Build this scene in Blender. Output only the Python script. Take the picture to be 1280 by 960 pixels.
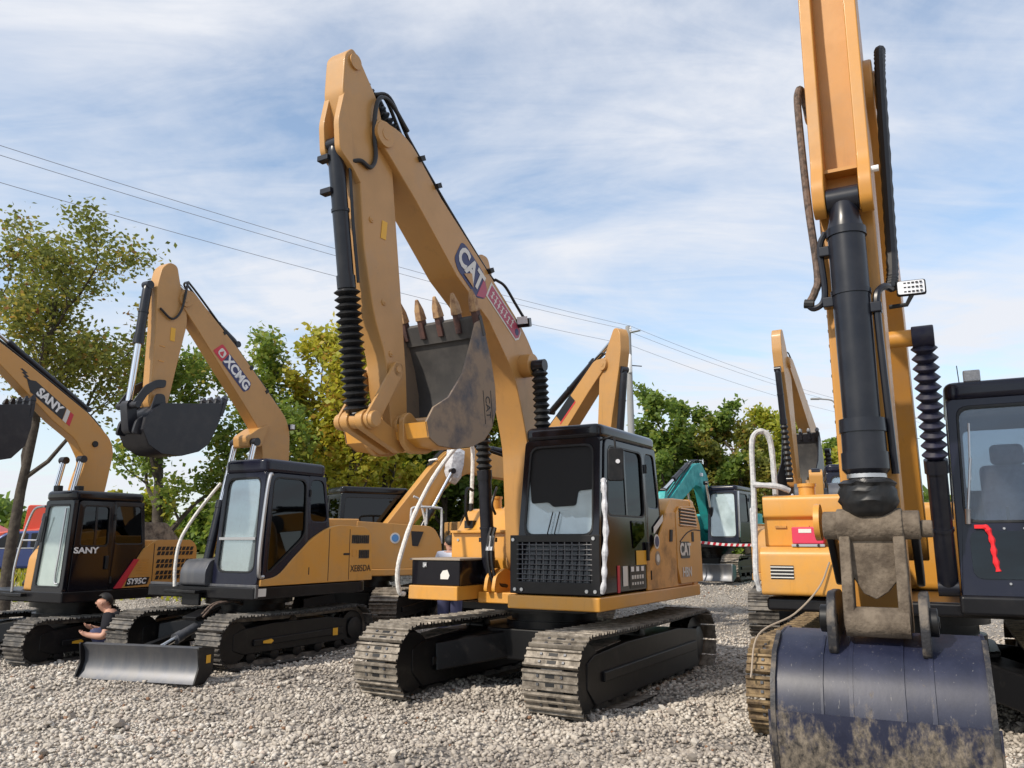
import bpy, bmesh, math, random
import numpy as np
from mathutils import Matrix, Vector, Euler

for o in list(bpy.data.objects): bpy.data.objects.remove(o)
scene = bpy.context.scene
COL = scene.collection
R = math.radians
PI = math.pi

# ------------------------------------------------------------------ camera
F_PX, HORIZON, CAM_H = 1000.0, 677.0, 1.58          # focal length and horizon row in 1280x960 pixels
cam = bpy.data.cameras.new('camera')
cam.sensor_fit = 'HORIZONTAL'; cam.sensor_width = 36.0
cam.lens = 36.0 * F_PX / 1280.0
cam.clip_start = 0.05; cam.clip_end = 3000
camo = bpy.data.objects.new('camera', cam); COL.objects.link(camo)
camo.location = (0, 0, CAM_H)
camo.rotation_euler = (R(90) + math.atan((HORIZON - 480) / F_PX), 0, 0)
scene.camera = camo

# ------------------------------------------------------------------ world: sky with wispy clouds
SUN_EL, SUN_AZ = 40.0, 232.0                         # azimuth clockwise from +Y: behind the camera, to the left
world = bpy.data.worlds.new('World'); scene.world = world
world.use_nodes = True
nt = world.node_tree; nt.nodes.clear()
def N(tree, typ, **kw):
    n = tree.nodes.new(typ)
    for k, v in kw.items(): setattr(n, k, v)
    return n
sky = N(nt, 'ShaderNodeTexSky', sky_type='NISHITA', sun_disc=False)
sky.sun_elevation = R(SUN_EL); sky.sun_rotation = R(SUN_AZ)
sky.air_density = 1.0; sky.dust_density = 1.0; sky.ozone_density = 1.5
tc = N(nt, 'ShaderNodeTexCoord')
sep = N(nt, 'ShaderNodeSeparateXYZ'); nt.links.new(tc.outputs['Generated'], sep.inputs[0])
# project the view direction onto a flat cloud deck
zc = N(nt, 'ShaderNodeMath', operation='MAXIMUM'); nt.links.new(sep.outputs[2], zc.inputs[0]); zc.inputs[1].default_value = 0.0
za = N(nt, 'ShaderNodeMath', operation='ADD'); nt.links.new(zc.outputs[0], za.inputs[0]); za.inputs[1].default_value = 0.16
dx = N(nt, 'ShaderNodeMath', operation='DIVIDE'); nt.links.new(sep.outputs[0], dx.inputs[0]); nt.links.new(za.outputs[0], dx.inputs[1])
dy = N(nt, 'ShaderNodeMath', operation='DIVIDE'); nt.links.new(sep.outputs[1], dy.inputs[0]); nt.links.new(za.outputs[0], dy.inputs[1])
cmb = N(nt, 'ShaderNodeCombineXYZ'); nt.links.new(dx.outputs[0], cmb.inputs[0]); nt.links.new(dy.outputs[0], cmb.inputs[1])
mp = N(nt, 'ShaderNodeMapping'); nt.links.new(cmb.outputs[0], mp.inputs[0])
mp.inputs['Rotation'].default_value = (0, 0, R(-58)); mp.inputs['Scale'].default_value = (1.0, 1.15, 1); mp.inputs['Location'].default_value = (3.1, 1.4, 0)
n1 = N(nt, 'ShaderNodeTexNoise'); n1.inputs['Scale'].default_value = 0.95; n1.inputs['Detail'].default_value = 8; n1.inputs['Roughness'].default_value = 0.60; n1.inputs['Distortion'].default_value = 0.5
nt.links.new(mp.outputs[0], n1.inputs['Vector'])
mp2 = N(nt, 'ShaderNodeMapping'); nt.links.new(cmb.outputs[0], mp2.inputs[0])
mp2.inputs['Rotation'].default_value = (0, 0, R(35)); mp2.inputs['Scale'].default_value = (1.0, 3.8, 1)
n2 = N(nt, 'ShaderNodeTexNoise'); n2.inputs['Scale'].default_value = 1.6; n2.inputs['Detail'].default_value = 6; n2.inputs['Roughness'].default_value = 0.6; n2.inputs['Distortion'].default_value = 1.3
nt.links.new(mp2.outputs[0], n2.inputs['Vector'])
mx = N(nt, 'ShaderNodeMath', operation='MULTIPLY_ADD'); nt.links.new(n2.outputs[0], mx.inputs[0]); mx.inputs[1].default_value = 0.30; nt.links.new(n1.outputs[0], mx.inputs[2])
cr = N(nt, 'ShaderNodeValToRGB'); nt.links.new(mx.outputs[0], cr.inputs[0])
cr.color_ramp.elements[0].position = 0.46; cr.color_ramp.elements[0].color = (0.14, 0.14, 0.14, 1)
cr.color_ramp.elements[1].position = 0.77; cr.color_ramp.elements[1].color = (0.98, 0.98, 0.98, 1)
# thin haze towards the horizon
hz = N(nt, 'ShaderNodeMapRange'); nt.links.new(sep.outputs[2], hz.inputs[0])
hz.inputs[1].default_value = 0.0; hz.inputs[2].default_value = 0.42; hz.inputs[3].default_value = 0.75; hz.inputs[4].default_value = 0.0
mxx = N(nt, 'ShaderNodeMath', operation='MAXIMUM'); nt.links.new(cr.outputs[0], mxx.inputs[0]); nt.links.new(hz.outputs[0], mxx.inputs[1])
skb = N(nt, 'ShaderNodeMixRGB', blend_type='MULTIPLY'); skb.inputs[0].default_value = 1.0
nt.links.new(sky.outputs[0], skb.inputs[1]); skb.inputs[2].default_value = (1.12, 1.2, 1.18, 1)
mixc = N(nt, 'ShaderNodeMixRGB'); nt.links.new(mxx.outputs[0], mixc.inputs[0]); nt.links.new(skb.outputs[0], mixc.inputs[1])
mixc.inputs[2].default_value = (4.75, 4.9, 5.25, 1)
bg = N(nt, 'ShaderNodeBackground'); nt.links.new(mixc.outputs[0], bg.inputs[0]); bg.inputs[1].default_value = 0.145
wo = N(nt, 'ShaderNodeOutputWorld'); nt.links.new(bg.outputs[0], wo.inputs[0])

# ------------------------------------------------------------------ sun
sl = bpy.data.lights.new('sun', 'SUN'); sl.energy = 3.3; sl.angle = R(2.0); sl.color = (1.0, 0.91, 0.78)
so = bpy.data.objects.new('sun', sl); COL.objects.link(so); so.location = (-20, -15, 30)
sdir = Vector((math.sin(R(SUN_AZ)) * math.cos(R(SUN_EL)), math.cos(R(SUN_AZ)) * math.cos(R(SUN_EL)), math.sin(R(SUN_EL))))
so.rotation_euler = sdir.to_track_quat('Z', 'Y').to_euler()

scene.view_settings.view_transform = 'Standard'; scene.view_settings.look = 'None'
scene.view_settings.exposure = 0.30; scene.view_settings.gamma = 1.0
scene.view_settings.use_curve_mapping = False

# ------------------------------------------------------------------ materials
MATS = {}
def mat(name, col, rough=0.5, metal=0.0, noise=None, scale=6.0, bump=0.0, bscale=60.0, coat=0.0, spec=None, streak=False, amount=1.0, lo=0.42, hi=0.62, scuff=0.0, vary=False):
    """principled paint or metal; noise = second colour broken in by wear and dust"""
    m = bpy.data.materials.new(name); m.use_nodes = True
    t = m.node_tree; b = t.nodes['Principled BSDF']
    b.inputs['Base Color'].default_value = (*col, 1); b.inputs['Roughness'].default_value = rough; b.inputs['Metallic'].default_value = metal
    b.inputs['Coat Weight'].default_value = coat; b.inputs['Coat Roughness'].default_value = 0.12
    if spec is not None: b.inputs['Specular IOR Level'].default_value = spec
    c = N(t, 'ShaderNodeTexCoord')
    if noise is not None:
        mpp = N(t, 'ShaderNodeMapping'); t.links.new(c.outputs['Object'], mpp.inputs[0])
        if streak: mpp.inputs['Scale'].default_value = (1, 1, 0.18)
        if vary:                                      # copies of one mesh wear differently
            oi = N(t, 'ShaderNodeObjectInfo'); ml = N(t, 'ShaderNodeMath', operation='MULTIPLY'); t.links.new(oi.outputs['Random'], ml.inputs[0]); ml.inputs[1].default_value = 40.0; t.links.new(ml.outputs[0], mpp.inputs['Location'])
        n = N(t, 'ShaderNodeTexNoise'); n.inputs['Scale'].default_value = scale; n.inputs['Detail'].default_value = 8; n.inputs['Roughness'].default_value = 0.65
        t.links.new(mpp.outputs[0], n.inputs['Vector'])
        r = N(t, 'ShaderNodeValToRGB'); t.links.new(n.outputs[0], r.inputs[0])
        r.color_ramp.elements[0].position = lo; r.color_ramp.elements[0].color = (0, 0, 0, 1)
        r.color_ramp.elements[1].position = hi; r.color_ramp.elements[1].color = (amount, amount, amount, 1)
        x = N(t, 'ShaderNodeMixRGB'); t.links.new(r.outputs[0], x.inputs[0]); x.inputs[1].default_value = (*col, 1); x.inputs[2].default_value = (*noise, 1)
        if scuff:                                     # run-off streaks, scratches and greasy smears
            for sc, zs, p0, p1, cl, am in ((7.0, 0.12, 0.58, 0.80, (0.10, 0.065, 0.035), 0.45), (30.0, 0.7, 0.66, 0.74, (0.09, 0.06, 0.04), 0.6), (1.1, 1.0, 0.52, 0.75, (0.30, 0.22, 0.14), 0.55)):
                mq = N(t, 'ShaderNodeMapping'); t.links.new(c.outputs['Object'], mq.inputs[0]); mq.inputs['Scale'].default_value = (1, 1, zs); mq.inputs['Rotation'].default_value = (0, 0.15, 0)
                nq = N(t, 'ShaderNodeTexNoise'); nq.inputs['Scale'].default_value = sc; nq.inputs['Detail'].default_value = 9; nq.inputs['Roughness'].default_value = 0.7; t.links.new(mq.outputs[0], nq.inputs['Vector'])
                rq = N(t, 'ShaderNodeMapRange'); t.links.new(nq.outputs[0], rq.inputs[0]); rq.inputs[1].default_value = p0; rq.inputs[2].default_value = p1; rq.inputs[4].default_value = am * scuff
                xq = N(t, 'ShaderNodeMixRGB'); t.links.new(rq.outputs[0], xq.inputs[0]); t.links.new(x.outputs[0], xq.inputs[1]); xq.inputs[2].default_value = (*cl, 1); x = xq
        t.links.new(x.outputs[0], b.inputs['Base Color'])
        rr = N(t, 'ShaderNodeMapRange'); t.links.new(r.outputs[0], rr.inputs[0]); rr.inputs[3].default_value = rough; rr.inputs[4].default_value = min(1, rough + 0.3 * amount)
        t.links.new(rr.outputs[0], b.inputs['Roughness'])
    if bump:
        n2 = N(t, 'ShaderNodeTexNoise'); n2.inputs['Scale'].default_value = bscale; n2.inputs['Detail'].default_value = 5
        t.links.new(c.outputs['Object'], n2.inputs['Vector'])
        bp = N(t, 'ShaderNodeBump'); bp.inputs['Strength'].default_value = bump; bp.inputs['Distance'].default_value = 0.01
        t.links.new(n2.outputs[0], bp.inputs['Height']); t.links.new(bp.outputs[0], b.inputs['Normal'])
    MATS[name] = m
    return m

def glass(name, tint, refl, rough=0.02, dust=0.0, dcol=(0.62, 0.70, 0.72)):
    m = bpy.data.materials.new(name); m.use_nodes = True
    t = m.node_tree; t.nodes.clear()
    o = N(t, 'ShaderNodeOutputMaterial'); tr = N(t, 'ShaderNodeBsdfTransparent'); tr.inputs[0].default_value = (*tint, 1)
    g = N(t, 'ShaderNodeBsdfGlossy'); g.inputs['Roughness'].default_value = rough; g.inputs[0].default_value = (0.9, 0.95, 1.0, 1)
    lw = N(t, 'ShaderNodeLayerWeight'); lw.inputs[0].default_value = 0.12
    mr = N(t, 'ShaderNodeMapRange'); t.links.new(lw.outputs['Fresnel'], mr.inputs[0]); mr.inputs[3].default_value = refl; mr.inputs[4].default_value = 0.8
    mxs = N(t, 'ShaderNodeMixShader'); t.links.new(mr.outputs[0], mxs.inputs[0]); t.links.new(tr.outputs[0], mxs.inputs[1]); t.links.new(g.outputs[0], mxs.inputs[2])
    if dust:                                          # milky layer of film and dust; pale sky reflection put into its colour
        df = N(t, 'ShaderNodeBsdfDiffuse'); df.inputs[0].default_value = (*dcol, 1); tc_ = N(t, 'ShaderNodeTexCoord'); nz = N(t, 'ShaderNodeTexNoise'); nz.inputs['Scale'].default_value = 3.0; nz.inputs['Detail'].default_value = 5
        t.links.new(tc_.outputs['Object'], nz.inputs['Vector']); rg = N(t, 'ShaderNodeMapRange'); t.links.new(nz.outputs[0], rg.inputs[0]); rg.inputs[1].default_value = 0.3; rg.inputs[2].default_value = 0.7; rg.inputs[3].default_value = dust * 0.75; rg.inputs[4].default_value = dust * 1.2
        m2 = N(t, 'ShaderNodeMixShader'); t.links.new(rg.outputs[0], m2.inputs[0]); t.links.new(mxs.outputs[0], m2.inputs[1]); t.links.new(df.outputs[0], m2.inputs[2]); mxs = m2
    t.links.new(mxs.outputs[0], o.inputs[0]); MATS[name] = m
    return m

mat('yellow', (0.64, 0.30, 0.045), 0.36, noise=(0.57, 0.31, 0.095), scale=2.2, amount=0.55, coat=0.25, bump=0.04, bscale=25, scuff=0.8)
mat('boom_yellow', (0.49, 0.255, 0.075), 0.42, noise=(0.41, 0.225, 0.080), scale=1.8, amount=0.6, coat=0.2, bump=0.04, bscale=20, scuff=0.8)
mat('sany_yellow', (0.54, 0.265, 0.06), 0.42, noise=(0.50, 0.28, 0.10), scale=2.5, amount=0.5, coat=0.2, scuff=0.8)
mat('orange_yellow', (0.52, 0.235, 0.035), 0.42, noise=(0.42, 0.20, 0.05), scale=1.8, amount=0.6, coat=0.15, bump=0.04, bscale=20, scuff=0.8)
mat('mottled_yellow', (0.62, 0.29, 0.05), 0.42, noise=(0.16, 0.085, 0.035), scale=2.6, amount=0.75, lo=0.47, hi=0.68, coat=0.15)  # yellow broken up by dark brown mottling
mat('teal', (0.02, 0.36, 0.36), 0.45, noise=(0.03, 0.26, 0.27), scale=4)
mat('black_paint', (0.007, 0.007, 0.009), 0.3, noise=(0.04, 0.036, 0.032), scale=5, amount=0.25, lo=0.5, hi=0.75, spec=0.35)
mat('cab_black', (0.006, 0.006, 0.010), 0.14, noise=(0.03, 0.028, 0.03), scale=4, amount=0.2, lo=0.5, hi=0.75, spec=0.4)
mat('navy_black', (0.008, 0.009, 0.022), 0.22, noise=(0.035, 0.035, 0.045), scale=5, amount=0.2, lo=0.5, hi=0.75, spec=0.4)
mat('frame_black', (0.006, 0.006, 0.007), 0.42, noise=(0.10, 0.088, 0.075), scale=5, amount=0.28, lo=0.54, hi=0.76, spec=0.35)
mat('dusty_top', (0.25, 0.22, 0.18), 0.9, noise=(0.09, 0.08, 0.07), scale=9)
mat('shoe', (0.33, 0.29, 0.24), 0.55, noise=(0.09, 0.075, 0.06), scale=11, metal=0.35, lo=0.36, hi=0.62, bump=0.2, bscale=70, amount=0.8, vary=True)
mat('shoe_dark', (0.075, 0.07, 0.066), 0.5, noise=(0.24, 0.215, 0.185), scale=9, metal=0.4, bump=0.2, bscale=70, amount=0.7, vary=True)
mat('shoe_brown', (0.27, 0.19, 0.10), 0.65, noise=(0.10, 0.07, 0.045), scale=11, metal=0.25, bump=0.25, bscale=60, vary=True)
mat('dark', (0.008, 0.008, 0.009), 0.6)
mat('steel', (0.10, 0.105, 0.12), 0.4, metal=0.5, noise=(0.17, 0.165, 0.16), scale=6, amount=0.5, streak=True)
mat('rubber', (0.008, 0.009, 0.011), 0.45, noise=(0.04, 0.036, 0.033), scale=20, amount=0.3, spec=0.4)
mat('rubber_blue', (0.011, 0.012, 0.034), 0.45, noise=(0.05, 0.045, 0.045), scale=12, amount=0.4, spec=0.4)
mat('hose', (0.012, 0.012, 0.014), 0.45)
mat('hose_dusty', (0.15, 0.10, 0.075), 0.75, noise=(0.05, 0.04, 0.035), scale=30)
mat('cyl_black', (0.007, 0.008, 0.014), 0.28, noise=(0.035, 0.035, 0.04), scale=6, amount=0.25, spec=0.45)
mat('chrome', (0.72, 0.73, 0.75), 0.12, metal=1.0)
mat('zinc', (0.55, 0.55, 0.56), 0.35, metal=0.9)
mat('foam', (0.74, 0.72, 0.69), 0.6, noise=(0.55, 0.53, 0.50), scale=30, bump=0.7, bscale=38)
mat('film', (0.62, 0.63, 0.66), 0.25, noise=(0.42, 0.42, 0.45), scale=16, bump=1.0, bscale=22)
mat('grey_rail', (0.42, 0.43, 0.45), 0.5, noise=(0.60, 0.60, 0.60), scale=26, bump=0.4, bscale=40)
mat('bucket_black', (0.011, 0.012, 0.018), 0.4, noise=(0.06, 0.056, 0.056), scale=5, amount=0.35, lo=0.48, hi=0.7)
mat('bucket_in', (0.048, 0.046, 0.046), 0.6, noise=(0.09, 0.083, 0.078), scale=3, amount=0.8)
mat('bucket_side', (0.035, 0.037, 0.055), 0.5, noise=(0.27, 0.20, 0.14), scale=1.9, lo=0.36, hi=0.52, amount=0.95)
mat('tooth', (0.42, 0.26, 0.13), 0.6, noise=(0.22, 0.12, 0.07), scale=14)
mat('adapter', (0.10, 0.045, 0.035), 0.6, noise=(0.05, 0.03, 0.03), scale=12)
mat('mud', (0.17, 0.135, 0.10), 0.9, noise=(0.085, 0.065, 0.048), scale=9, bump=0.9, bscale=40)
mat('white_paint', (0.80, 0.80, 0.80), 0.5)
mat('decal_blue', (0.03, 0.035, 0.12), 0.45)
mat('decal_red', (0.55, 0.03, 0.05), 0.45)
mat('decal_pink', (0.42, 0.07, 0.12), 0.45)
mat('decal_black', (0.012, 0.012, 0.016), 0.4)
mat('decal_yellow', (0.75, 0.40, 0.03), 0.5)
mat('decal_light', (0.68, 0.66, 0.62), 0.5)
mat('decal_cyan', (0.10, 0.28, 0.60), 0.5)
mat('red_cloth', (0.75, 0.02, 0.03), 0.8)
mat('pink_box', (0.62, 0.035, 0.09), 0.5)
mat('seat', (0.055, 0.055, 0.085), 0.8, noise=(0.09, 0.085, 0.12), scale=12)
mat('seat_cover', (0.30, 0.29, 0.38), 0.85, noise=(0.20, 0.19, 0.27), scale=14)
mat('dirty_steel', (0.02, 0.02, 0.024), 0.5, noise=(0.17, 0.14, 0.11), scale=9, amount=0.8, lo=0.48, hi=0.66, bump=0.3, bscale=60)
mat('sheet_black', (0.006, 0.006, 0.007), 0.8)
mat('screen_wire', (0.03, 0.03, 0.033), 0.4, metal=0.4)
mat('lamp', (0.75, 0.76, 0.80), 0.15)
mat('wood_edge', (0.32, 0.26, 0.20), 0.6)
mat('concrete_pole', (0.30, 0.30, 0.30), 0.9)
mat('wire', (0.22, 0.23, 0.27), 0.7)
mat('bark', (0.045, 0.036, 0.029), 0.95, noise=(0.09, 0.075, 0.058), scale=8, bump=0.8, bscale=18)
mat('skin', (0.50, 0.27, 0.19), 0.55)
mat('hair', (0.010, 0.009, 0.009), 0.6)
mat('shirt_black', (0.005, 0.005, 0.010), 0.9)
mat('shirt_white', (0.62, 0.64, 0.72), 0.85)
mat('jeans', (0.05, 0.055, 0.12), 0.85)
mat('car_blue', (0.025, 0.05, 0.20), 0.25, coat=0.8)
mat('car_red', (0.55, 0.06, 0.03), 0.4)
mat('teal_plastic', (0.05, 0.50, 0.46), 0.5)
glass('glass_front', (0.50, 0.56, 0.56), 0.22, dust=0.62, dcol=(0.62, 0.74, 0.78))
glass('glass_side', (0.09, 0.07, 0.055), 0.04)
glass('glass_view', (0.66, 0.70, 0.74), 0.06, dust=0.05, dcol=(0.45, 0.5, 0.6))
glass('glass_clear', (0.58, 0.66, 0.66), 0.28, dust=0.13)
glass('glass_pale', (0.6, 0.68, 0.66), 0.30, dust=0.40, dcol=(0.62, 0.72, 0.68))

def bucket_wear(name):
    """dark blue paint; scraped in vertical streaks on the wear plate, bare muddy steel near the lip"""
    m = bpy.data.materials.new(name); m.use_nodes = True; t = m.node_tree; b = t.nodes['Principled BSDF']
    c = N(t, 'ShaderNodeTexCoord'); s = N(t, 'ShaderNodeSeparateXYZ'); t.links.new(c.outputs['Object'], s.inputs[0])
    def noise(scale, zs, rough=0.7, det=9):
        mpp = N(t, 'ShaderNodeMapping'); t.links.new(c.outputs['Object'], mpp.inputs[0]); mpp.inputs['Scale'].default_value = (1, 1, zs)
        n = N(t, 'ShaderNodeTexNoise'); n.inputs['Scale'].default_value = scale; n.inputs['Detail'].default_value = det; n.inputs['Roughness'].default_value = rough; t.links.new(mpp.outputs[0], n.inputs['Vector']); return n
    def ramp(src, p0, c0, p1, c1):
        r = N(t, 'ShaderNodeValToRGB'); t.links.new(src, r.inputs[0]); e = r.color_ramp.elements; e[0].position = p0; e[0].color = (*c0, 1); e[1].position = p1; e[1].color = (*c1, 1); return r
    big, streak, fine = noise(5, 0.8), noise(24, 0.42), noise(30, 0.7)
    ad = N(t, 'ShaderNodeMath', operation='MULTIPLY_ADD'); t.links.new(streak.outputs[0], ad.inputs[0]); ad.inputs[1].default_value = 0.75; t.links.new(big.outputs[0], ad.inputs[2])
    h = N(t, 'ShaderNodeMapRange'); t.links.new(s.outputs[2], h.inputs[0]); h.inputs[1].default_value = 0.50; h.inputs[2].default_value = 0.92; h.inputs[3].default_value = 0.17; h.inputs[4].default_value = -0.20
    a = N(t, 'ShaderNodeMath', operation='ADD'); t.links.new(ad.outputs[0], a.inputs[0]); t.links.new(h.outputs[0], a.inputs[1])
    msk = ramp(a.outputs[0], 0.84, (0, 0, 0), 1.04, (1, 1, 1))
    mud = ramp(fine.outputs[0], 0.36, (0.022, 0.02, 0.02), 0.64, (0.23, 0.19, 0.145)); paint = ramp(big.outputs[0], 0.36, (0.008, 0.011, 0.030), 0.76, (0.024, 0.028, 0.058))
    scr = noise(95, 0.045, 0.55, 4); sm = ramp(scr.outputs[0], 0.66, (0, 0, 0), 0.72, (0.55, 0.55, 0.55))                # thin vertical scrapes to bare metal
    xs_ = N(t, 'ShaderNodeMixRGB'); t.links.new(sm.outputs[0], xs_.inputs[0]); t.links.new(paint.outputs[0], xs_.inputs[1]); xs_.inputs[2].default_value = (0.20, 0.19, 0.18, 1)
    x = N(t, 'ShaderNodeMixRGB'); t.links.new(msk.outputs[0], x.inputs[0]); t.links.new(xs_.outputs[0], x.inputs[1]); t.links.new(mud.outputs[0], x.inputs[2]); t.links.new(x.outputs[0], b.inputs['Base Color'])
    ro = N(t, 'ShaderNodeMapRange'); t.links.new(msk.outputs[0], ro.inputs[0]); ro.inputs[3].default_value = 0.42; ro.inputs[4].default_value = 0.85; t.links.new(ro.outputs[0], b.inputs['Roughness'])
    bs = N(t, 'ShaderNodeMath', operation='MULTIPLY_ADD'); t.links.new(msk.outputs[0], bs.inputs[0]); bs.inputs[1].default_value = 0.5; bs.inputs[2].default_value = 0.06
    bp = N(t, 'ShaderNodeBump'); t.links.new(bs.outputs[0], bp.inputs['Strength']); bp.inputs['Distance'].default_value = 0.008; t.links.new(fine.outputs[0], bp.inputs['Height']); t.links.new(bp.outputs[0], b.inputs['Normal'])
    MATS[name] = m
bucket_wear('worn_bucket')

def attr_mat(name, stops, rough=0.8, translucent=0.0, attr='rnd', bump=0.0):
    m = bpy.data.materials.new(name); m.use_nodes = True; t = m.node_tree; b = t.nodes['Principled BSDF']
    at = N(t, 'ShaderNodeAttribute', attribute_name=attr)
    r = N(t, 'ShaderNodeValToRGB'); t.links.new(at.outputs['Fac'], r.inputs[0])
    e = r.color_ramp.elements
    while len(e) < len(stops): e.new(0.5)
    for i, (p, c) in enumerate(stops): e[i].position = p; e[i].color = (*c, 1)
    t.links.new(r.outputs[0], b.inputs['Base Color']); b.inputs['Roughness'].default_value = rough
    if translucent:
        tl = N(t, 'ShaderNodeBsdfTranslucent'); t.links.new(r.outputs[0], tl.inputs[0])
        ms = N(t, 'ShaderNodeMixShader'); ms.inputs[0].default_value = translucent
        t.links.new(b.outputs[0], ms.inputs[1]); t.links.new(tl.outputs[0], ms.inputs[2]); t.links.new(ms.outputs[0], t.nodes['Material Output'].inputs[0])
    if bump:
        c = N(t, 'ShaderNodeTexCoord'); n2 = N(t, 'ShaderNodeTexNoise'); n2.inputs['Scale'].default_value = 40; t.links.new(c.outputs['Object'], n2.inputs['Vector'])
        bp = N(t, 'ShaderNodeBump'); bp.inputs['Strength'].default_value = bump; bp.inputs['Distance'].default_value = 0.01; t.links.new(n2.outputs[0], bp.inputs['Height']); t.links.new(bp.outputs[0], b.inputs['Normal'])
    MATS[name] = m
attr_mat('leaf_autumn', [(0, (0.13, 0.15, 0.03)), (0.4, (0.22, 0.25, 0.05)), (0.72, (0.38, 0.34, 0.06)), (0.9, (0.42, 0.24, 0.06)), (1, (0.28, 0.12, 0.04))], 0.5, 0.55)
attr_mat('leaf_green', [(0, (0.09, 0.16, 0.03)), (0.5, (0.20, 0.29, 0.05)), (0.85, (0.34, 0.39, 0.06)), (1, (0.42, 0.36, 0.07))], 0.5, 0.55)
attr_mat('leaf_yellow', [(0, (0.21, 0.27, 0.03)), (0.4, (0.42, 0.44, 0.05)), (0.8, (0.58, 0.50, 0.055)), (1, (0.48, 0.27, 0.06))], 0.5, 0.55)
attr_mat('leaf_dark', [(0, (0.06, 0.12, 0.03)), (0.6, (0.13, 0.22, 0.04)), (1, (0.22, 0.30, 0.05))], 0.5, 0.55)
attr_mat('stone', [(0, (0.20, 0.175, 0.15)), (0.25, (0.33, 0.29, 0.25)), (0.6, (0.46, 0.41, 0.35)), (0.85, (0.56, 0.51, 0.445)), (0.97, (0.66, 0.62, 0.56)), (1, (0.24, 0.135, 0.08))], 0.9, bump=0.5)

# ------------------------------------------------------------------ mesh helpers
class G:
    """collects shapes; build() links them as ONE mesh object"""
    def __init__(s): s.v = []; s.f = []; s.mi = []; s.sm = []
    def add(s, vs, fs, mi=0, sm=False):
        k = len(s.v); s.v += [tuple(v) for v in vs]
        for f in fs: s.f.append([i + k for i in f]); s.mi.append(mi); s.sm.append(sm)
        return s
    def box(s, c, d, rot=None, mi=0):
        hx, hy, hz = d[0] / 2, d[1] / 2, d[2] / 2
        vs = [Vector((sx * hx, sy * hy, sz * hz)) for sx in (-1, 1) for sy in (-1, 1) for sz in (-1, 1)]
        if rot is not None:
            m = rot if isinstance(rot, Matrix) else Euler(rot).to_matrix()
            vs = [m @ v for v in vs]
        c = Vector(c)
        return s.add([v + c for v in vs], [(0, 1, 3, 2), (4, 6, 7, 5), (0, 4, 5, 1), (2, 3, 7, 6), (0, 2, 6, 4), (1, 5, 7, 3)], mi)
    def ext(s, poly, vec, mi=0, sm=False):            # 3D polygon swept along a vector
        n = len(poly); vec = Vector(vec)
        vs = [Vector(p) for p in poly] + [Vector(p) + vec for p in poly]
        s.add(vs, [list(range(n))[::-1], list(range(n, 2 * n))], mi)
        k = len(s.v) - 2 * n
        for i in range(n):
            j = (i + 1) % n; s.f.append([k + i, k + j, k + n + j, k + n + i]); s.mi.append(mi); s.sm.append(sm)
        return s
    def prism(s, poly, a, b, axis='y', mi=0, sm=False):
        p3 = {'y': lambda p: (p[0], a, p[1]), 'x': lambda p: (a, p[0], p[1]), 'z': lambda p: (p[0], p[1], a)}[axis]
        d = {'y': (0, b - a, 0), 'x': (b - a, 0, 0), 'z': (0, 0, b - a)}[axis]
        return s.ext([p3(p) for p in poly], d, mi, sm)
    def ring(s, outer, inner, vec, mi=0):             # a plate with one opening
        n = len(outer); vec = Vector(vec)
        vs = [Vector(p) for p in outer] + [Vector(p) for p in inner] + [Vector(p) + vec for p in outer] + [Vector(p) + vec for p in inner]
        fs = []
        for i in range(n):
            j = (i + 1) % n
            fs += [(i, j, n + j, n + i), (2 * n + i, 3 * n + i, 3 * n + j, 2 * n + j), (i, 2 * n + i, 2 * n + j, j), (n + i, n + j, 3 * n + j, 3 * n + i)]
        return s.add(vs, fs, mi)
    def tube(s, pts, r, n=8, mi=0, caps=True):
        pts = [Vector(p) for p in pts]; k = len(s.v); m = len(pts)
        rs = r if isinstance(r, (list, tuple)) else [r] * m
        up = None
        for i, p in enumerate(pts):
            t = (pts[min(i + 1, m - 1)] - pts[max(i - 1, 0)])
            t = t.normalized() if t.length > 1e-9 else Vector((0, 0, 1))
            if up is None: up = Vector((0, 0, 1)) if abs(t.z) < 0.9 else Vector((0, 1, 0))
            a = t.cross(up); a = a.normalized() if a.length > 1e-6 else t.orthogonal().normalized()
            b = a.cross(t).normalized(); up = b
            for q in range(n):
                an = 2 * PI * q / n; s.v.append(tuple(p + (a * math.cos(an) + b * math.sin(an)) * rs[i]))
        for i in range(m - 1):
            for q in range(n):
                w = (q + 1) % n; s.f.append([k + i * n + q, k + i * n + w, k + (i + 1) * n + w, k + (i + 1) * n + q]); s.mi.append(mi); s.sm.append(True)
        if caps:
            s.f.append([k + q for q in range(n)][::-1]); s.mi.append(mi); s.sm.append(False)
            s.f.append([k + (m - 1) * n + q for q in range(n)]); s.mi.append(mi); s.sm.append(False)
        return s
    def cyl(s, a, b, r, n=16, mi=0): return s.tube([a, b], r, n, mi)
    def lathe(s, a, b, prof, n=18, mi=0):             # prof: (fraction of a->b, radius)
        a = Vector(a); b = Vector(b)
        return s.tube_fixed([a.lerp(b, t) for t, _ in prof], [r for _, r in prof], (b - a).normalized(), n, mi)
    def tube_fixed(s, pts, rs, t, n, mi):
        a = t.orthogonal().normalized(); b = t.cross(a); k = len(s.v); m = len(pts)
        for p, r in zip(pts, rs):
            for q in range(n):
                an = 2 * PI * q / n; s.v.append(tuple(p + (a * math.cos(an) + b * math.sin(an)) * r))
        for i in range(m - 1):
            for q in range(n):
                w = (q + 1) % n; s.f.append([k + i * n + q, k + i * n + w, k + (i + 1) * n + w, k + (i + 1) * n + q]); s.mi.append(mi); s.sm.append(True)
        for e in (0, m - 1):
            s.f.append([k + e * n + q for q in range(n)]); s.mi.append(mi); s.sm.append(False)
        return s
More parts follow.
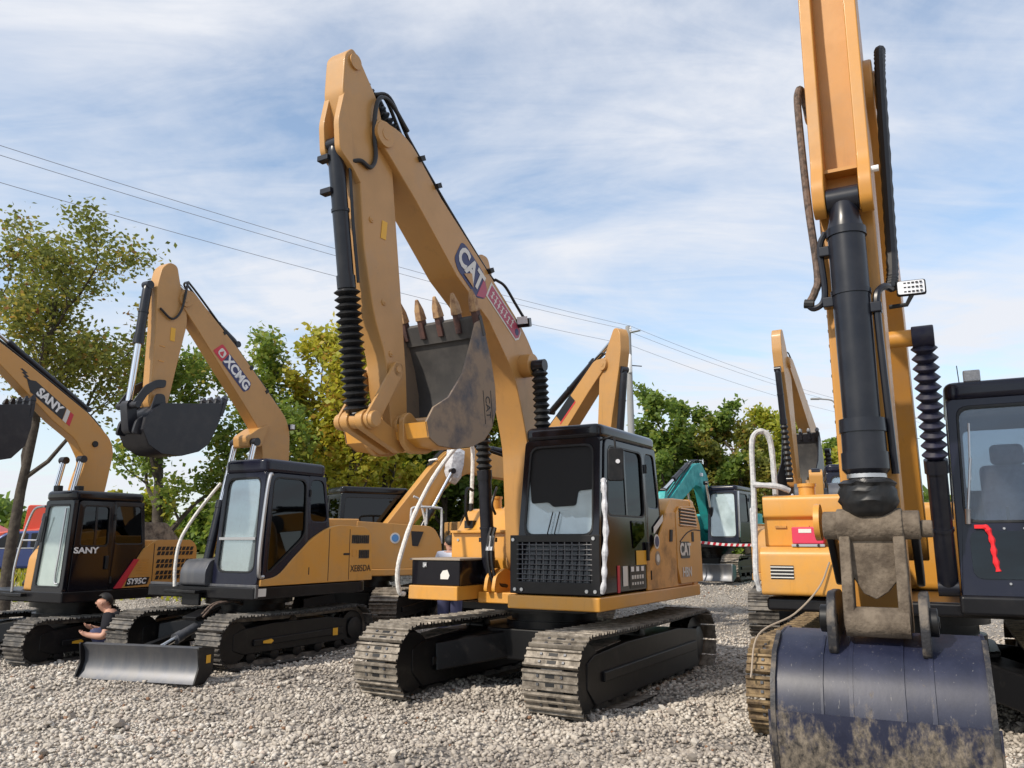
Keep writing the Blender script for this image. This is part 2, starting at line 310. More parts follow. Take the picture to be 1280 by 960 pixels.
    def mesh(s, name, mats, angle=32):
        me = bpy.data.meshes.new(name); me.from_pydata(s.v, [], s.f)
        for m in mats: me.materials.append(MATS[m])
        me.polygons.foreach_set('material_index', s.mi)
        bm = bmesh.new(); bm.from_mesh(me); bmesh.ops.recalc_face_normals(bm, faces=bm.faces); bm.to_mesh(me); bm.free()
        me.polygons.foreach_set('use_smooth', [True] * len(me.polygons)); me.set_sharp_from_angle(angle=R(angle))
        return me
    def build(s, name, mats, parent=None, bevel=0.0, seg=2, angle=32):
        if isinstance(mats, str): mats = [mats]
        o = bpy.data.objects.new(name, s.mesh(name, mats, angle)); COL.objects.link(o)
        if parent is not None: o.parent = parent
        if bevel:
            b = o.modifiers.new('bevel', 'BEVEL'); b.width = bevel; b.segments = seg; b.limit_method = 'ANGLE'; b.angle_limit = R(35); b.harden_normals = True
        return o

def link(o, parent=None):
    COL.objects.link(o)
    if parent is not None: o.parent = parent
    return o
def tag(o, label=None, cat=None, group=None, kind=None):
    if label: o['label'] = label
    if cat: o['category'] = cat
    if group: o['group'] = group
    if kind: o['kind'] = kind
    return o
def empty(name, loc, rz=0.0):
    o = bpy.data.objects.new(name, None); COL.objects.link(o); o.location = loc; o.rotation_euler = (0, 0, rz); o.empty_display_size = 0.2
    return o
def fillet(poly, r, n=4):
    """round the corners of a 2D polygon; r may be one radius or a list"""
    out = []; m = len(poly)
    for i, p in enumerate(poly):
        rr = r[i] if isinstance(r, (list, tuple)) else r
        p = Vector(p); a = Vector(poly[i - 1]) - p; b = Vector(poly[(i + 1) % m]) - p
        d = min(rr, a.length * 0.45, b.length * 0.45)
        if d < 1e-4: out += [tuple(p)] * 1 if not isinstance(r, (list, tuple)) else [tuple(p)]; continue
        p0 = p + a.normalized() * d; p1 = p + b.normalized() * d
        for k in range(n + 1):
            t = k / n; out.append(tuple((1 - t) ** 2 * p0 + 2 * t * (1 - t) * p + t * t * p1))
    return out
def smooth(pts, k=6):
    """Catmull-Rom through control points"""
    P = [Vector(p) for p in pts]; P = [P[0] * 2 - P[1]] + P + [P[-1] * 2 - P[-2]]; out = []
    for i in range(1, len(P) - 2):
        a, b, c, d = P[i - 1:i + 3]
        for j in range(k):
            t = j / k
            out.append(0.5 * ((2 * b) + (c - a) * t + (2 * a - 5 * b + 4 * c - d) * t * t + (3 * b - a - 3 * c + d) * t ** 3))
    out.append(P[-2]); return out
def xz(poly, y): return [(p[0], y, p[1]) for p in poly]
def yz(poly, x): return [(x, p[0], p[1]) for p in poly]
def circle(cx, cy, r, n=16, a0=0.0, a1=2 * PI): return [(cx + r * math.cos(a0 + (a1 - a0) * i / n), cy + r * math.sin(a0 + (a1 - a0) * i / n)) for i in range(n)]
def decal(parent, name, poly, o, r, u, m, lift=0.0, th=0.003):
    """thin plate on a surface: poly in (right, up) metres about o"""
    o, r, u = Vector(o), Vector(r).normalized(), Vector(u).normalized(); nn = r.cross(u)
    g = G(); g.ext([o + r * a + u * b + nn * lift for a, b in poly], nn * th); return g.build(name, m, parent)
def rect(w, h): return [(-w / 2, -h / 2), (w / 2, -h / 2), (w / 2, h / 2), (-w / 2, h / 2)]
def lettering(parent, name, s, size, o, r, u, m, lift=0.004, bold=0.0, shear=0.0, xs=1.0):
    """flat lettering as a mesh, centred on o"""
    c = bpy.data.curves.new('t', 'FONT'); c.body = s; c.size = size; c.extrude = 0.0015; c.offset = bold; c.shear = shear
    c.align_x = 'CENTER'; c.align_y = 'CENTER'; c.resolution_u = 3
    t = bpy.data.objects.new('t', c); COL.objects.link(t)
    dg = bpy.context.evaluated_depsgraph_get(); me = bpy.data.meshes.new_from_object(t.evaluated_get(dg))
    bpy.data.objects.remove(t); me.name = name; me.materials.clear(); me.materials.append(MATS[m])
    o, r, u = Vector(o), Vector(r).normalized(), Vector(u).normalized(); nn = r.cross(u)
    M4 = Matrix(((r.x * xs, u.x, nn.x, o.x + nn.x * lift), (r.y * xs, u.y, nn.y, o.y + nn.y * lift), (r.z * xs, u.z, nn.z, o.z + nn.z * lift), (0, 0, 0, 1)))
    me.transform(M4)
    return link(bpy.data.objects.new(name, me), parent)
LEFT_R, LEFT_U = (-1, 0, 0), (0, 0, 1)               # right/up as read on a machine's left flank
FRONT_R, FRONT_U = (0, 1, 0), (0, 0, 1)              # as read facing a machine

def bellows(a, b, r0, r1, folds, name, m, parent, n=16):
    prof = []
    for i in range(folds):
        prof += [((i + 0.02) / folds, r0), ((i + 0.46) / folds, r1), ((i + 0.54) / folds, r1)]
    prof.append((1, r0)); g = G(); g.lathe(a, b, prof, n); return g.build(name, m, parent, angle=25)

def cylinder(parent, a, b, rb, rr, split, m='cyl_black', rodm='chrome', name='hydraulic_cylinder', boot=None, eye=0.0, bands=True, bootm='rubber'):
    """hydraulic cylinder from a (barrel end) to b (rod end), barrel up to fraction split"""
    a = Vector(a); b = Vector(b); p = a.lerp(b, split); L = (b - a).length
    g = G(); e = 0.05 / L
    prof = [(0, rb * 0.7), (e, rb * 0.95), (1.6 * e, rb)]
    if bands: prof += [(split * 0.45, rb), (split * 0.45, rb * 1.12), (split * 0.45 + 0.5 * e, rb * 1.12), (split * 0.45 + 0.5 * e, rb)]
    prof += [(split - 2.2 * e, rb), (split - 2.2 * e, rb * 1.15), (split, rb * 1.15), (split, rr)]
    g.lathe(a, b, prof, 20)
    ey = eye or rb * 0.9
    g.cyl(a + Vector((0, -rb, 0)), a + Vector((0, rb, 0)), ey, 16)
    o = g.build(name, m, parent)
    g = G(); g.cyl(p, b, rr, 16); g.cyl(b + Vector((0, -rb * 0.95, 0)), b + Vector((0, rb * 0.95, 0)), ey, 16, mi=1); g.build('rod', [rodm, m], o)
    if boot: bellows(p, b - (b - a).normalized() * ey * 0.8, boot[0], boot[1], boot[2], 'bellows', bootm, o)
    return o

# ------------------------------------------------------------------ excavator components (x forward, y left, z up)
def stadium(L, H, n, off=0.0, sag=0.0, nose=0.0):
    """n positions along a track loop: x, z, tangent angle; starts under the rear, runs forward along the ground"""
    r = H / 2; a = L / 2 - r; per = 4 * a + 2 * PI * r; out = []
    for i in range(n):
        s = (i + off) / n * per
        if s < 2 * a: x, z, t = -a + s, 0.0, 0.0
        elif s < 2 * a + PI * r: q = (s - 2 * a) / r; x, z, t = a + r * math.sin(q), r - r * math.cos(q), q
        elif s < 4 * a + PI * r:
            q = s - 2 * a - PI * r; x, z, t = a - q, H - sag * math.sin(PI * q / (2 * a)), PI
        else: q = (s - 4 * a - PI * r) / r; x, z, t = -a - r * math.sin(q), r + r * math.cos(q), PI + q
        out.append((x, z, t))
    return out, per / n

SHOE = {}
def shoe_mesh(w, p, m, bolts):
    key = (round(w, 3), round(p, 4), m, bolts)
    if key in SHOE: return SHOE[key]
    q = p * 0.465; g = G()
    prof = [(-q, 0), (q, 0), (q, 0.012), (q - 0.006, 0.034), (q - 0.024, 0.034), (q - 0.03, 0.012), (0.012, 0.012), (0.008, 0.03), (-0.008, 0.03), (-0.012, 0.012), (-q + 0.03, 0.012), (-q + 0.024, 0.034), (-q + 0.006, 0.034), (-q, 0.012)]
    g.prism(prof, -w / 2, w / 2, 'y'); g.mi[0] = g.mi[1] = 2
    if bolts:
        for sx in (-1, 1):
            for yy in (-0.12, 0.12): g.box((sx * q * 0.42, yy, 0.017), (0.022, 0.022, 0.014), mi=1)
            g.box((sx * q * 0.42, 0.0, 0.0135), (0.03, 0.09, 0.004), mi=2)
    SHOE[key] = g.mesh('track_shoe', [m, 'steel', 'dark']); return SHOE[key]

def undercarriage(root, gauge, w, L, H, n, turn=0.0, shoe='shoe', bolts=False, deckz=0.9, frame='frame_black', wide=None, deep=0.26, fw=0.26, mark=False, rollers=7, hubm='frame_black'):
    rz = turn
    g = G()
    c = 0.62 * gauge / 2
    g.prism(fillet([(-0.62, -c), (0.62, -c), (0.62, c), (-0.62, c)], 0.2), H * 0.42, H * 0.86, 'z')
    for sx in (-1, 1):
        for sy in (-1, 1):
            a = Vector((sx * 0.35, sy * c * 0.5, H * 0.66)); b = Vector((sx * L * 0.29, sy * (gauge / 2 - 0.08), H * 0.50)); d = (b - a).normalized(); s = d.cross(Vector((0, 0, 1))).normalized()
            g.ext([a - s * 0.2 + Vector((0, 0, -0.14)), a + s * 0.2 + Vector((0, 0, -0.14)), a + s * 0.16 + Vector((0, 0, 0.15)), a - s * 0.16 + Vector((0, 0, 0.15))], b - a)
    o = g.build('car_body', frame, root, bevel=0.02); o.rotation_euler = (0, 0, rz)
    g = G(); g.lathe((0, 0, H * 0.86 - 0.01), (0, 0, deckz + 0.01), [(0, 0.56), (0.3, 0.56), (0.3, 0.5), (0.6, 0.5), (0.6, 0.6), (1, 0.6)], 40)
    g.build('swing_bearing', 'black_paint', root)
    for s in (-1, 1):
        yc = s * gauge / 2; ix = L / 2 - H / 2; r = H / 2 - 0.06
        g = G()
        top = H * 0.80; bot = H * deep
        g.prism([(-ix + 0.12, bot), (ix - 0.16, bot), (ix + 0.02, H * 0.36), (ix + 0.02, H * 0.66), (ix - 0.14, H * 0.74), (ix * 0.45, top), (-ix * 0.5, top), (-ix + 0.15, H * 0.72)], yc - w * fw, yc + w * fw, 'y')
        g.prism([(-ix + 0.25, H * 0.40), (ix - 0.30, H * 0.40), (ix - 0.30, H * 0.52), (-ix + 0.25, H * 0.55)], yc - w * fw - 0.03, yc + w * fw + 0.03, 'y')
        tf = g.build('track_frame', frame, root, bevel=0.012); tf.rotation_euler = (0, 0, rz)
        if wide:                                     # dust lying on the sloped top of the frame
            G().prism([(ix * 0.45, top + 0.004), (ix - 0.14, H * 0.74 + 0.004), (ix - 0.14, H * 0.74 + 0.012), (ix * 0.45, top + 0.012)], yc - w * 0.25, yc + w * 0.25, 'y').build('dust', 'dusty_top', tf)
        g = G(); iw = max(0.24, fw - 0.02); g.lathe((ix, yc - w * iw, H / 2), (ix, yc + w * iw, H / 2), [(0, r * 0.3), (0.02, r * 0.92), (0.2, r * 0.92), (0.2, r), (0.8, r), (0.8, r * 0.92), (0.98, r * 0.92), (1, r * 0.3)], 28); g.build('idler', frame, tf)
        g = G(); g.lathe((-ix, yc - w * 0.34, H / 2), (-ix, yc + w * 0.34, H / 2), [(0, r * 0.35), (0.04, r * 0.55), (0.15, r * 0.55), (0.17, r * 0.9), (0.8, r * 0.9), (0.82, r * 0.55), (0.96, r * 0.55), (1, r * 0.35)], 28)
        for k in range(18):
            an = 2 * PI * k / 18; g.box((-ix + r * 0.93 * math.cos(an), yc, H / 2 + r * 0.93 * math.sin(an)), (0.07, 0.08, 0.05), rot=(0, -an, 0))
        g.build('sprocket', hubm, tf)
        rg = G(); rr = H * 0.115
        rg.lathe((0, -w * 0.24, 0), (0, w * 0.24, 0), [(0, rr * 0.5), (0.05, rr), (0.22, rr), (0.26, rr * 0.8), (0.74, rr * 0.8), (0.78, rr), (0.95, rr), (1, rr * 0.5)], 16); rm = rg.mesh('roller', [frame])
        for k in range(rollers):
            q = link(bpy.data.objects.new('roller', rm), tf); q.location = (-ix + 0.3 + (2 * ix - 0.6) * k / (rollers - 1), yc, rr + 0.055)
        q = link(bpy.data.objects.new('carrier_roller', rm), tf); q.location = (0.1, yc, H - rr - 0.065)
        # chain band and shoes
        path, p = stadium(L - 0.05, H - 0.05, 72, sag=0.02)
        g = G(); band = []
        for x, z, t in path:
            nx, nz = math.sin(t), -math.cos(t)
            band.append([(x - nx * 0.0, z + 0.025), (x - nx * 0.055, z + 0.025 - nz * 0.055)])
        m = len(band); vs = []
        for (x0, z0), (x1, z1) in band: vs += [(x0, yc - w * 0.19, z0), (x0, yc + w * 0.19, z0), (x1, yc + w * 0.19, z1), (x1, yc - w * 0.19, z1)]
        fs = []
        for i in range(m):
            a, b = 4 * i, 4 * ((i + 1) % m)
            for e in range(4): fs.append((a + e, a + (e + 1) % 4, b + (e + 1) % 4, b + e))
        g.add(vs, fs); tr = g.build('track', 'shoe_dark', root); tr.rotation_euler = (0, 0, rz)
        path, p = stadium(L - 0.05, H - 0.05, n, off=0.35 + 0.2 * s, sag=0.02)
        sm = shoe_mesh(w, p, shoe, bolts)
        for x, z, t in path:
            q = link(bpy.data.objects.new('track_shoe', sm), tr); q.location = (x + 0.002 * math.sin(t), yc, z + 0.025)
            q.rotation_euler = (0, PI - t, 0)
        if mark:
            yy = yc + s * (w * fw + 0.033)
            if s > 0:
                decal(tf, 'warning_sticker', rect(0.10, 0.10), (-ix * 0.62, yy, H * 0.47), LEFT_R, LEFT_U, 'decal_yellow')
                decal(tf, 'warning_sticker', [(-0.09, -0.015), (0.05, -0.03), (0.09, 0.0), (0.05, 0.03), (-0.09, 0.015)], (ix * 0.52, yy, H * 0.46), LEFT_R, LEFT_U, 'decal_yellow')

def cab(root, z0, zt, zr, xf0, xf1, xr1, xr0, xb, y0, y1, tp=0.05, zwin=1.7, zfw=1.65, frame='cab_black', gf='glass_front', gs='glass_side', qz=None, seatm='seat', low_pane=None, pil=0.085, rail=None, door_frame=None, seat_x=None, detail=True, rad=0.10, zwf=None, door_low=None):
    """operator's cab: frame, windscreen, door with window, quarter window, seat"""
    def ty(y, z): k = max(0, (z - z0 - 0.35 * (zt - z0))) / (zt - z0); return y - tp * k if y > (y0 + y1) / 2 else y + tp * k
    def fx(z): return xf0 + (xf1 - xf0) * (z - z0) / (zt - z0)
    def rx(z): return xr0 + (xr1 - xr0) * (z - z0) / (zt - z0)
    th = 0.045; g = G()
    df = door_frame or frame
    def p3(poly, y, dy=0.0): return [(x, ty(y, z) + dy, z) for x, z in poly]
    qz = qz if qz is not None else zwin
    # quarter panel left, full panel right
    for y, dy in ((y1, -th), (y0, th)):
        xs = xb if y == y1 else None
        if y == y1:
            out = [(xb - 0.004, z0), (rx(z0), z0), (rx(zt), zt), (xb - 0.004, zt)]
            inn = [(xb - pil * 0.7, qz), (rx(qz) + pil * 0.8, qz), (rx(zt - pil) + pil * 0.9, zt - pil), (xb - pil * 0.7, zt - pil)]
        else:
            out = [(fx(z0) - 0.01, z0), (rx(z0), z0), (rx(zt), zt), (fx(zt) - 0.01, zt)]
            inn = [(fx(zwin) - pil * 1.4, zwin), (rx(zwin) + pil, zwin), (rx(zt - pil) + pil, zt - pil), (fx(zt - pil) - pil * 1.4, zt - pil)]
        o_, i_ = fillet(out, 0.02, 4), fillet(inn, rad * 0.8, 4)
        g.ring(p3(o_, y), p3(i_, y), (0, dy, 0))
        if y == y1: qpane = p3(i_, y, -0.016)
        else: rpane = p3(i_, y, 0.016)
    # front frame
    outf = [(y0 + 0.0, z0), (y1, z0), (y1, zt), (y0, zt)]
    pf = 0.075
    inf = [(y0 + pf, zfw), (y1 - pf, zfw), (y1 - pf, zt - 0.07), (y0 + pf, zt - 0.07)]
    def f3(poly, d=0.0): return [(fx(z) + d, ty(y, z), z) for y, z in poly]
    of_, if_ = fillet(outf, 0.05, 4), fillet(inf, rad, 4)
    g.ring(f3(of_, 0.006), f3(if_, 0.006), (-0.06, 0, 0))
    fpane = f3(if_, -0.02)
    # rear frame, floor
    outr = [(y0 + th, z0 + 0.01), (y1 - th, z0 + 0.01), (y1 - th, zt), (y0 + th, zt)]
    zrw = z0 + 0.58 * (zt - z0)
    inr = [(y0 + th + 0.1, zrw), (y1 - th - 0.1, zrw), (y1 - th - 0.1, zt - 0.1), (y0 + th + 0.1, zt - 0.1)]
    r3 = lambda poly, d: [(rx(z) + d, ty(y, z), z) for y, z in poly]
    g.ring(r3(fillet(outr, 0.02, 4), 0.01), r3(fillet(inr, 0.06, 4), 0.01), (0.04, 0, 0)); bpane = r3(fillet(inr, 0.06, 4), 0.03)
    g.box(((xf0 + xr0) / 2, (y0 + y1) / 2, z0 + 0.03), (xf0 - xr0 - 0.14, y1 - y0 - 0.11, 0.05))
    c = g.build('cab', frame, root, bevel=0.012)
    # roof
    ya, yb = ty(y0, zt) - 0.012, ty(y1, zt) + 0.012
    g = G(); plan = fillet([(xr1 - 0.015, ya), (xf1 + 0.035, ya), (xf1 + 0.035, yb), (xr1 - 0.015, yb)], 0.12, 5)
    g.prism(plan, zt - 0.015, zr, 'z')
    g.build('roof', frame, c, bevel=min(0.06, (zr - zt) * 0.55), seg=4, angle=60)
    # door
    g = G()
    zl = door_low if door_low is not None else z0 + 0.02
    out = [(fx(zl) - 0.075, zl), (xb + 0.004, zl), (xb + 0.004, zt - 0.01), (fx(zt) - 0.075, zt - 0.01)]
    zwf_ = zwf if zwf is not None else zwin
    inn = [(fx(zwf_) - 0.075 - pil, zwf_), (xb + pil, zwin), (xb + pil, zt - pil), (fx(zt - pil) - 0.075 - pil, zt - pil)]
    o_, i_ = fillet(out, [0.03, 0.03, 0.03, rad], 4), fillet(inn, rad, 4)
    g.ring(p3(o_, y1, 0.012), p3(i_, y1, 0.012), (0, -0.05, 0)); d = g.build('door', df, c, bevel=0.008)
    # corner post in front of the door
    g = G(); g.ext([(fx(z0), y1 - 0.002, z0), (fx(z0) - 0.072, y1 - 0.002, z0), (fx(zt) - 0.072, ty(y1, zt) - 0.002, zt), (fx(zt), ty(y1, zt) - 0.002, zt)], (0, -0.06, 0)); g.build('pillar', frame, c, bevel=0.012)
    dp = p3(i_, y1, -0.008)
    for nm, poly, v, mm in (('window', dp, (0, -0.006, 0), gs), ('window', qpane, (0, -0.006, 0), gs), ('window', rpane, (0, 0.006, 0), gs), ('windscreen', fpane, (-0.006, 0, 0), gf), ('rear_window', bpane, (-0.006, 0, 0), gs)):
        G().ext(poly, v).build(nm, mm, c)
    def seal(poly, v):
        cx = sum((Vector(p) for p in poly), Vector()) / len(poly); G().ring([tuple(Vector(p) + (Vector(p) - cx).normalized() * 0.004) for p in poly], [tuple(Vector(p) - (Vector(p) - cx).normalized() * 0.020) for p in poly], v).build('seal', 'rubber', c)
    seal(p3(i_, y1, 0.0145), (0, -0.02, 0)); seal(f3(if_, 0.0085), (-0.02, 0, 0))
    for zz in (z0 + 0.16, zt - 0.25):
        G().cyl((xb - 0.01, ty(y1, zz) + 0.018, zz - 0.05), (xb - 0.01, ty(y1, zz) + 0.018, zz + 0.05), 0.014, 8).build('hinge', 'dark', c)
    # seam bar of the sliding window
    if detail:
        xm = (xb + pil + fx(zwin) - 0.16) / 2 - 0.02
        g = G(); g.ext([(xm - 0.018, ty(y1, zwin) + 0.0, zwin - 0.01), (xm + 0.018, ty(y1, zwin), zwin - 0.01), (xm + 0.018, ty(y1, zt - pil), zt - pil + 0.01), (xm - 0.018, ty(y1, zt - pil), zt - pil + 0.01)], (0, -0.018, 0)); g.build('window_bar', frame, c)
        g = G(); g.box((xb + 0.09, ty(y1, 1.55) + 0.03, min(zwin - 0.16, z0 + 0.42)), (0.05, 0.03, 0.20)); g.build('door_handle', 'dark', c, bevel=0.008)
    # seat and levers
    sx = seat_x if seat_x is not None else (xr0 + xf0) / 2 - 0.1; ym = (y0 + y1) / 2
    g = G(); g.box((sx + 0.12, ym, z0 + 0.50), (0.50, 0.5, 0.16)); g.box((sx - 0.17, ym, z0 + 0.86), (0.15, 0.48, 0.62), rot=(0, -0.14, 0)); g.box((sx - 0.23, ym, z0 + 1.27), (0.11, 0.28, 0.20), rot=(0, -0.14, 0))
    g.build('driver_seat', seatm, c, bevel=0.05, seg=3)
    g = G(); g.box((sx + 0.1, ym, z0 + 0.24), (0.4, 0.4, 0.38))
    for s in (-1, 1):
        ao = min(0.34, (y1 - y0) / 2 - 0.15); g.box((sx + 0.15, ym + s * ao, z0 + 0.56), (0.5, 0.12, 0.12)); g.tube([(sx + 0.34, ym + s * ao, z0 + 0.6), (sx + 0.38, ym + s * (ao - 0.02), z0 + 0.86)], 0.022, 6)
        g.tube([(sx + 0.62, ym + s * 0.10, z0 + 0.05), (sx + 0.66, ym + s * 0.10, z0 + 0.75)], 0.014, 6)
    g.build('console', 'dark', c)
    return c

def plate_boom(root, name, poly, w, m, yc=0.0, bevel=0.012):
    g = G(); g.prism(poly, yc - w / 2, yc + w / 2, 'y'); return g.build(name, m, root, bevel=bevel)
def boss(parent, x, z, y0, y1, r, m, name='pin_boss', n=20):
    g = G(); g.cyl((x, y0, z), (x, y1, z), r, n); g.cyl((x, y0 - 0.006, z), (x, y1 + 0.006, z), r * 0.45, 12); return g.build(name, m, parent, bevel=0.006)
def dogbone(g, a, b, ra, rb, y0, y1, n=8):
    a = Vector(a); b = Vector(b); d = (b - a); an = math.atan2(d.y, d.x); poly = []
    for i in range(n + 1): t = an + PI / 2 + PI * i / n; poly.append((a.x + ra * math.cos(t), a.y + ra * math.sin(t)))
    for i in range(n + 1): t = an - PI / 2 + PI * i / n; poly.append((b.x + rb * math.cos(t), b.y + rb * math.sin(t)))
    g.prism(poly, y0, y1, 'y')

def bucket(root, outer, edge, w, yc=0.0, shell_m='bucket_black', in_m='bucket_in', side_m='bucket_black', teeth=5, tdir=(0, 1), tl=0.24, tooth_m='tooth', adapter_m='adapter', th=0.022, tw=0.075, ears=None):
    """bucket: shell along the outer profile (hinge -> lip), side plates closed by the mouth edge, teeth on the lip"""
    O = [Vector(p) for p in outer]; n = len(O); inner = []
    cen = sum(O, Vector((0, 0))) / n
    for i, p in enumerate(O):
        t = (O[min(i + 1, n - 1)] - O[max(i - 1, 0)]).normalized(); nn = Vector((-t.y, t.x))
        if nn.dot(cen - p) < 0: nn = -nn
        inner.append(p + nn * th)
    g = G(); ya, yb = yc - w / 2, yc + w / 2
    vo = [(p.x, y, p.y) for y in (ya, yb) for p in O]; vi = [(p.x, y, p.y) for y in (ya + th, yb - th) for p in inner]
    k = n
    g.add(vo, [(i, i + 1, k + i + 1, k + i) for i in range(n - 1)], 0, True)
    g.add(vi, [(i, k + i, k + i + 1, i + 1) for i in range(n - 1)], 1, True)
    b = g.build('bucket', [shell_m, in_m], root, angle=40)
    for y in (ya - 0.001, yb - th + 0.001):
        G().prism([tuple(p) for p in O] + list(edge), y, y + th, 'y').build('side_plate', side_m, b, bevel=0.004)
    lip = O[-1]; t = Vector(tdir).normalized(); nn = Vector((-t.y, t.x))
    if nn.dot(cen - lip) < 0: nn = -nn
    g = G(); q = lip - t * 0.16
    g.prism([tuple(q - nn * 0.012), tuple(lip + t * 0.03 - nn * 0.012), tuple(lip + t * 0.05 + nn * 0.01), tuple(lip + t * 0.03 + nn * 0.034), tuple(q + nn * 0.034)], ya - 0.006, yb + 0.006, 'y')
    g.build('cutting_edge', side_m if side_m != 'bucket_side' else in_m, b)
    ag = G(); a0 = lip - t * 0.10
    for i in range(teeth):
        y = ya + tw / 2 + (w - tw) * i / max(1, teeth - 1)
        g = G()
        pa = [a0 - nn * 0.03, lip + t * 0.10 - nn * 0.028, lip + t * 0.10 + nn * 0.05, a0 + nn * 0.06]
        g.prism([tuple(p) for p in pa], y - tw * 0.42, y + tw * 0.42, 'y'); ad = g.build('tooth_adapter', adapter_m, b, bevel=0.008)
        g = G(); base = lip + t * 0.085; tip = lip + t * tl
        s1, s2 = tw * 0.52, tw * 0.22
        pts = [(base - nn * 0.038, s1), (base + nn * 0.062, s1), (tip + nn * 0.018, s2), (tip - nn * 0.002, s2)]
        mid = [(base.lerp(tip, 0.5) - nn * 0.026, s1 * 0.92), (base.lerp(tip, 0.5) + nn * 0.046, s1 * 0.92)]
        def quad(pq): (p, s_), (r_, s2_) = pq; return [(p.x, y - s_, p.y), (p.x, y + s_, p.y), (r_.x, y + s2_, r_.y), (r_.x, y - s2_, r_.y)]
        secs = [quad((pts[0], pts[1])), quad((mid[0], mid[1])), quad((pts[3], pts[2]))]
        g.add([v for q_ in secs for v in q_], [(0, 1, 2, 3), (8, 11, 10, 9)] + [(4 * j + e, 4 * j + (e + 1) % 4, 4 * j + 4 + (e + 1) % 4, 4 * j + 4 + e) for j in range(2) for e in range(4)])
        g.build('tooth', tooth_m, b, bevel=0.01)
    if ears:
        for y in (yc - ears[2] / 2, yc + ears[2] / 2):
            g = G(); dogbone(g, ears[0], ears[1], ears[3], ears[3], y - 0.025, y + 0.025); g.build('ear', shell_m if shell_m != 'worn_bucket' else 'frame_black', b, bevel=0.006)
    return b

def machine(name, label, X, Y, z, az, group=None):
    """Empty at the machine's base; az = bearing of its tail, degrees to the right of the view axis"""
    o = empty(name, (X, Y, z), R(-az) - PI / 2)
    return tag(o, label, 'excavator', group)

# ------------------------------------------------------------------ ground height
RUTS = ((-6.5, 7.2, 1.5, 8.6), (-6.5, 8.9, -0.6, 10.2), (-2.0, 5.6, 3.5, 7.2))                # wheel tracks across the yard
def ground_z(x, y):
    x = np.asarray(x, float); y = np.asarray(y, float)
    z = 0.025 * np.sin(x * 1.3 + 0.7) * np.cos(y * 0.9 + 0.3) + 0.018 * np.sin(x * 2.9 + y * 1.7) + 0.016 * np.sin(x * 5.3 - y * 4.1 + 1.0) + 0.012 * np.sin(x * 8.7 + y * 3.3) * np.sin(y * 7.9 - x * 2.1) - 0.005
    z = z - 0.14 / (1 + np.exp(-(-x - 5.4) * 2.2)) * (1 / (1 + np.exp(-(18 - y))))         # the left of the yard lies a little lower
    for ax, ay, bx, by in RUTS:
        d = np.abs((x - ax) * (by - ay) - (y - ay) * (bx - ax)) / math.hypot(bx - ax, by - ay); z = z - 0.045 * np.exp(-(d / 0.26) ** 2) + 0.022 * np.exp(-((d - 0.5) / 0.2) ** 2)
    far = np.clip((y - 14) / 12, 0, 1); z = z + 0.52 * far * far * (3 - 2 * far)
    return z


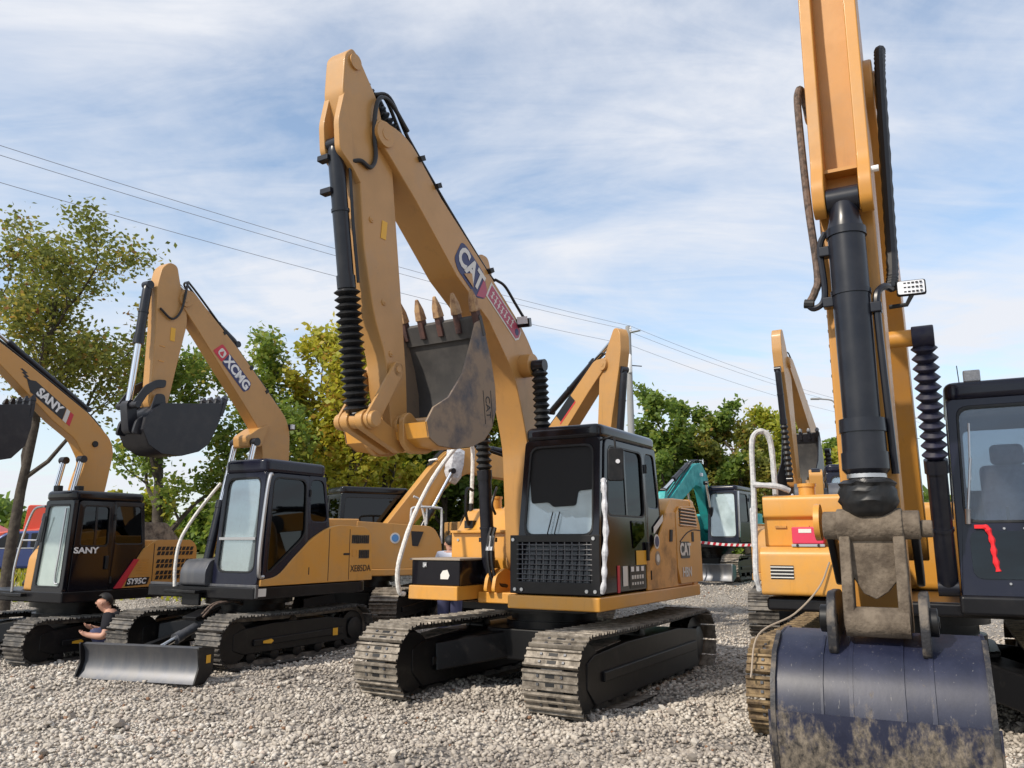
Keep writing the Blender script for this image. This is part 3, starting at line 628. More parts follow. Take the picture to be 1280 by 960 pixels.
# ------------------------------------------------------------------ ground
def build_ground():
    def spread(a, b, fine, lim): # coordinates: fine inside +-lim then growing
        out = list(np.arange(a, b, fine)); s = fine; x = out[-1]
        while x < lim: s *= 1.25; x += s; out.append(x)
        return out
    xs_p = spread(0, 16, 0.16, 900); xs = [-v for v in xs_p[::-1]][:-1] + xs_p
    ys_p = spread(-6, 32, 0.16, 900); ys = ys_p; s = 0.16; y = -6; pre = []
    while y > -200: s *= 1.3; y -= s; pre.append(y)
    ys = pre[::-1] + ys
    X, Yy = np.meshgrid(xs, ys); Z = ground_z(X, Yy)
    nx, ny = len(xs), len(ys)
    v = np.stack([X, Yy, Z], -1).reshape(-1, 3); idx = np.arange(nx * ny).reshape(ny, nx)
    f = np.stack([idx[:-1, :-1], idx[:-1, 1:], idx[1:, 1:], idx[1:, :-1]], -1).reshape(-1, 4)
    me = bpy.data.meshes.new('ground'); me.from_pydata(v.tolist(), [], f.tolist()); me.polygons.foreach_set('use_smooth', [True] * len(me.polygons))
    m = bpy.data.materials.new('gravel_ground'); m.use_nodes = True; t = m.node_tree; b = t.nodes['Principled BSDF']
    c = N(t, 'ShaderNodeTexCoord')
    n1 = N(t, 'ShaderNodeTexNoise'); n1.inputs['Scale'].default_value = 0.45; n1.inputs['Detail'].default_value = 5; t.links.new(c.outputs['Object'], n1.inputs['Vector'])
    vo = N(t, 'ShaderNodeTexVoronoi'); vo.inputs['Scale'].default_value = 24; t.links.new(c.outputs['Object'], vo.inputs['Vector'])
    r1 = N(t, 'ShaderNodeValToRGB'); t.links.new(n1.outputs[0], r1.inputs[0])
    r1.color_ramp.elements[0].position = 0.35; r1.color_ramp.elements[0].color = (0.24, 0.215, 0.19, 1); r1.color_ramp.elements[1].position = 0.66; r1.color_ramp.elements[1].color = (0.36, 0.325, 0.28, 1)
    hs = N(t, 'ShaderNodeSeparateColor'); t.links.new(vo.outputs['Color'], hs.inputs[0])
    mr = N(t, 'ShaderNodeMapRange'); t.links.new(hs.outputs[0], mr.inputs[0]); mr.inputs[3].default_value = 0.6; mr.inputs[4].default_value = 1.35
    mm = N(t, 'ShaderNodeVectorMath', operation='SCALE'); t.links.new(r1.outputs[0], mm.inputs[0]); t.links.new(mr.outputs[0], mm.inputs[3])
    # grass and weeds beyond the yard
    gn = N(t, 'ShaderNodeSeparateXYZ'); t.links.new(c.outputs['Object'], gn.inputs[0])
    ng = N(t, 'ShaderNodeTexNoise'); ng.inputs['Scale'].default_value = 0.5; t.links.new(c.outputs['Object'], ng.inputs['Vector'])
    ad = N(t, 'ShaderNodeMath', operation='MULTIPLY_ADD'); t.links.new(ng.outputs[0], ad.inputs[0]); ad.inputs[1].default_value = 8.0; t.links.new(gn.outputs[1], ad.inputs[2])
    gf = N(t, 'ShaderNodeMapRange'); t.links.new(ad.outputs[0], gf.inputs[0]); gf.inputs[1].default_value = 36; gf.inputs[2].default_value = 40
    mg = N(t, 'ShaderNodeMixRGB'); t.links.new(gf.outputs[0], mg.inputs[0]); t.links.new(mm.outputs[0], mg.inputs[1]); mg.inputs[2].default_value = (0.10, 0.115, 0.035, 1)
    t.links.new(mg.outputs[0], b.inputs['Base Color']); b.inputs['Roughness'].default_value = 0.95
    bp = N(t, 'ShaderNodeBump'); bp.inputs['Strength'].default_value = 1.0; bp.inputs['Distance'].default_value = 0.03; t.links.new(vo.outputs['Distance'], bp.inputs['Height']); bp.invert = True; t.links.new(bp.outputs[0], b.inputs['Normal'])
    me.materials.append(m)
    g = link(bpy.data.objects.new('ground', me)); tag(g, 'pale gravel yard under the parked excavators', kind='structure'); return g
GROUND = build_ground()

def stone_template(seed):
    bm = bmesh.new(); bmesh.ops.create_icosphere(bm, subdivisions=1, radius=0.5); rng = np.random.default_rng(seed)
    v = np.array([x.co[:] for x in bm.verts]); f = np.array([[q.index for q in p.verts] for p in bm.faces]); bm.free()
    v = v * (1 + rng.uniform(-0.36, 0.36, (len(v), 1))) * rng.uniform([0.8, 0.65, 0.5], [1.15, 1.0, 0.8]); return v, f
def gravel():
    rng = np.random.default_rng(11); T = [stone_template(k) for k in range(8)]
    zones = [(5.2, 9.0, 950, 0.018, 0.078), (9.0, 14.0, 380, 0.025, 0.085), (14.0, 28.0, 50, 0.035, 0.075)]
    P, S = [], []
    for y0, y1, den, s0, s1 in zones:
        n = int(den * 0.84 * (y1 ** 2 - y0 ** 2)); y = np.sqrt(rng.uniform(y0 ** 2, y1 ** 2, n)); x = y * rng.uniform(-0.84, 0.84, n)
        P.append(np.stack([x, y], 1)); S.append(s0 + (s1 - s0) * rng.beta(1.0, 3.6, n))
    P = np.concatenate(P); S = np.concatenate(S); n = len(P)
    V = np.zeros((n, 12, 3)); A = rng.uniform(0, 2 * PI, n); B = rng.uniform(-0.6, 0.6, n); k = rng.integers(0, 8, n)
    base = np.stack([t[0] for t in T])[k] * S[:, None, None]
    cb, sb = np.cos(B)[:, None], np.sin(B)[:, None]; x, y, z = base[..., 0], base[..., 1] * cb - base[..., 2] * sb, base[..., 1] * sb + base[..., 2] * cb
    ca, sa = np.cos(A)[:, None], np.sin(A)[:, None]
    gz = ground_z(P[:, 0], P[:, 1])
    V[..., 0] = x * ca - y * sa + P[:, :1]; V[..., 1] = x * sa + y * ca + P[:, 1:2]; V[..., 2] = z + (gz + S * 0.25 * rng.uniform(0.2, 1.7, n))[:, None]
    F = (T[0][1][None] + (np.arange(n) * 12)[:, None, None]).reshape(-1, 3)
    me = bpy.data.meshes.new('gravel'); me.vertices.add(n * 12); me.vertices.foreach_set('co', V.reshape(-1)); nf = len(F)
    me.loops.add(nf * 3); me.loops.foreach_set('vertex_index', F.reshape(-1)); me.polygons.add(nf)
    me.polygons.foreach_set('loop_start', np.arange(nf) * 3); me.polygons.foreach_set('loop_total', np.full(nf, 3)); me.update(calc_edges=True)
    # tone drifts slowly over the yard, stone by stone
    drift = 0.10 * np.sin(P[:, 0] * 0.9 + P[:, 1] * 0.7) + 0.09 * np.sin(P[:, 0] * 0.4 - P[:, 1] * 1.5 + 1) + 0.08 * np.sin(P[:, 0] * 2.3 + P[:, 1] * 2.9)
    rut = np.zeros(n)
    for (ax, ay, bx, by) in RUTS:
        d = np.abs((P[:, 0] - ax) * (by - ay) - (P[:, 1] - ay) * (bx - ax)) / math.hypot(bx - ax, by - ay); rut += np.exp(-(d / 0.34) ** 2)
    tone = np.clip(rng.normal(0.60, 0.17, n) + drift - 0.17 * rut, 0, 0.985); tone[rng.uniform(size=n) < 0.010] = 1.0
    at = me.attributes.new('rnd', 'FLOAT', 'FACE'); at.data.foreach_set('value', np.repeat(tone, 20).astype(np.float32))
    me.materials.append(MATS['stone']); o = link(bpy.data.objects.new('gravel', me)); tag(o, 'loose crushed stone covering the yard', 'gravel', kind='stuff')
    # the largest stones lie loose on top, one by one
    ms = []
    for q in range(10):
        v, f = stone_template(50 + q); m2 = bpy.data.meshes.new('stone'); bm = bmesh.new()
        bv = [bm.verts.new(p) for p in v]; [bm.faces.new([bv[i] for i in t]) for t in f]
        m2b = bm; bm.to_mesh(m2); bm.free(); a = m2.attributes.new('rnd', 'FLOAT', 'FACE'); a.data.foreach_set('value', np.full(len(m2.polygons), [0.35, 0.5, 0.62, 0.75, 0.85, 0.45, 0.7, 0.58, 0.9, 0.28][q], np.float32)); m2.materials.append(MATS['stone']); ms.append(m2)
    for i in range(290):
        y = math.sqrt(rng.uniform(5.8 ** 2, 10.5 ** 2)); x = y * rng.uniform(-0.70, 0.70); s = rng.uniform(0.065, 0.11) * (1.6 if i % 40 == 0 else 1)
        o = link(bpy.data.objects.new('stone', ms[i % 10]), GROUND); o.location = (x, y, float(ground_z(x, y)) + s * 0.28); o.scale = (s, s, s * 0.9); o.rotation_euler = (rng.uniform(-0.5, 0.5), rng.uniform(-0.5, 0.5), rng.uniform(0, 6.28))
gravel()

# ------------------------------------------------------------------ hero: large yellow excavator, arm raised, bucket curled
def hero():
    rt = machine('excavator', 'large yellow excavator with raised arm, curled bucket and black mesh guard below its windscreen', 0.5, 9.67, -0.02, 31)
    undercarriage(rt, 2.0, 0.56, 4.0, 0.76, 47, shoe='shoe', bolts=True, deckz=0.92, wide=True, rollers=8, deep=0.15, fw=0.36)
    # --- revolving frame
    g = G()
    g.prism(fillet([(1.34, 0.16), (1.34, 1.20), (-1.7, 1.20), (-1.7, -1.18), (0.3, -1.18), (0.3, 0.16)], 0.03), 0.935, 1.07, 'z')
    g.box((0.62, -0.16, 1.0), (0.64, 0.60, 0.12))
    fr = g.build('revolving_frame', 'yellow', rt, bevel=0.015)
    g = G(); g.box((-0.3, 0, 0.90), (2.2, 1.5, 0.07)); g.build('frame_underside', 'black_paint', fr)
    for y in (-0.30, -0.20, 0.06, 0.16):                # lugs at the boom foot
        g = G(); g.prism(fillet([(0.55, 1.06), (1.05, 1.06), (1.0, 1.24), (0.80, 1.32), (0.62, 1.24)], 0.06), y - 0.02, y + 0.02, 'y'); g.build('lug', 'yellow', fr)
    # --- tool platform, tool box
    g = G(); g.box((0.93, -0.80, 1.055), (0.78, 0.66, 0.15)); g.build('tool_platform', 'yellow', rt, bevel=0.012)
    g = G(); g.box((0.94, -0.795, 1.265), (0.68, 0.645, 0.268)); tb = g.build('tool_box', 'cab_black', rt, bevel=0.012)
    g = G(); g.box((0.94, -0.795, 1.410), (0.72, 0.68, 0.022)); g.build('lid', 'wood_edge', tb, bevel=0.004)
    g = G(); g.box((1.287, -0.93, 1.35), (0.014, 0.05, 0.05)); g.cyl((1.285, -0.93, 1.335), (1.305, -0.93, 1.335), 0.014, 10); g.build('latch', 'zinc', tb)
    decal(tb, 'sticker', [(-0.06, -0.05), (0.04, -0.05), (0.06, -0.01), (0.03, 0.05), (-0.03, 0.04), (-0.06, 0.0)], (1.281, -0.66, 1.25), FRONT_R, FRONT_U, 'decal_light')
    # --- fuel tank with step and filler, valve cover
    g = G(); g.prism(fillet([(-0.75, 1.07), (0.55, 1.07), (0.55, 1.72), (0.42, 1.74), (0.20, 2.0), (-0.75, 2.0)], [0.02, 0.02, 0.03, 0.05, 0.09, 0.02]), -1.10, -0.25, 'y'); tk = g.build('fuel_tank', 'yellow', rt, bevel=0.03, seg=3)
    g = G(); g.box((0.485, -0.68, 1.715), (0.24, 0.80, 0.03)); g.build('step_plate', 'yellow', tk, bevel=0.006)
    g = G(); g.cyl((0.05, -0.80, 1.99), (0.05, -0.80, 2.12), 0.085, 18); g.cyl((0.05, -0.80, 2.12), (0.05, -0.80, 2.15), 0.095, 18); g.build('filler_cap', 'yellow', tk)
    g = G(); g.box((0.36, -0.95, 1.80), (0.10, 0.12, 0.10)); g.tube(smooth([(0.41, -0.95, 1.80), (0.47, -0.95, 1.95), (0.42, -0.98, 2.2), (0.33, -1.0, 2.24), (0.25, -1.0, 2.22)]), 0.018, 8); g.build('lever_valve', 'dark', tk)
    for yy, zz in ((-1.0, 1.62), (-1.0, 1.18), (-0.55, 1.66)): G().cyl((0.548, yy, zz), (0.56, yy, zz), 0.016, 8).build('bolt', 'zinc', tk)
    # --- handrail wrapped in foam
    pts = smooth([(1.33, -1.17, 1.03), (1.40, -1.19, 1.06), (1.44, -1.19, 1.25), (1.41, -1.17, 1.47), (1.22, -1.14, 1.91), (0.86, -1.12, 2.39), (0.36, -1.11, 2.82), (0.20, -1.10, 2.84), (0.14, -1.08, 2.74), (0.16, -1.07, 2.34), (0.19, -1.06, 2.06)], 10)
    random.seed(3); g = G(); g.tube(pts, [0.024 + 0.004 * random.random() for _ in pts], 9); hr = g.build('handrail', 'foam', rt)
    G().tube([(0.19, -1.06, 2.07), (0.20, -1.06, 1.85)], 0.026, 8).build('rail_foot', 'dark', hr)
    # --- engine side, hood, counterweight
    g = G(); g.prism(fillet([(-0.62, 1.07), (-0.62, 1.95), (-0.80, 2.12), (-1.50, 2.12), (-1.50, 1.07)], [0.02, 0.05, 0.12, 0.02, 0.02]), -1.16, 1.165, 'y'); hd = g.build('engine_hood', 'yellow', rt, bevel=0.03, seg=3)
    g = G(); g.prism([(0.06, 1.075), (0.06, 1.40), (-0.30, 1.62), (-0.60, 1.93), (-0.90, 1.95), (-0.90, 1.075)], 1.16, 1.186, 'y'); g.build('side_door', 'mottled_yellow', rt, bevel=0.006)
    prof = fillet([(1.10, -1.50), (1.18, -1.52), (1.18, -1.75), (0.98, -2.02), (0.5, -2.16), (-0.5, -2.16), (-0.98, -2.02), (-1.18, -1.75), (-1.18, -1.52), (-1.10, -1.50)], [0.01, 0.02, 0.12, 0.15, 0.2, 0.2, 0.15, 0.12, 0.02, 0.01], 4)
    cw = G(); ring = [(x, y) for y, x in prof]; n = len(ring)
    def cwsec(k, z): return [(-1.5 + (x + 1.5) * k, y * (0.96 + 0.04 * k), z) for x, y in ring]
    secs = [cwsec(0.86, 1.02), cwsec(0.97, 1.10), cwsec(1.0, 1.3), cwsec(1.0, 1.75), cwsec(0.93, 1.98), cwsec(0.75, 2.10), cwsec(0.5, 2.13)]
    cw.add([p for s_ in secs for p in s_], [list(range(n))[::-1], list(range(6 * n, 7 * n))] + [(k * n + i, k * n + (i + 1) % n, (k + 1) * n + (i + 1) % n, (k + 1) * n + i) for k in range(6) for i in range(n)])
    cwo = cw.build('counterweight', 'yellow', rt, angle=30)
    g = G(); g.prism(fillet([(-0.90, 1.30), (-0.90, 1.93), (-1.06, 2.03), (-1.62, 2.05), (-1.80, 1.80), (-1.84, 1.10), (-1.0, 1.10)], 0.03), 1.164, 1.195, 'y'); pn = g.build('rear_side_panel', 'yellow', rt, bevel=0.008)
    g = G(); g.prism([(-1.02, 1.78), (-1.00, 2.0), (-1.58, 2.02), (-1.66, 1.80)], 1.19, 1.199, 'y'); g.build('grille_recess', 'dark', pn)
    for i in range(6):
        z = 1.795 + i * 0.04; g = G(); g.box((-1.32, 1.206, z), (0.62 - 0.012 * i, 0.014, 0.014), rot=(0.5, -0.02, 0)); g.build('grille_slat', 'yellow', pn)
    g = G(); g.tube(smooth([(-1.0, 1.198, 1.60), (-1.25, 1.198, 1.70), (-1.5, 1.198, 1.745), (-1.8, 1.198, 1.74)], 5), 0.007, 6); g.build('panel_seam', 'dark', pn)
    g = G(); g.prism([(-0.66, 1.60), (-0.74, 1.60), (-0.76, 1.74), (-0.68, 1.74)], 1.184, 1.20, 'y'); g.build('lock', 'dark', pn)
    g = G(); g.prism([(-1.44, 1.60), (-1.52, 1.60), (-1.52, 1.72), (-1.44, 1.72)], 1.19, 1.201, 'y'); g.build('lock', 'dark', pn)
    decal(pn, 'badge', fillet(rect(0.34, 0.20), 0.03), (-1.18, 1.197, 1.50), LEFT_R, (0, 0, 1), 'decal_black'); lettering(pn, 'badge_lettering', 'CAT', 0.20, (-1.18, 1.199, 1.50), LEFT_R, LEFT_U, 'decal_light', bold=0.008)
    lettering(pn, 'model_lettering', 'HBN', 0.16, (-1.22, 1.197, 1.23), LEFT_R, LEFT_U, 'decal_light', bold=0.004)
    decal(rt, 'round_sticker', circle(0, 0, 0.082, 20), (-0.245, 1.188, 1.60), LEFT_R, LEFT_U, 'decal_light'); decal(rt, 'round_sticker', circle(0, 0, 0.060, 20), (-0.245, 1.192, 1.60), LEFT_R, LEFT_U, 'decal_blue')
    decal(rt, 'round_sticker', circle(0, 0, 0.080, 20), (-0.26, 1.188, 1.415), LEFT_R, LEFT_U, 'wood_edge'); decal(rt, 'round_sticker', circle(0, 0, 0.045, 20), (-0.26, 1.192, 1.415), LEFT_R, LEFT_U, 'decal_light')
    # --- cab
    c = cab(rt, 1.075, 2.66, 2.80, 1.29, 1.10, -0.42, -0.60, -0.04, 0.22, 1.165, zwin=1.86, zfw=1.66, frame='cab_black', gf='glass_front', gs='glass_side', qz=1.98, pil=0.075)
    decal(c, 'quarter_sticker', [(-0.15, -0.075), (0.15, 0.075), (0.15, 0.15), (-0.15, 0.0)], (-0.36, 1.170, 1.76), LEFT_R, LEFT_U, 'decal_light')
    decal(c, 'door_sticker', rect(0.30, 0.15), (0.20, 1.180, 1.43), LEFT_R, LEFT_U, 'decal_yellow')
    g = G(); g.prism([(0.86, 1.09), (0.80, 1.09), (0.80, 1.36), (0.86, 1.36)], 1.178, 1.183, 'y'); g.build('door_sticker', 'decal_red', c)
    decal(c, 'door_sticker', rect(0.12, 0.20), (0.66, 1.180, 1.25), LEFT_R, LEFT_U, 'decal_light'); decal(c, 'door_sticker', rect(0.42, 0.24), (0.33, 1.1785, 1.235), LEFT_R, LEFT_U, 'decal_black', th=0.002)
    for j, (z, h_, m_) in enumerate(((1.315, 0.05, 'white_paint'), (1.232, 0.04, 'decal_light'), (1.165, 0.028, 'decal_light'))):
        for i in range((3, 5, 5)[j]): decal(c, 'sticker_print', rect((0.075, 0.045, 0.036)[j], h_), (0.33 + 0.14 - (0.14, 0.07, 0.07)[j] * i, 1.182, z), LEFT_R, LEFT_U, m_, th=0.002)
    # door lower window (a pane set in the dark door)
    G().prism(fillet([(0.42, 1.52), (0.10, 1.66), (0.10, 1.82), (0.46, 1.82)], 0.03), 1.176, 1.182, 'y').build('lower_window', 'glass_side', c)
    # irregular black sheet just behind the glass
    def fxz(z): return 1.29 - 0.19 * (z - 1.075) / 1.585
    sh = [(0.30, 2.58), (1.03, 2.58), (1.05, 2.50), (1.06, 2.36), (1.10, 2.22), (1.06, 2.12), (0.90, 2.11), (0.88, 1.96), (0.62, 1.95), (0.56, 2.0), (0.36, 1.99), (0.33, 2.2)]
    g = G(); g.ext([(fxz(z) - 0.012, y, z) for y, z in fillet(sh, 0.03)], (-0.004, 0, 0)); g.build('dark_sheet', 'sheet_black', c)
    for y in (0.58, 0.66): G().tube([(fxz(1.66) + 0.02, y, 1.665), (fxz(1.92) + 0.015, y + 0.05, 1.90)], 0.006, 6).build('wiper', 'dark', c)
    g = G(); g.box((0.75, 0.9, 1.74), (0.12, 0.16, 0.10), rot=(0.3, 0.2, 0)); g.build('red_bag', 'red_cloth', c, bevel=0.03)
    # mesh guard under the windscreen
    gd = G(); gy0, gy1, gz0, gz1 = 0.19, 1.20, 1.085, 1.665; gx = 1.325
    gd.ring(yz([(gy0, gz0), (gy1, gz0), (gy1, gz1), (gy0, gz1)], gx), yz([(gy0 + 0.10, gz0 + 0.12), (gy1 - 0.10, gz0 + 0.12), (gy1 - 0.10, gz1 - 0.07), (gy0 + 0.10, gz1 - 0.07)], gx), (-0.03, 0, 0))
    grd = gd.build('mesh_guard', 'black_paint', rt, bevel=0.006)
    for i in range(10): y = gy0 + 0.10 + (gy1 - gy0 - 0.20) * (i + 0.5) / 10; G().tube([(gx - 0.014, y, gz0 + 0.10), (gx - 0.014, y, gz1 - 0.06)], 0.007, 6).build('guard_wire', 'steel', grd)
    for i in range(8): z = gz0 + 0.12 + (gz1 - gz0 - 0.19) * (i + 0.5) / 8; G().tube([(gx - 0.002, gy0 + 0.08, z), (gx - 0.002, gy1 - 0.08, z)], 0.005, 6).build('guard_wire', 'steel', grd)
    for y, z in ((0.23, 1.62), (1.14, 1.63), (0.25, 1.125), (0.33, 1.125), (1.06, 1.125), (1.15, 1.125)): G().cyl((gx - 0.001, y, z), (gx + 0.014, y, z), 0.018, 10).build('bolt', 'zinc', grd)
    # wrapped grab rail beside the door post, mirror
    random.seed(5); pts = smooth([(1.19, 1.20, 2.08), (1.22, 1.215, 2.17), (1.25, 1.225, 2.19), (1.27, 1.24, 2.08), (1.29, 1.25, 1.9), (1.30, 1.262, 1.7), (1.33, 1.262, 1.52), (1.325, 1.25, 1.35), (1.34, 1.25, 1.22), (1.32, 1.22, 1.11)], 6)
    G().tube(pts, [0.024 + 0.006 * math.sin(k * 0.9) + 0.003 * random.random() for k, _ in enumerate(pts)], 9).build('grab_rail', 'film', rt)
    mr = G(); mr.prism(fillet([(-0.08, -0.165), (0.08, -0.165), (0.085, 0.165), (-0.075, 0.165)], 0.03), -0.02, 0.025, 'x')
    mm = mr.build('mirror', 'rubber', rt, bevel=0.01); mm.location = (1.12, 1.30, 2.36); mm.rotation_euler = (0, 0, R(35))
    G().cyl((0.025, 0.02, 0.03), (0.034, 0.02, 0.03), 0.022, 10).build('mirror_lamp', 'lamp', mm)
    G().tube(smooth([(1.09, 1.12, 2.62), (1.14, 1.22, 2.63), (1.13, 1.30, 2.62), (1.12, 1.30, 2.33)], 5), 0.011, 7).build('mirror_arm', 'dark', rt)
    # --- boom
    BP = fillet([(3.57, 5.31), (3.14, 5.32), (2.60, 4.91), (1.72, 4.39), (0.97, 3.93), (0.60, 3.52), (0.40, 2.9), (0.36, 1.45), (0.62, 1.20), (0.82, 1.40), (0.90, 2.6), (1.00, 2.90), (1.20, 3.38), (1.72, 3.87), (2.32, 4.19), (3.0, 4.73), (3.41, 5.02), (3.60, 5.15)], [0.08, 0.2, 0.02, 0.02, 0.25, 0.25, 0.3, 0.1, 0.15, 0.1, 0.2, 0.2, 0.2, 0.02, 0.02, 0.02, 0.1, 0.06], 4)
    b = plate_boom(rt, 'boom', BP, 0.34, 'boom_yellow')
    bd = Vector((-0.863, 0, -0.506)); bu = Vector((-0.506, 0, 0.863)); Y1 = 0.1715
    # logo on the boom
    oc = (2.06, Y1, 4.30)
    decal(b, 'logo_plate', fillet([(-0.30, -0.10), (-0.30, 0.14), (-0.22, 0.17), (0.16, 0.165), (0.32, 0.04), (0.32, -0.06), (0.20, -0.16), (-0.1, -0.16), (-0.2, -0.16)], 0.04), oc, bd, bu, 'decal_blue')
    decal(b, 'logo_plate', [(0.19, -0.145), (0.315, -0.055), (0.315, 0.035), (0.20, 0.12)], oc, bd, bu, 'decal_pink', lift=0.0035, th=0.002)
    lettering(b, 'logo_lettering', 'CAT', 0.30, Vector(oc) + bd * -0.03 + bu * 0.02, bd, bu, 'decal_light', lift=0.006, bold=0.012, xs=0.82)
    decal(b, 'logo_triangle', [(-0.10, -0.10), (0.10, -0.10), (0.0, 0.01)], Vector(oc) + bu * -0.02, bd, bu, 'boom_yellow', lift=0.009, th=0.002)
    oc2 = Vector((1.42, Y1, 4.03)); d2 = Vector((-0.86, 0, -0.51)); u2 = Vector((-0.51, 0, 0.86))
    decal(b, 'label_plate', [(-0.37, -0.10), (0.33, -0.10), (0.38, -0.04), (0.38, 0.07), (0.32, 0.10), (-0.37, 0.10)], oc2, d2, u2, 'decal_light')
    decal(b, 'label_plate', [(-0.345, -0.08), (0.32, -0.08), (0.36, -0.03), (0.36, 0.06), (0.31, 0.08), (-0.345, 0.08)], oc2, d2, u2, 'decal_pink', lift=0.0035, th=0.002)
    random.seed(9)
    for i in range(7):
        q = oc2 + d2 * (-0.28 + 0.075 * i)
        for s in range(3): decal(b, 'label_print', [(-0.026, -0.008), (0.026, -0.004), (0.024, 0.008), (-0.024, 0.005)] if s != 1 else [(-0.007, -0.05), (0.007, -0.05), (0.009, 0.05), (-0.005, 0.05)], q + u2 * (random.uniform(-0.02, 0.02) + (s - 1) * 0.035), d2, u2, 'decal_light', lift=0.006 + 0.0004 * s, th=0.001)
    decal(b, 'label_emblem', circle(0, 0, 0.04, 14), oc2 + d2 * 0.30, d2, u2, 'decal_blue', lift=0.006, th=0.0015)
    boss(b, 3.47, 5.18, -0.19, 0.19, 0.12, 'boom_yellow'); boss(b, 0.60, 1.38, -0.24, 0.24, 0.11, 'boom_yellow')
    G().cyl((1.0, 0.165, 3.52), (1.0, 0.30, 3.52), 0.13, 20).build('pin_boss', 'boom_yellow', b, bevel=0.01)
    G().cyl((1.0, -0.30, 3.52), (1.0, -0.165, 3.52), 0.13, 20).build('pin_boss', 'boom_yellow', b, bevel=0.01)
    # work lamp with cable
    g = G(); g.box((1.10, 0.235, 3.99), (0.10, 0.15, 0.10), rot=(0, 0.3, 0.2)); lm = g.build('work_lamp', 'cab_black', b, bevel=0.012); g = G(); g.box((1.155, 0.245, 4.005), (0.012, 0.12, 0.08), rot=(0, 0.3, 0.2)); g.build('lens', 'lamp', lm)
    g = G(); g.tube(smooth([(1.08, 0.235, 4.03), (1.25, 0.22, 4.16), (1.45, 0.20, 4.32), (1.58, 0.17, 4.36), (1.68, 0.14, 4.40), (2.4, 0.13, 4.86), (2.9, 0.13, 5.20), (3.15, 0.14, 5.36)], 6), 0.016, 7); g.build('lamp_cable', 'hose', b)
    for y in (-0.10, -0.02, 0.06, 0.12):
        g = G(); g.tube(smooth([(0.8, y, 3.75), (1.1, y, 4.02), (1.8, y, 4.43), (2.7, y, 4.98), (3.10, y, 5.36), (3.38, y * 0.8 + 0.04, 5.60), (3.55, 0.06 + y * 0.3, 5.56)], 6), 0.018, 7); g.build('hose', 'hose', b)
    for x, z in ((2.95, 5.17), (2.68, 5.0), (1.72, 4.42)): g = G(); g.box((x, 0.08, z), (0.07, 0.26, 0.05), rot=(0, 0.53, 0)); g.build('hose_clamp', 'dark', b)
    for y in (0.13,):
        g = G(); g.tube(smooth([(3.12, 0.15, 5.38), (3.40, 0.16, 5.54), (3.56, 0.16, 5.48), (3.58, 0.14, 5.20), (3.54, 0.135, 4.95), (3.60, 0.132, 4.82), (3.72, 0.13, 4.83), (3.80, 0.10, 4.80)], 7), 0.020, 8); g.build('hose', 'hose', b)
    # lift cylinders with bellows at the rod end
    for y in (-0.40, 0.38):
        cylinder(rt, (0.80, y, 1.20), (1.02, y, 3.50), 0.075, 0.045, 0.52, boot=(0.062, 0.092, 15), bands=True)
        G().box((0.86, y + 0.02, 1.62), (0.05, 0.22, 0.05)).build('pipe_bracket', 'cyl_black', rt, bevel=0.006)
    for y in (-0.30, -0.25):
        g = G(); g.tube(smooth([(0.92, y, 1.75), (0.98, y, 1.60), (0.99, y + 0.01, 1.35), (0.94, y + 0.05, 1.16), (0.80, y + 0.08, 1.12)], 6), 0.020, 8); g.build('lift_hose', 'hose', rt)
        G().cyl((0.955, y, 1.66), (0.99, y, 1.50), 0.026, 10).build('hose_fitting', 'zinc', rt)
    g = G(); g.tube(smooth([(0.84, -0.28, 2.2), (0.95, -0.24, 2.12), (1.0, -0.24, 2.0), (0.90, -0.26, 1.9)], 6), 0.015, 7); g.build('lift_hose', 'hose', rt)
    # stick cylinder along the top of the boom
    for y in (-0.09, 0.09):
        g = G(); g.prism(fillet([(1.45, 4.14), (1.98, 4.46), (1.80, 4.60), (1.66, 4.60)], 0.05), y - 0.02, y + 0.02, 'y'); g.build('bracket', 'boom_yellow', b)
    cylinder(rt, (1.74, 0, 4.53), (3.80, 0, 5.70), 0.072, 0.042, 0.66, boot=(0.06, 0.105, 12))
    # --- stick
    SP = fillet([(3.95, 5.74), (3.86, 5.85), (3.75, 5.77), (3.50, 5.50), (3.42, 5.28), (3.28, 4.99), (3.21, 4.49), (3.12, 3.9), (3.0, 3.1), (2.96, 2.62), (3.05, 2.48), (3.17, 2.52), (3.22, 2.75), (3.29, 3.17), (3.46, 3.51), (3.62, 4.08), (3.70, 4.68), (3.84, 4.99), (3.96, 5.38)], [0.05, 0.05, 0.05, 0.1, 0.1, 0.1, 0.1, 0.1, 0.1, 0.06, 0.06, 0.06, 0.1, 0.1, 0.1, 0.1, 0.1, 0.1, 0.05], 4)
    s = plate_boom(rt, 'stick', SP, 0.22, 'boom_yellow')
    for y in (-0.085, 0.085):                            # bracket of the bucket cylinder
        g = G(); g.prism(fillet([(3.94, 5.40), (3.68, 4.62), (3.80, 4.74), (3.97, 4.84), (4.00, 5.1)], 0.05), y - 0.03, y + 0.03, 'y'); g.build('bracket', 'boom_yellow', s, bevel=0.008)
    g = G(); g.cyl((3.83, -0.13, 5.72), (3.83, 0.13, 5.72), 0.07, 18); g.build('stick_tip', 'boom_yellow', s)
    decal(s, 'warning_sticker', rect(0.07, 0.17), (3.37, 0.112, 4.32), LEFT_R, (-0.08, 0, 1), 'decal_yellow')
    for x, z in ((3.62, 4.36), (3.42, 3.66), (3.30, 3.22)): boss(s, x - 0.08, z, 0.10, 0.12, 0.03, 'boom_yellow', 'weld_boss', 10)
    boss(s, 3.08, 2.60, -0.15, 0.15, 0.09, 'boom_yellow'); boss(s, 3.18, 3.08, -0.17, 0.17, 0.07, 'boom_yellow')
    for x, z, n_ in ((3.42, 4.75, -0.5), (3.30, 4.0, 0.0)): pass
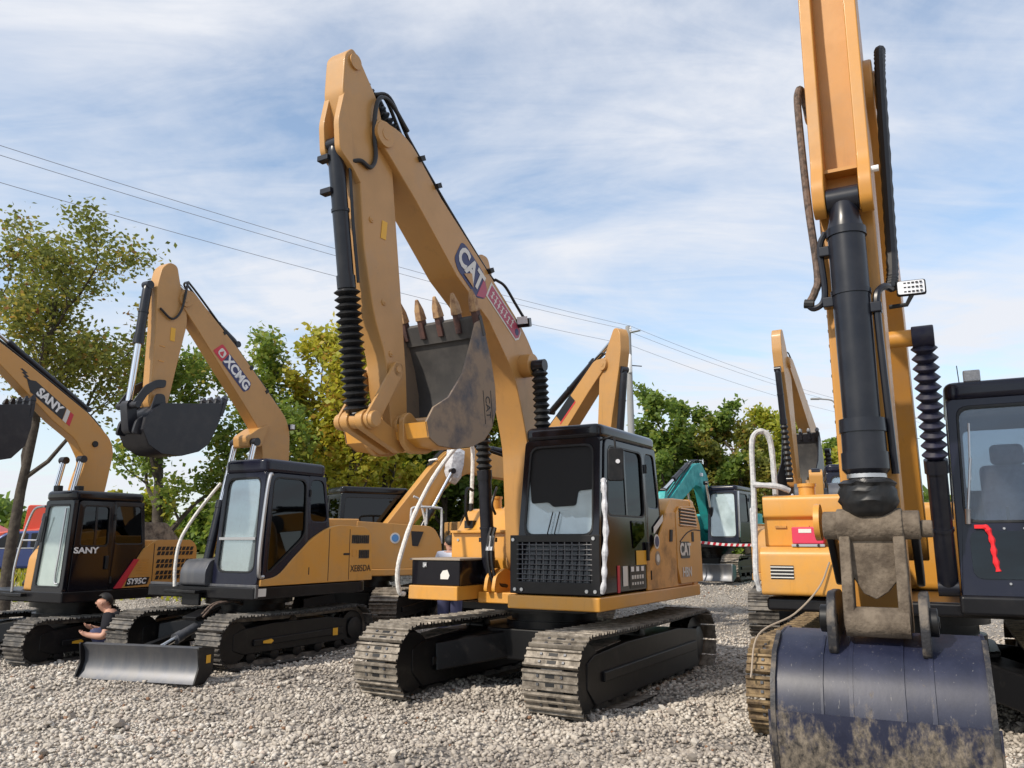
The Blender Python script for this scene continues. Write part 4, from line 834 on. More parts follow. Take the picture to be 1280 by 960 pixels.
    # bucket cylinder: navy tube above, long bellows below
    cylinder(rt, (3.91, 0, 4.93), (3.50, 0, 2.62), 0.070, 0.05, 0.53, m='cyl_black', boot=(0.070, 0.112, 17))
    for z, x in ((4.80, 3.90), (4.52, 3.85)): g = G(); g.box((x + 0.05, -0.07, z), (0.07, 0.12, 0.05)); g.build('pipe_clamp', 'cyl_black', rt, bevel=0.006)
    G().tube([(3.80, 0.075, 4.78), (3.74, 0.08, 4.3), (3.64, 0.08, 3.76)], 0.014, 7).build('cylinder_pipe', 'cyl_black', rt)
    # linkage
    for y in (-0.17, 0.14):
        g = G(); dogbone(g, (3.18, 3.08), (3.50, 2.60), 0.07, 0.08, y, y + 0.03); g.build('side_link', 'boom_yellow', rt, bevel=0.008)
    g = G(); g.cyl((3.50, -0.21, 2.60), (3.50, 0.21, 2.60), 0.07, 18); dogbone(g, (3.50, 2.60), (3.06, 2.44), 0.09, 0.08, -0.12, -0.04); dogbone(g, (3.50, 2.60), (3.06, 2.44), 0.09, 0.08, 0.04, 0.12); g.build('bucket_link', 'boom_yellow', rt, bevel=0.01)
    # --- bucket
    OUT = [(3.16, 2.60), (3.12, 2.47), (2.98, 2.41), (2.70, 2.41), (2.45, 2.46), (2.25, 2.54), (2.12, 2.67), (2.05, 2.86), (2.07, 3.08), (2.14, 3.32), (2.24, 3.54), (2.33, 3.70)]
    bk = bucket(rt, OUT, [(2.42, 3.64), (2.50, 3.42), (2.62, 3.12), (2.84, 2.86), (3.06, 2.74)], 0.94, shell_m='yellow', in_m='bucket_in', side_m='bucket_side', tdir=(0.42, 0.9), tl=0.30, teeth=5)
    for y in (-0.23, 0.17):
        g = G(); g.prism(fillet([(3.17, 2.66), (3.08, 2.72), (2.96, 2.64), (2.68, 2.44), (2.80, 2.37), (3.04, 2.35), (3.16, 2.44)], 0.05), y, y + 0.06, 'y'); g.build('ear', 'boom_yellow', bk, bevel=0.01)
    G().cyl((2.88, -0.44, 2.60), (2.88, 0.45, 2.60), 0.09, 20).build('torque_tube', 'boom_yellow', bk)
    lettering(bk, 'cast_mark', 'CAT', 0.11, (2.20, 0.4715, 2.86), (-0.15, 0, -0.99), (-0.99, 0, 0.15), 'dark', lift=0.001)
    decal(bk, 'cast_mark', [(-0.16, -0.07), (0.16, -0.07), (0.16, -0.062), (-0.16, -0.062)], (2.20, 0.4705, 2.86), (-0.15, 0, -0.99), (-0.99, 0, 0.15), 'dark'); decal(bk, 'cast_mark', [(-0.16, 0.062), (0.16, 0.062), (0.16, 0.07), (-0.16, 0.07)], (2.20, 0.4705, 2.86), (-0.15, 0, -0.99), (-0.99, 0, 0.15), 'dark')
    return rt
hero()

# ------------------------------------------------------------------ compact digger with dozer blade
def vent(parent, y, x0, x1, z0, z1, n, m='dark', slant=0.012):
    for i in range(n):
        x = x0 + (x1 - x0) * (i + 0.5) / n; w = abs(x1 - x0) / n * 0.36
        G().prism([(x - w + slant, z0), (x + w + slant, z0), (x + w - slant, z1), (x - w - slant, z1)], y, y + 0.004, 'y').build('vent_slot', m, parent)
def blade_digger():
    rt = machine('excavator', 'compact yellow excavator with grey dozer blade and charcoal cab, black bucket held up', -3.78, 11.9, 0.0, 29.6)
    undercarriage(rt, 1.75, 0.45, 2.9, 0.66, 38, shoe='shoe_dark', deckz=0.84, mark=True, rollers=5)
    # dozer blade
    arc = [(0.06, 0.37), (0.01, 0.28), (0.0, 0.17), (0.03, 0.06), (0.10, -0.02), (0.06, -0.03), (-0.02, 0.05), (-0.05, 0.17), (-0.04, 0.29), (0.0, 0.385)]
    g = G(); g.prism(arc, -0.83, 0.83, 'y', sm=True); bl = g.build('dozer_blade', 'steel', rt, angle=50); bl.location = (2.02, 0.46, 0.0); bl.rotation_euler = (0, 0, R(13))
    for y in (-0.85, 0.83): G().prism(fillet([(0.10, 0.39), (-0.20, 0.36), (-0.18, 0.08), (-0.04, -0.03), (0.14, -0.03), (0.06, 0.17)], 0.03), y, y + 0.02, 'y').build('end_plate', 'frame_black', bl)
    decal(bl, 'warning_sticker', rect(0.08, 0.09), (-0.09, 0.852, 0.24), LEFT_R, LEFT_U, 'decal_yellow')
    for y in (-0.42, 0.38): g = G(); g.prism([(-0.03, 0.10), (-0.03, 0.24), (-1.35, 0.42), (-1.35, 0.28)], y - 0.05, y + 0.05, 'y'); g.build('blade_arm', 'frame_black', bl, bevel=0.01)
    cylinder(rt, (0.75, 0.22, 0.62), (1.94, 0.42, 0.24), 0.06, 0.035, 0.62, m='steel', name='blade_cylinder')
    g = G(); g.box((1.0, 0.22, 0.66), (0.42, 0.26, 0.05), rot=(0, 0.3, 0)); g.build('cylinder_cover', 'frame_black', rt, bevel=0.01)
    for dy in (0, 0.06): G().tube(smooth([(1.1, 0.30 + dy, 0.62), (1.0, 0.42 + dy, 0.78), (0.75, 0.48 + dy, 0.80), (0.5, 0.4, 0.74)], 6), 0.016, 7).build('blade_hose', 'hose_dusty', rt)
    # upper body
    g = G(); g.prism(fillet([(0.93, -1.02), (0.93, 1.07), (-1.30, 1.07), (-1.66, 0.6), (-1.70, 0.0), (-1.66, -0.6), (-1.30, -1.02)], [0.03, 0.03, 0.25, 0.3, 0.3, 0.3, 0.25]), 0.84, 1.0, 'z'); sk = g.build('revolving_frame', 'black_paint', rt, bevel=0.02)
    g = G(); g.prism(fillet([(0.91, -1.0), (0.91, 1.085), (0.86, 1.085), (0.86, -1.0)], 0.01), 0.86, 1.03, 'z'); g.build('front_sill', 'steel', sk, bevel=0.015)
    decal(sk, 'white_label', rect(0.16, 0.10), (0.80, 1.071, 0.93), LEFT_R, LEFT_U, 'decal_light')
    g = G(); g.prism(fillet([(-0.50, -1.0), (-0.50, 1.0), (-1.30, 1.04), (-1.62, 0.62), (-1.68, 0.0), (-1.62, -0.62), (-1.30, -1.0)], [0.03, 0.03, 0.25, 0.3, 0.3, 0.3, 0.25]), 1.0, 1.79, 'z'); cw = g.build('engine_body', 'yellow', rt, bevel=0.05, seg=3)
    g = G(); g.prism(fillet([(0.84, 1.01), (0.84, 1.09), (0.54, 1.12), (0.31, 1.33), (-0.06, 1.62), (-0.40, 1.78), (-0.66, 1.82), (-1.22, 1.80), (-1.36, 1.70), (-1.40, 1.01)], [0.01, 0.02, 0.2, 0.15, 0.2, 0.2, 0.05, 0.05, 0.1, 0.02]), 1.02, 1.088, 'y'); sp = g.build('side_panel', 'yellow', rt, bevel=0.02, seg=3)
    for x in (-0.42, -0.86): G().prism([(x - 0.006, 1.03), (x + 0.006, 1.03), (x + 0.006, 1.76), (x - 0.006, 1.76)], 1.086, 1.0895, 'y').build('panel_seam', 'dark', sp)
    for x0, x1, z0, z1, cols, rows in ((-0.90, -1.30, 1.55, 1.68, 9, 4), (-1.07, -1.31, 1.33, 1.46, 6, 4)):
        fr = decal(sp, 'vent_grille', rect(abs(x1 - x0), z1 - z0), ((x0 + x1) / 2, 1.0885, (z0 + z1) / 2), LEFT_R, LEFT_U, 'shoe_brown', th=0.002)
        vent(sp, 1.0908, x0, x1, z0 + 0.01, z1 - 0.01, cols, slant=0.0)
    decal(sp, 'door_latch', fillet(rect(0.14, 0.03), 0.01), (-0.80, 1.089, 1.40), LEFT_R, LEFT_U, 'dark')
    g = G(); g.ring([(x, 1.089, z) for x, z in ((-0.92, 1.36), (-1.02, 1.36), (-1.02, 1.46), (-0.92, 1.46))], [(x, 1.089, z) for x, z in ((-0.93, 1.37), (-1.01, 1.37), (-1.01, 1.45), (-0.93, 1.45))], (0, 0.004, 0)); g.build('latch_frame', 'mottled_yellow', sp)
    lettering(sp, 'model_lettering', 'XE85DA', 0.135, (-1.12, 1.089, 1.185), LEFT_R, LEFT_U, 'decal_black', bold=0.0, xs=0.95)
    g = G(); g.prism(fillet([(-0.55, 1.78), (-0.60, 1.93), (-0.95, 1.93), (-1.10, 1.78)], [0.01, 0.06, 0.1, 0.01]), -0.5, 0.6, 'y'); g.build('hood_bulge', 'yellow', rt, bevel=0.02)
    # cab
    c = cab(rt, 1.02, 2.50, 2.68, 0.88, 0.79, -0.36, -0.58, -0.02, 0.22, 1.06, zwin=1.66, zwf=1.14, zfw=1.18, qz=1.86, frame='navy_black', gf='glass_clear', gs='glass_side', pil=0.06, rad=0.12, detail=False)
    g = G(); g.box((0.85, 0.63, 1.62), (0.03, 0.68, 0.035)); g.build('window_bar', 'zinc', c)
    g = G(); g.box((0.55, 0.86, 1.52), (0.05, 0.07, 0.26), rot=(0, 0.2, 0)); g.build('red_lever', 'red_cloth', c, bevel=0.015)
    G().tube(smooth([(0.74, 1.085, 2.46), (0.80, 1.11, 2.44), (0.85, 1.12, 2.2), (0.91, 1.12, 1.5), (0.91, 1.12, 1.2), (0.87, 1.10, 1.13), (0.80, 1.09, 1.13)], 6), 0.024, 9).build('grab_rail', 'zinc', rt)
    # front locker and step
    g = G(); g.prism(fillet([(0.50, 1.0), (0.98, 1.0), (0.98, 1.20), (0.90, 1.34), (0.50, 1.36)], [0.01, 0.05, 0.05, 0.06, 0.01]), -0.30, 0.20, 'y'); g.build('front_locker', 'steel', rt, bevel=0.03, seg=3)
    g = G(); g.box((0.99, -0.12, 0.93), (0.26, 0.62, 0.04)); g.box((0.99, -0.02, 0.83), (0.05, 0.34, 0.16)); g.build('step', 'frame_black', rt, bevel=0.01)
    pts = smooth([(0.97, -0.40, 0.98), (0.97, -0.42, 1.25), (0.92, -0.42, 1.60), (0.70, -0.42, 1.95), (0.46, -0.42, 2.24), (0.30, -0.42, 2.42)], 6)
    G().tube(pts, 0.024, 8).build('handrail', 'foam', rt)
    # boom, stick
    BP = fillet([(1.68, 4.94), (1.50, 4.96), (1.12, 4.67), (0.68, 4.34), (0.20, 3.93), (-0.36, 3.44), (-0.46, 3.22), (-0.48, 2.80), (-0.20, 1.4), (0.12, 1.3), (0.22, 1.5), (0.04, 2.75), (0.14, 3.16), (0.42, 3.46), (1.38, 4.44), (1.66, 4.72)], [0.08, 0.08, 0.02, 0.02, 0.02, 0.15, 0.1, 0.1, 0.1, 0.1, 0.1, 0.2, 0.1, 0.02, 0.02, 0.08], 4)
    BP = [(x - 0.05, z + 0.02) for x, z in BP]; b = plate_boom(rt, 'boom', BP, 0.21, 'boom_yellow')
    bd = Vector((0.68, 0, 0.57)).normalized() * -1; bu = Vector((bd.z, 0, -bd.x)); oc = Vector((0.69, 0.1065, 4.05))
    decal(b, 'logo_plate', fillet([(-0.16, -0.10), (0.40, -0.10), (0.44, 0.0), (0.40, 0.10), (-0.16, 0.10)], 0.03), oc, bd, bu, 'decal_blue')
    decal(b, 'logo_plate', fillet([(-0.38, -0.10), (-0.165, -0.10), (-0.165, 0.10), (-0.34, 0.10)], 0.03), oc, bd, bu, 'decal_red'); decal(b, 'logo_emblem', fillet(rect(0.12, 0.12), 0.04), oc + bd * -0.25, bd, bu, 'decal_light', lift=0.0035, th=0.002)
    decal(b, 'logo_emblem', [(-0.04, -0.03), (0.0, -0.045), (0.04, -0.03), (0.0, 0.045)], oc + bd * -0.25, bd, bu, 'decal_red', lift=0.006, th=0.002)
    lettering(b, 'logo_lettering', 'XCMG', 0.20, oc + bd * 0.13, bd, bu, 'white_paint', lift=0.0045, bold=0.008, xs=0.95)
    boss(b, 1.55, 4.82, -0.125, 0.125, 0.10, 'boom_yellow')
    g = G(); g.prism(fillet([(0.16, 3.22), (-0.05, 3.30), (0.10, 2.95), (0.34, 2.92), (0.36, 3.08)], 0.04), -0.16, 0.16, 'y'); g.build('lift_bracket', 'boom_yellow', b, bevel=0.01)
    for y in (-0.20, 0.20): cylinder(rt, (0.66, y, 1.12), (0.27, y, 3.00), 0.065, 0.042, 0.55, m='cyl_black')
    g = G(); g.box((-0.54, 0.10, 3.32), (0.06, 0.12, 0.09)); lm = g.build('work_lamp', 'dark', b, bevel=0.01); G().box((-0.515, 0.15, 3.32), (0.05, 0.04, 0.07)).build('lens', 'lamp', lm)
    cylinder(rt, (0.55, 0, 4.42), (1.80, 0, 5.14), 0.052, 0.03, 0.62, m='cyl_black')
    for y in (-0.07, 0.0, 0.06): G().tube(smooth([(-0.50, y, 3.0), (-0.48, y, 3.35), (-0.1, y, 3.76), (0.6, y, 4.36), (1.1, y, 4.78), (1.45, y, 5.06), (1.58, 0.15, 5.02), (1.62, 0.125, 4.66), (1.75, 0.12, 4.50), (1.94, 0.115, 4.60)], 6), 0.015, 7).build('hose', 'hose', b)
    for x, z in ((0.0, 3.80), (0.33, 4.10), (0.85, 4.52)): G().box((x, 0.02, z), (0.07, 0.18, 0.05), rot=(0, 0.7, 0)).build('hose_clamp', 'dark', b)
    SP = fillet([(1.97, 5.16), (1.86, 5.27), (1.74, 5.25), (1.64, 4.9), (1.50, 4.56), (1.62, 3.9), (1.72, 3.30), (1.88, 3.20), (1.98, 3.30), (1.99, 4.35), (2.02, 4.90)], [0.06, 0.06, 0.06, 0.1, 0.15, 0.1, 0.06, 0.06, 0.08, 0.1, 0.08], 4)
    SP = [(x - 0.03, z + 0.01) for x, z in SP]; s = plate_boom(rt, 'stick', SP, 0.18, 'boom_yellow'); boss(s, 1.85, 3.32, -0.14, 0.14, 0.08, 'boom_yellow')
    decal(s, 'warning_sticker', rect(0.07, 0.18), (1.70, 0.092, 4.30), LEFT_R, LEFT_U, 'decal_yellow')
    for z in (4.10, 3.90): G().prism([(1.80, z), (1.88, z), (1.88, z + 0.014), (1.80, z + 0.014)], 0.09, 0.096, 'y').build('weld_mark', 'mottled_yellow', s)
    cylinder(rt, (2.07, 0, 4.90), (2.19, 0, 3.28), 0.06, 0.04, 0.50, m='cyl_black', rodm='chrome')
    for y in (-0.16, 0.13):
        g = G(); P0 = [Vector((1.80, 3.60)), Vector((2.02, 3.52)), Vector((2.19, 3.27))]
        poly = [(1.78, 3.66), (1.92, 3.64), (2.08, 3.54), (2.24, 3.30), (2.16, 3.21), (2.04, 3.42), (1.92, 3.53), (1.79, 3.55)]
        g.prism(fillet(poly, 0.04), y, y + 0.03, 'y'); g.build('side_link', 'bucket_black', rt, bevel=0.006)
    g = G(); dogbone(g, (2.19, 3.27), (2.14, 2.98), 0.07, 0.07, -0.07, 0.07); g.cyl((2.19, -0.20, 3.27), (2.19, 0.20, 3.27), 0.045, 14); g.build('bucket_link', 'bucket_black', rt, bevel=0.006)
    OUT = [(1.97, 3.30), (2.16, 3.12), (2.20, 2.94), (2.10, 2.76), (1.90, 2.66), (1.60, 2.66), (1.34, 2.74), (1.18, 2.86), (1.06, 3.12), (0.96, 3.42)]
    OUT = [(x - 0.07, z + 0.02) for x, z in OUT]
    bk = bucket(rt, OUT, [(1.0, 3.46), (1.35, 3.40), (1.80, 3.34)], 0.50, shell_m='bucket_black', side_m='bucket_black', tdir=(-0.25, 0.95), tl=0.16, teeth=4, tw=0.06, adapter_m='bucket_black', tooth_m='steel')
    for y in (-0.18, 0.14): G().prism(fillet([(1.92, 3.46), (1.80, 3.46), (1.76, 3.22), (2.0, 2.9), (2.22, 2.9), (2.18, 3.08), (2.0, 3.2)], 0.05), y, y + 0.04, 'y').build('ear', 'bucket_black', bk, bevel=0.006)
blade_digger()

# ------------------------------------------------------------------ excavator with all-black cab at the left edge
def black_cab_digger():
    rt = machine('excavator', 'yellow excavator with all-black cab and red stripe on its engine cover', -6.95, 13.1, -0.15, 27)
    undercarriage(rt, 1.75, 0.45, 2.9, 0.66, 38, shoe='shoe_dark', deckz=0.86, mark=True, rollers=5)
    g = G(); g.prism(fillet([(0.93, -1.02), (0.93, 1.05), (-1.30, 1.05), (-1.58, 0.6), (-1.62, 0.0), (-1.58, -0.6), (-1.30, -1.02)], [0.03, 0.03, 0.25, 0.3, 0.3, 0.3, 0.25]), 0.86, 1.02, 'z'); g.build('revolving_frame', 'black_paint', rt, bevel=0.02)
    g = G(); g.prism(fillet([(-0.40, -1.0), (-0.40, 1.0), (-1.25, 1.03), (-1.52, 0.62), (-1.60, 0.0), (-1.52, -0.62), (-1.25, -1.0)], [0.03, 0.03, 0.25, 0.3, 0.3, 0.3, 0.25]), 1.02, 1.76, 'z'); g.build('engine_body', 'sany_yellow', rt, bevel=0.05, seg=3)
    g = G(); g.prism(fillet([(0.02, 1.03), (-0.38, 1.62), (-0.60, 1.76), (-1.30, 1.76), (-1.42, 1.66), (-1.44, 1.03)], [0.01, 0.05, 0.08, 0.05, 0.08, 0.02]), 0.98, 1.062, 'y'); sp = g.build('side_panel', 'sany_yellow', rt, bevel=0.015)
    G().prism([(0.10, 1.03), (-0.02, 1.03), (-0.30, 1.46), (-0.22, 1.46)], 1.04, 1.070, 'y').build('red_stripe', 'decal_red', sp)
    decal(sp, 'model_plate', [(-0.20, -0.07), (0.20, -0.05), (0.24, 0.06), (-0.16, 0.06)], (-0.28, 1.0635, 1.12), LEFT_R, LEFT_U, 'decal_black'); lettering(sp, 'model_lettering', 'SY95C', 0.12, (-0.28, 1.067, 1.12), LEFT_R, LEFT_U, 'white_paint', bold=0.004, shear=0.2)
    for z in (1.24, 1.42, 1.62):
        for dz in (0, -0.075): vent(sp, 1.0625, -0.62, -1.35, z + dz - 0.03, z + dz + 0.03, 9)
    for i in range(6): G().prism([(-0.24 - 0.03 * i * 0, 1.24 + 0.04 * i), (-0.48, 1.24 + 0.04 * i), (-0.48, 1.25 + 0.04 * i), (-0.26, 1.25 + 0.04 * i)], 1.0625, 1.066, 'y').build('louvre', 'mottled_yellow', sp)
    G().prism([(-0.56, 1.05), (-0.572, 1.05), (-0.572, 1.70), (-0.56, 1.70)], 1.0605, 1.064, 'y').build('panel_seam', 'dark', sp)
    g = G(); g.prism(fillet([(-0.45, 1.75), (-0.70, 2.05), (-1.20, 2.05), (-1.5, 1.75)], [0.01, 0.04, 0.06, 0.01]), -0.75, 0.55, 'y'); hd = g.build('hood', 'dusty_top', rt, bevel=0.02)
    c = cab(rt, 1.0, 2.34, 2.48, 0.92, 0.84, -0.36, -0.48, 0.18, 0.32, 1.04, zwin=1.66, zfw=1.08, qz=1.70, frame='cab_black', gf='glass_pale', gs='glass_side', pil=0.075, rad=0.06)
    lettering(c, 'door_lettering', 'SANY', 0.12, (0.62, 1.056, 1.60), LEFT_R, LEFT_U, 'white_paint', bold=0.004, xs=1.3)
    G().tube(smooth([(0.85, 0.84, 2.22), (0.89, 0.84, 1.6), (0.91, 0.83, 1.18), (0.90, 0.90, 1.13)], 5), 0.014, 7).build('grab_rail', 'zinc', c)
    G().tube([(0.90, 0.40, 1.72), (0.90, 0.46, 2.1)], 0.010, 6).build('wiper', 'dark', c)
    for x in (0.75, 0.55): g = G(); g.box((x, 0.45 + (0.75 - x), 2.52), (0.08, 0.12, 0.09)); g.build('roof_lamp', 'dark', c, bevel=0.01)
    g = G(); g.prism(fillet([(0.60, 1.02), (0.90, 1.02), (0.86, 1.50), (0.60, 1.86)], 0.05), 0.10, 0.28, 'y'); g.build('front_cover', 'sany_yellow', rt, bevel=0.02)
    g = G(); g.tube(smooth([(0.95, -0.08, 1.0), (0.95, -0.08, 1.35), (0.90, -0.04, 1.8), (0.85, 0.06, 2.18), (0.82, 0.2, 2.25), (0.82, 0.30, 2.25)], 6), 0.018, 8); g.tube([(0.90, -0.04, 1.75), (0.88, 0.28, 1.75)], 0.013, 7); g.build('mirror_rail', 'zinc', rt)
    g = G(); g.box((0.92, 0.0, 0.96), (0.2, 0.5, 0.05)); g.build('step', 'frame_black', rt, bevel=0.01)
    BP = fillet([(3.60, 5.62), (3.44, 5.66), (1.70, 4.62), (1.25, 4.38), (0.20, 3.78), (-0.26, 3.40), (-0.34, 3.18), (-0.26, 2.6), (-0.02, 1.4), (0.24, 1.4), (0.36, 1.6), (0.26, 2.6), (0.15, 3.0), (0.36, 3.32), (0.77, 3.57), (1.67, 4.29), (3.5, 5.44)], [0.06, 0.06, 0.02, 0.02, 0.02, 0.12, 0.1, 0.1, 0.1, 0.1, 0.1, 0.2, 0.1, 0.1, 0.02, 0.02, 0.05], 4)
    BP = [(x - 0.04, z + 0.015) for x, z in BP]; b = plate_boom(rt, 'boom', BP, 0.22, 'sany_yellow')
    bd = Vector((-0.84, 0, -0.54)).normalized(); bu = Vector((bd.z, 0, -bd.x)); oc = Vector((0.84, 0.1115, 3.895))
    decal(b, 'logo_plate', [(-0.46, 0.02), (-0.30, -0.095), (0.36, -0.095), (0.30, 0.095), (-0.34, 0.095)], oc, bd, bu, 'decal_black'); decal(b, 'logo_plate', [(0.37, -0.095), (0.44, -0.095), (0.38, 0.095), (0.31, 0.095)], oc, bd, bu, 'decal_light'); decal(b, 'logo_plate', [(0.45, -0.095), (0.52, -0.095), (0.46, 0.095), (0.39, 0.095)], oc, bd, bu, 'decal_red')
    for k in range(3): decal(b, 'logo_dash', [(-0.06, -0.01), (0.05, -0.01), (0.07, 0.015), (-0.04, 0.015)], oc + bd * (-0.48 - 0.05 * k) + bu * (0.03 + 0.028 * k), bd, bu, 'decal_black')
    lettering(b, 'logo_lettering', 'SANY', 0.19, oc + bd * 0.02, bd, bu, 'white_paint', bold=0.008)
    g = G(); g.cyl((-0.02, 0.10, 3.30), (-0.02, 0.13, 3.30), 0.05, 14); g.build('pin_boss', 'dark', b)
    for y in (-0.22, 0.22): cylinder(rt, (0.62, y, 1.10), (0.26, y, 3.02), 0.065, 0.042, 0.55, m='cyl_black')
    cylinder(rt, (0.10, 0, 3.86), (3.62, 0, 5.95), 0.05, 0.03, 0.4, m='cyl_black')
    for y in (-0.07, 0.0, 0.07): G().tube(smooth([(-0.34, y, 2.9), (-0.36, y, 3.24), (-0.1, y, 3.60), (0.3, y, 3.90), (1.2, y, 4.42), (2.4, y, 5.1), (3.3, y, 5.66)], 6), 0.016, 7).build('hose', 'hose', b)
    SP = fillet([(3.70, 6.0), (3.55, 6.02), (3.36, 5.70), (3.30, 5.3), (2.32, 3.86), (2.24, 3.66), (2.40, 3.60), (2.50, 3.72), (3.66, 5.3), (3.78, 5.75)], 0.06, 4)
    plate_boom(rt, 'stick', SP, 0.28, 'sany_yellow')
    cylinder(rt, (3.80, 0, 5.50), (2.62, 0, 3.76), 0.055, 0.035, 0.55, m='cyl_black')
    g = G(); dogbone(g, (2.62, 3.76), (2.36, 3.42), 0.06, 0.06, -0.18, 0.18); g.build('bucket_link', 'bucket_black', rt, bevel=0.006)
    OUT = [(2.40, 3.62), (2.46, 3.36), (2.36, 3.08), (2.12, 2.90), (1.78, 2.84), (1.46, 2.92), (1.28, 3.12), (1.22, 3.40), (1.22, 3.72)]
    bucket(rt, OUT, [(1.32, 3.74), (1.7, 3.68), (2.2, 3.66)], 0.72, shell_m='bucket_black', side_m='bucket_black', tdir=(-0.05, 1), tl=0.18, teeth=5, tw=0.06, adapter_m='bucket_black', tooth_m='bucket_black')
black_cab_digger()

# ------------------------------------------------------------------ near excavator with its worn blue bucket on the ground
def near_digger():
    rt = machine('excavator', 'yellow excavator with worn dark blue bucket resting on the gravel and its arm straight down', 3.95, 8.05, -0.015, 28)
    undercarriage(rt, 2.05, 0.50, 3.8, 0.76, 46, shoe='shoe_brown', bolts=True, deckz=0.98, rollers=8)
    YC = -0.05
    g = G(); g.prism(fillet([(1.22, -1.20), (1.22, 1.36), (-1.6, 1.36), (-1.6, -1.20)], 0.05), 0.98, 1.10, 'z'); g.build('revolving_frame', 'black_paint', rt, bevel=0.03)
    # left-hand lockers and tank
    g = G(); g.prism(fillet([(-0.5, 1.12), (1.30, 1.12), (1.30, 1.50), (1.24, 1.55), (-0.5, 1.55)], [0.01, 0.04, 0.08, 0.03, 0.01]), -1.22, -0.42, 'y'); lk = g.build('front_locker', 'yellow', rt, bevel=0.025, seg=3)
    G().box((1.299, -1.03, 1.325), (0.012, 0.20, 0.12)).build('vent_recess', 'dark', lk)
    for i in range(4): G().box((1.304, -1.03, 1.28 + 0.03 * i), (0.014, 0.20, 0.009)).build('vent_slat', 'decal_light', lk)
    g = G(); g.prism(fillet([(-0.5, 1.55), (1.10, 1.55), (1.10, 1.80), (1.14, 1.82), (1.14, 2.02), (-0.5, 2.02)], [0.01, 0.02, 0.01, 0.02, 0.05, 0.02]), -1.20, -0.40, 'y'); tk = g.build('tank', 'yellow', rt, bevel=0.02, seg=3)
    g = G(); g.cyl((0.95, -0.82, 2.01), (0.95, -0.82, 2.10), 0.075, 18); g.cyl((0.95, -0.82, 2.10), (0.95, -0.82, 2.13), 0.085, 18); g.build('filler_cap', 'yellow', tk)
    for y in (-1.05, -0.85): g = G(); g.box((1.11, y, 1.73), (0.015, 0.10, 0.02)); g.build('hinge', 'mottled_yellow', tk)
    g = G(); g.box((1.18, -0.80, 1.65), (0.14, 0.27, 0.15)); pb = g.build('pink_box', 'pink_box', rt, bevel=0.01)
    G().box((1.18, -0.80, 1.562), (0.15, 0.28, 0.022)).build('box_base', 'zinc', pb); decal(pb, 'box_label', rect(0.11, 0.035), (1.2505, -0.82, 1.69), FRONT_R, FRONT_U, 'decal_light')
    for yy in (-0.89, -0.71): G().cyl((1.255, yy, 1.562), (1.262, yy, 1.562), 0.012, 8).build('bolt', 'dark', pb)
    for pts in ([(1.28, -1.24, 1.16), (1.31, -1.26, 1.30), (1.26, -1.26, 1.6), (1.20, -1.26, 2.1), (1.16, -1.26, 2.50), (1.13, -1.22, 2.62), (1.08, -1.14, 2.62), (1.06, -1.10, 2.5), (1.06, -1.09, 2.2), (1.05, -1.09, 2.02)], [(1.21, -1.26, 2.12), (1.18, -1.05, 2.10), (1.12, -0.95, 2.06)]):
        q = smooth(pts, 6); random.seed(2); G().tube(q, [0.024 + 0.005 * random.random() for _ in q], 8).build('handrail', 'grey_rail', rt)
    # engine body
    g = G(); g.prism(fillet([(-0.5, 1.10), (-0.5, 2.0), (-1.9, 2.0), (-2.1, 1.8), (-2.1, 1.10)], 0.08), -1.18, 1.30, 'y'); g.build('engine_body', 'yellow', rt, bevel=0.05, seg=3)
    # cab
    c = cab(rt, 1.13, 2.80, 2.95, 1.32, 1.16, -0.40, -0.52, 0.05, 0.37, 1.38, zwin=1.8, zfw=1.75, frame='navy_black', gf='glass_view', gs='glass_view', pil=0.08, rad=0.10, seat_x=0.35, seatm='seat_cover')
    def fxz(z): return 1.32 - 0.16 * (z - 1.13) / 1.67
    lowp = fillet([(0.47, 1.30), (1.28, 1.30), (1.28, 1.68), (0.47, 1.68)], 0.08)
    G().ext([(fxz(z) + 0.012, y, z) for y, z in lowp], (0.004, 0, 0)).build('lower_window', 'glass_side', c)
    g = G(); g.box((1.33, 0.88, 1.09), (0.10, 1.06, 0.16)); g.build('front_bumper', 'black_paint', c, bevel=0.03)
    for y in (0.72, 0.86, 1.0, 1.15):
        for z in (1.70, 1.265): G().cyl((fxz(z) + 0.014, y, z), (fxz(z) + 0.022, y, z), 0.010, 8).build('screw', 'zinc', c)
    g = G(); q = smooth([(fxz(1.70) + 0.03, 0.56, 1.715), (fxz(1.7) + 0.045, 0.60, 1.70), (fxz(1.6) + 0.04, 0.625, 1.60), (fxz(1.5) + 0.04, 0.63, 1.48), (fxz(1.4) + 0.035, 0.645, 1.36)], 5); g.tube(q, [0.012, 0.014, 0.018, 0.022, 0.025] + [0.020 + 0.006 * math.sin(k * 1.7) for k in range(len(q) - 5)], 7)
    g.box((fxz(1.7) + 0.035, 0.555, 1.715), (0.03, 0.09, 0.03)); rc = g.build('red_ribbon', 'red_cloth', c)
    g = G(); g.tube([(fxz(1.85) + 0.03, 0.475, 1.80), (fxz(2.2) + 0.03, 0.53, 2.22), (fxz(2.22) + 0.03, 0.54, 2.28)], 0.010, 7); g.tube([(fxz(2.1) + 0.028, 0.52, 2.10), (fxz(2.6) + 0.024, 0.555, 2.58)], 0.009, 6); g.cyl((fxz(1.8) + 0.02, 0.47, 1.74), (fxz(1.8) + 0.04, 0.478, 1.86), 0.022, 10); g.build('wiper', 'zinc', c)
    g = G(); g.box((1.10, 0.62, 3.0), (0.08, 0.13, 0.10)); lm = g.build('roof_lamp', 'grey_rail', c, bevel=0.01); G().tube([(1.12, 0.52, 2.95), (1.12, 0.515, 3.10)], 0.004, 5).build('antenna', 'dark', c)
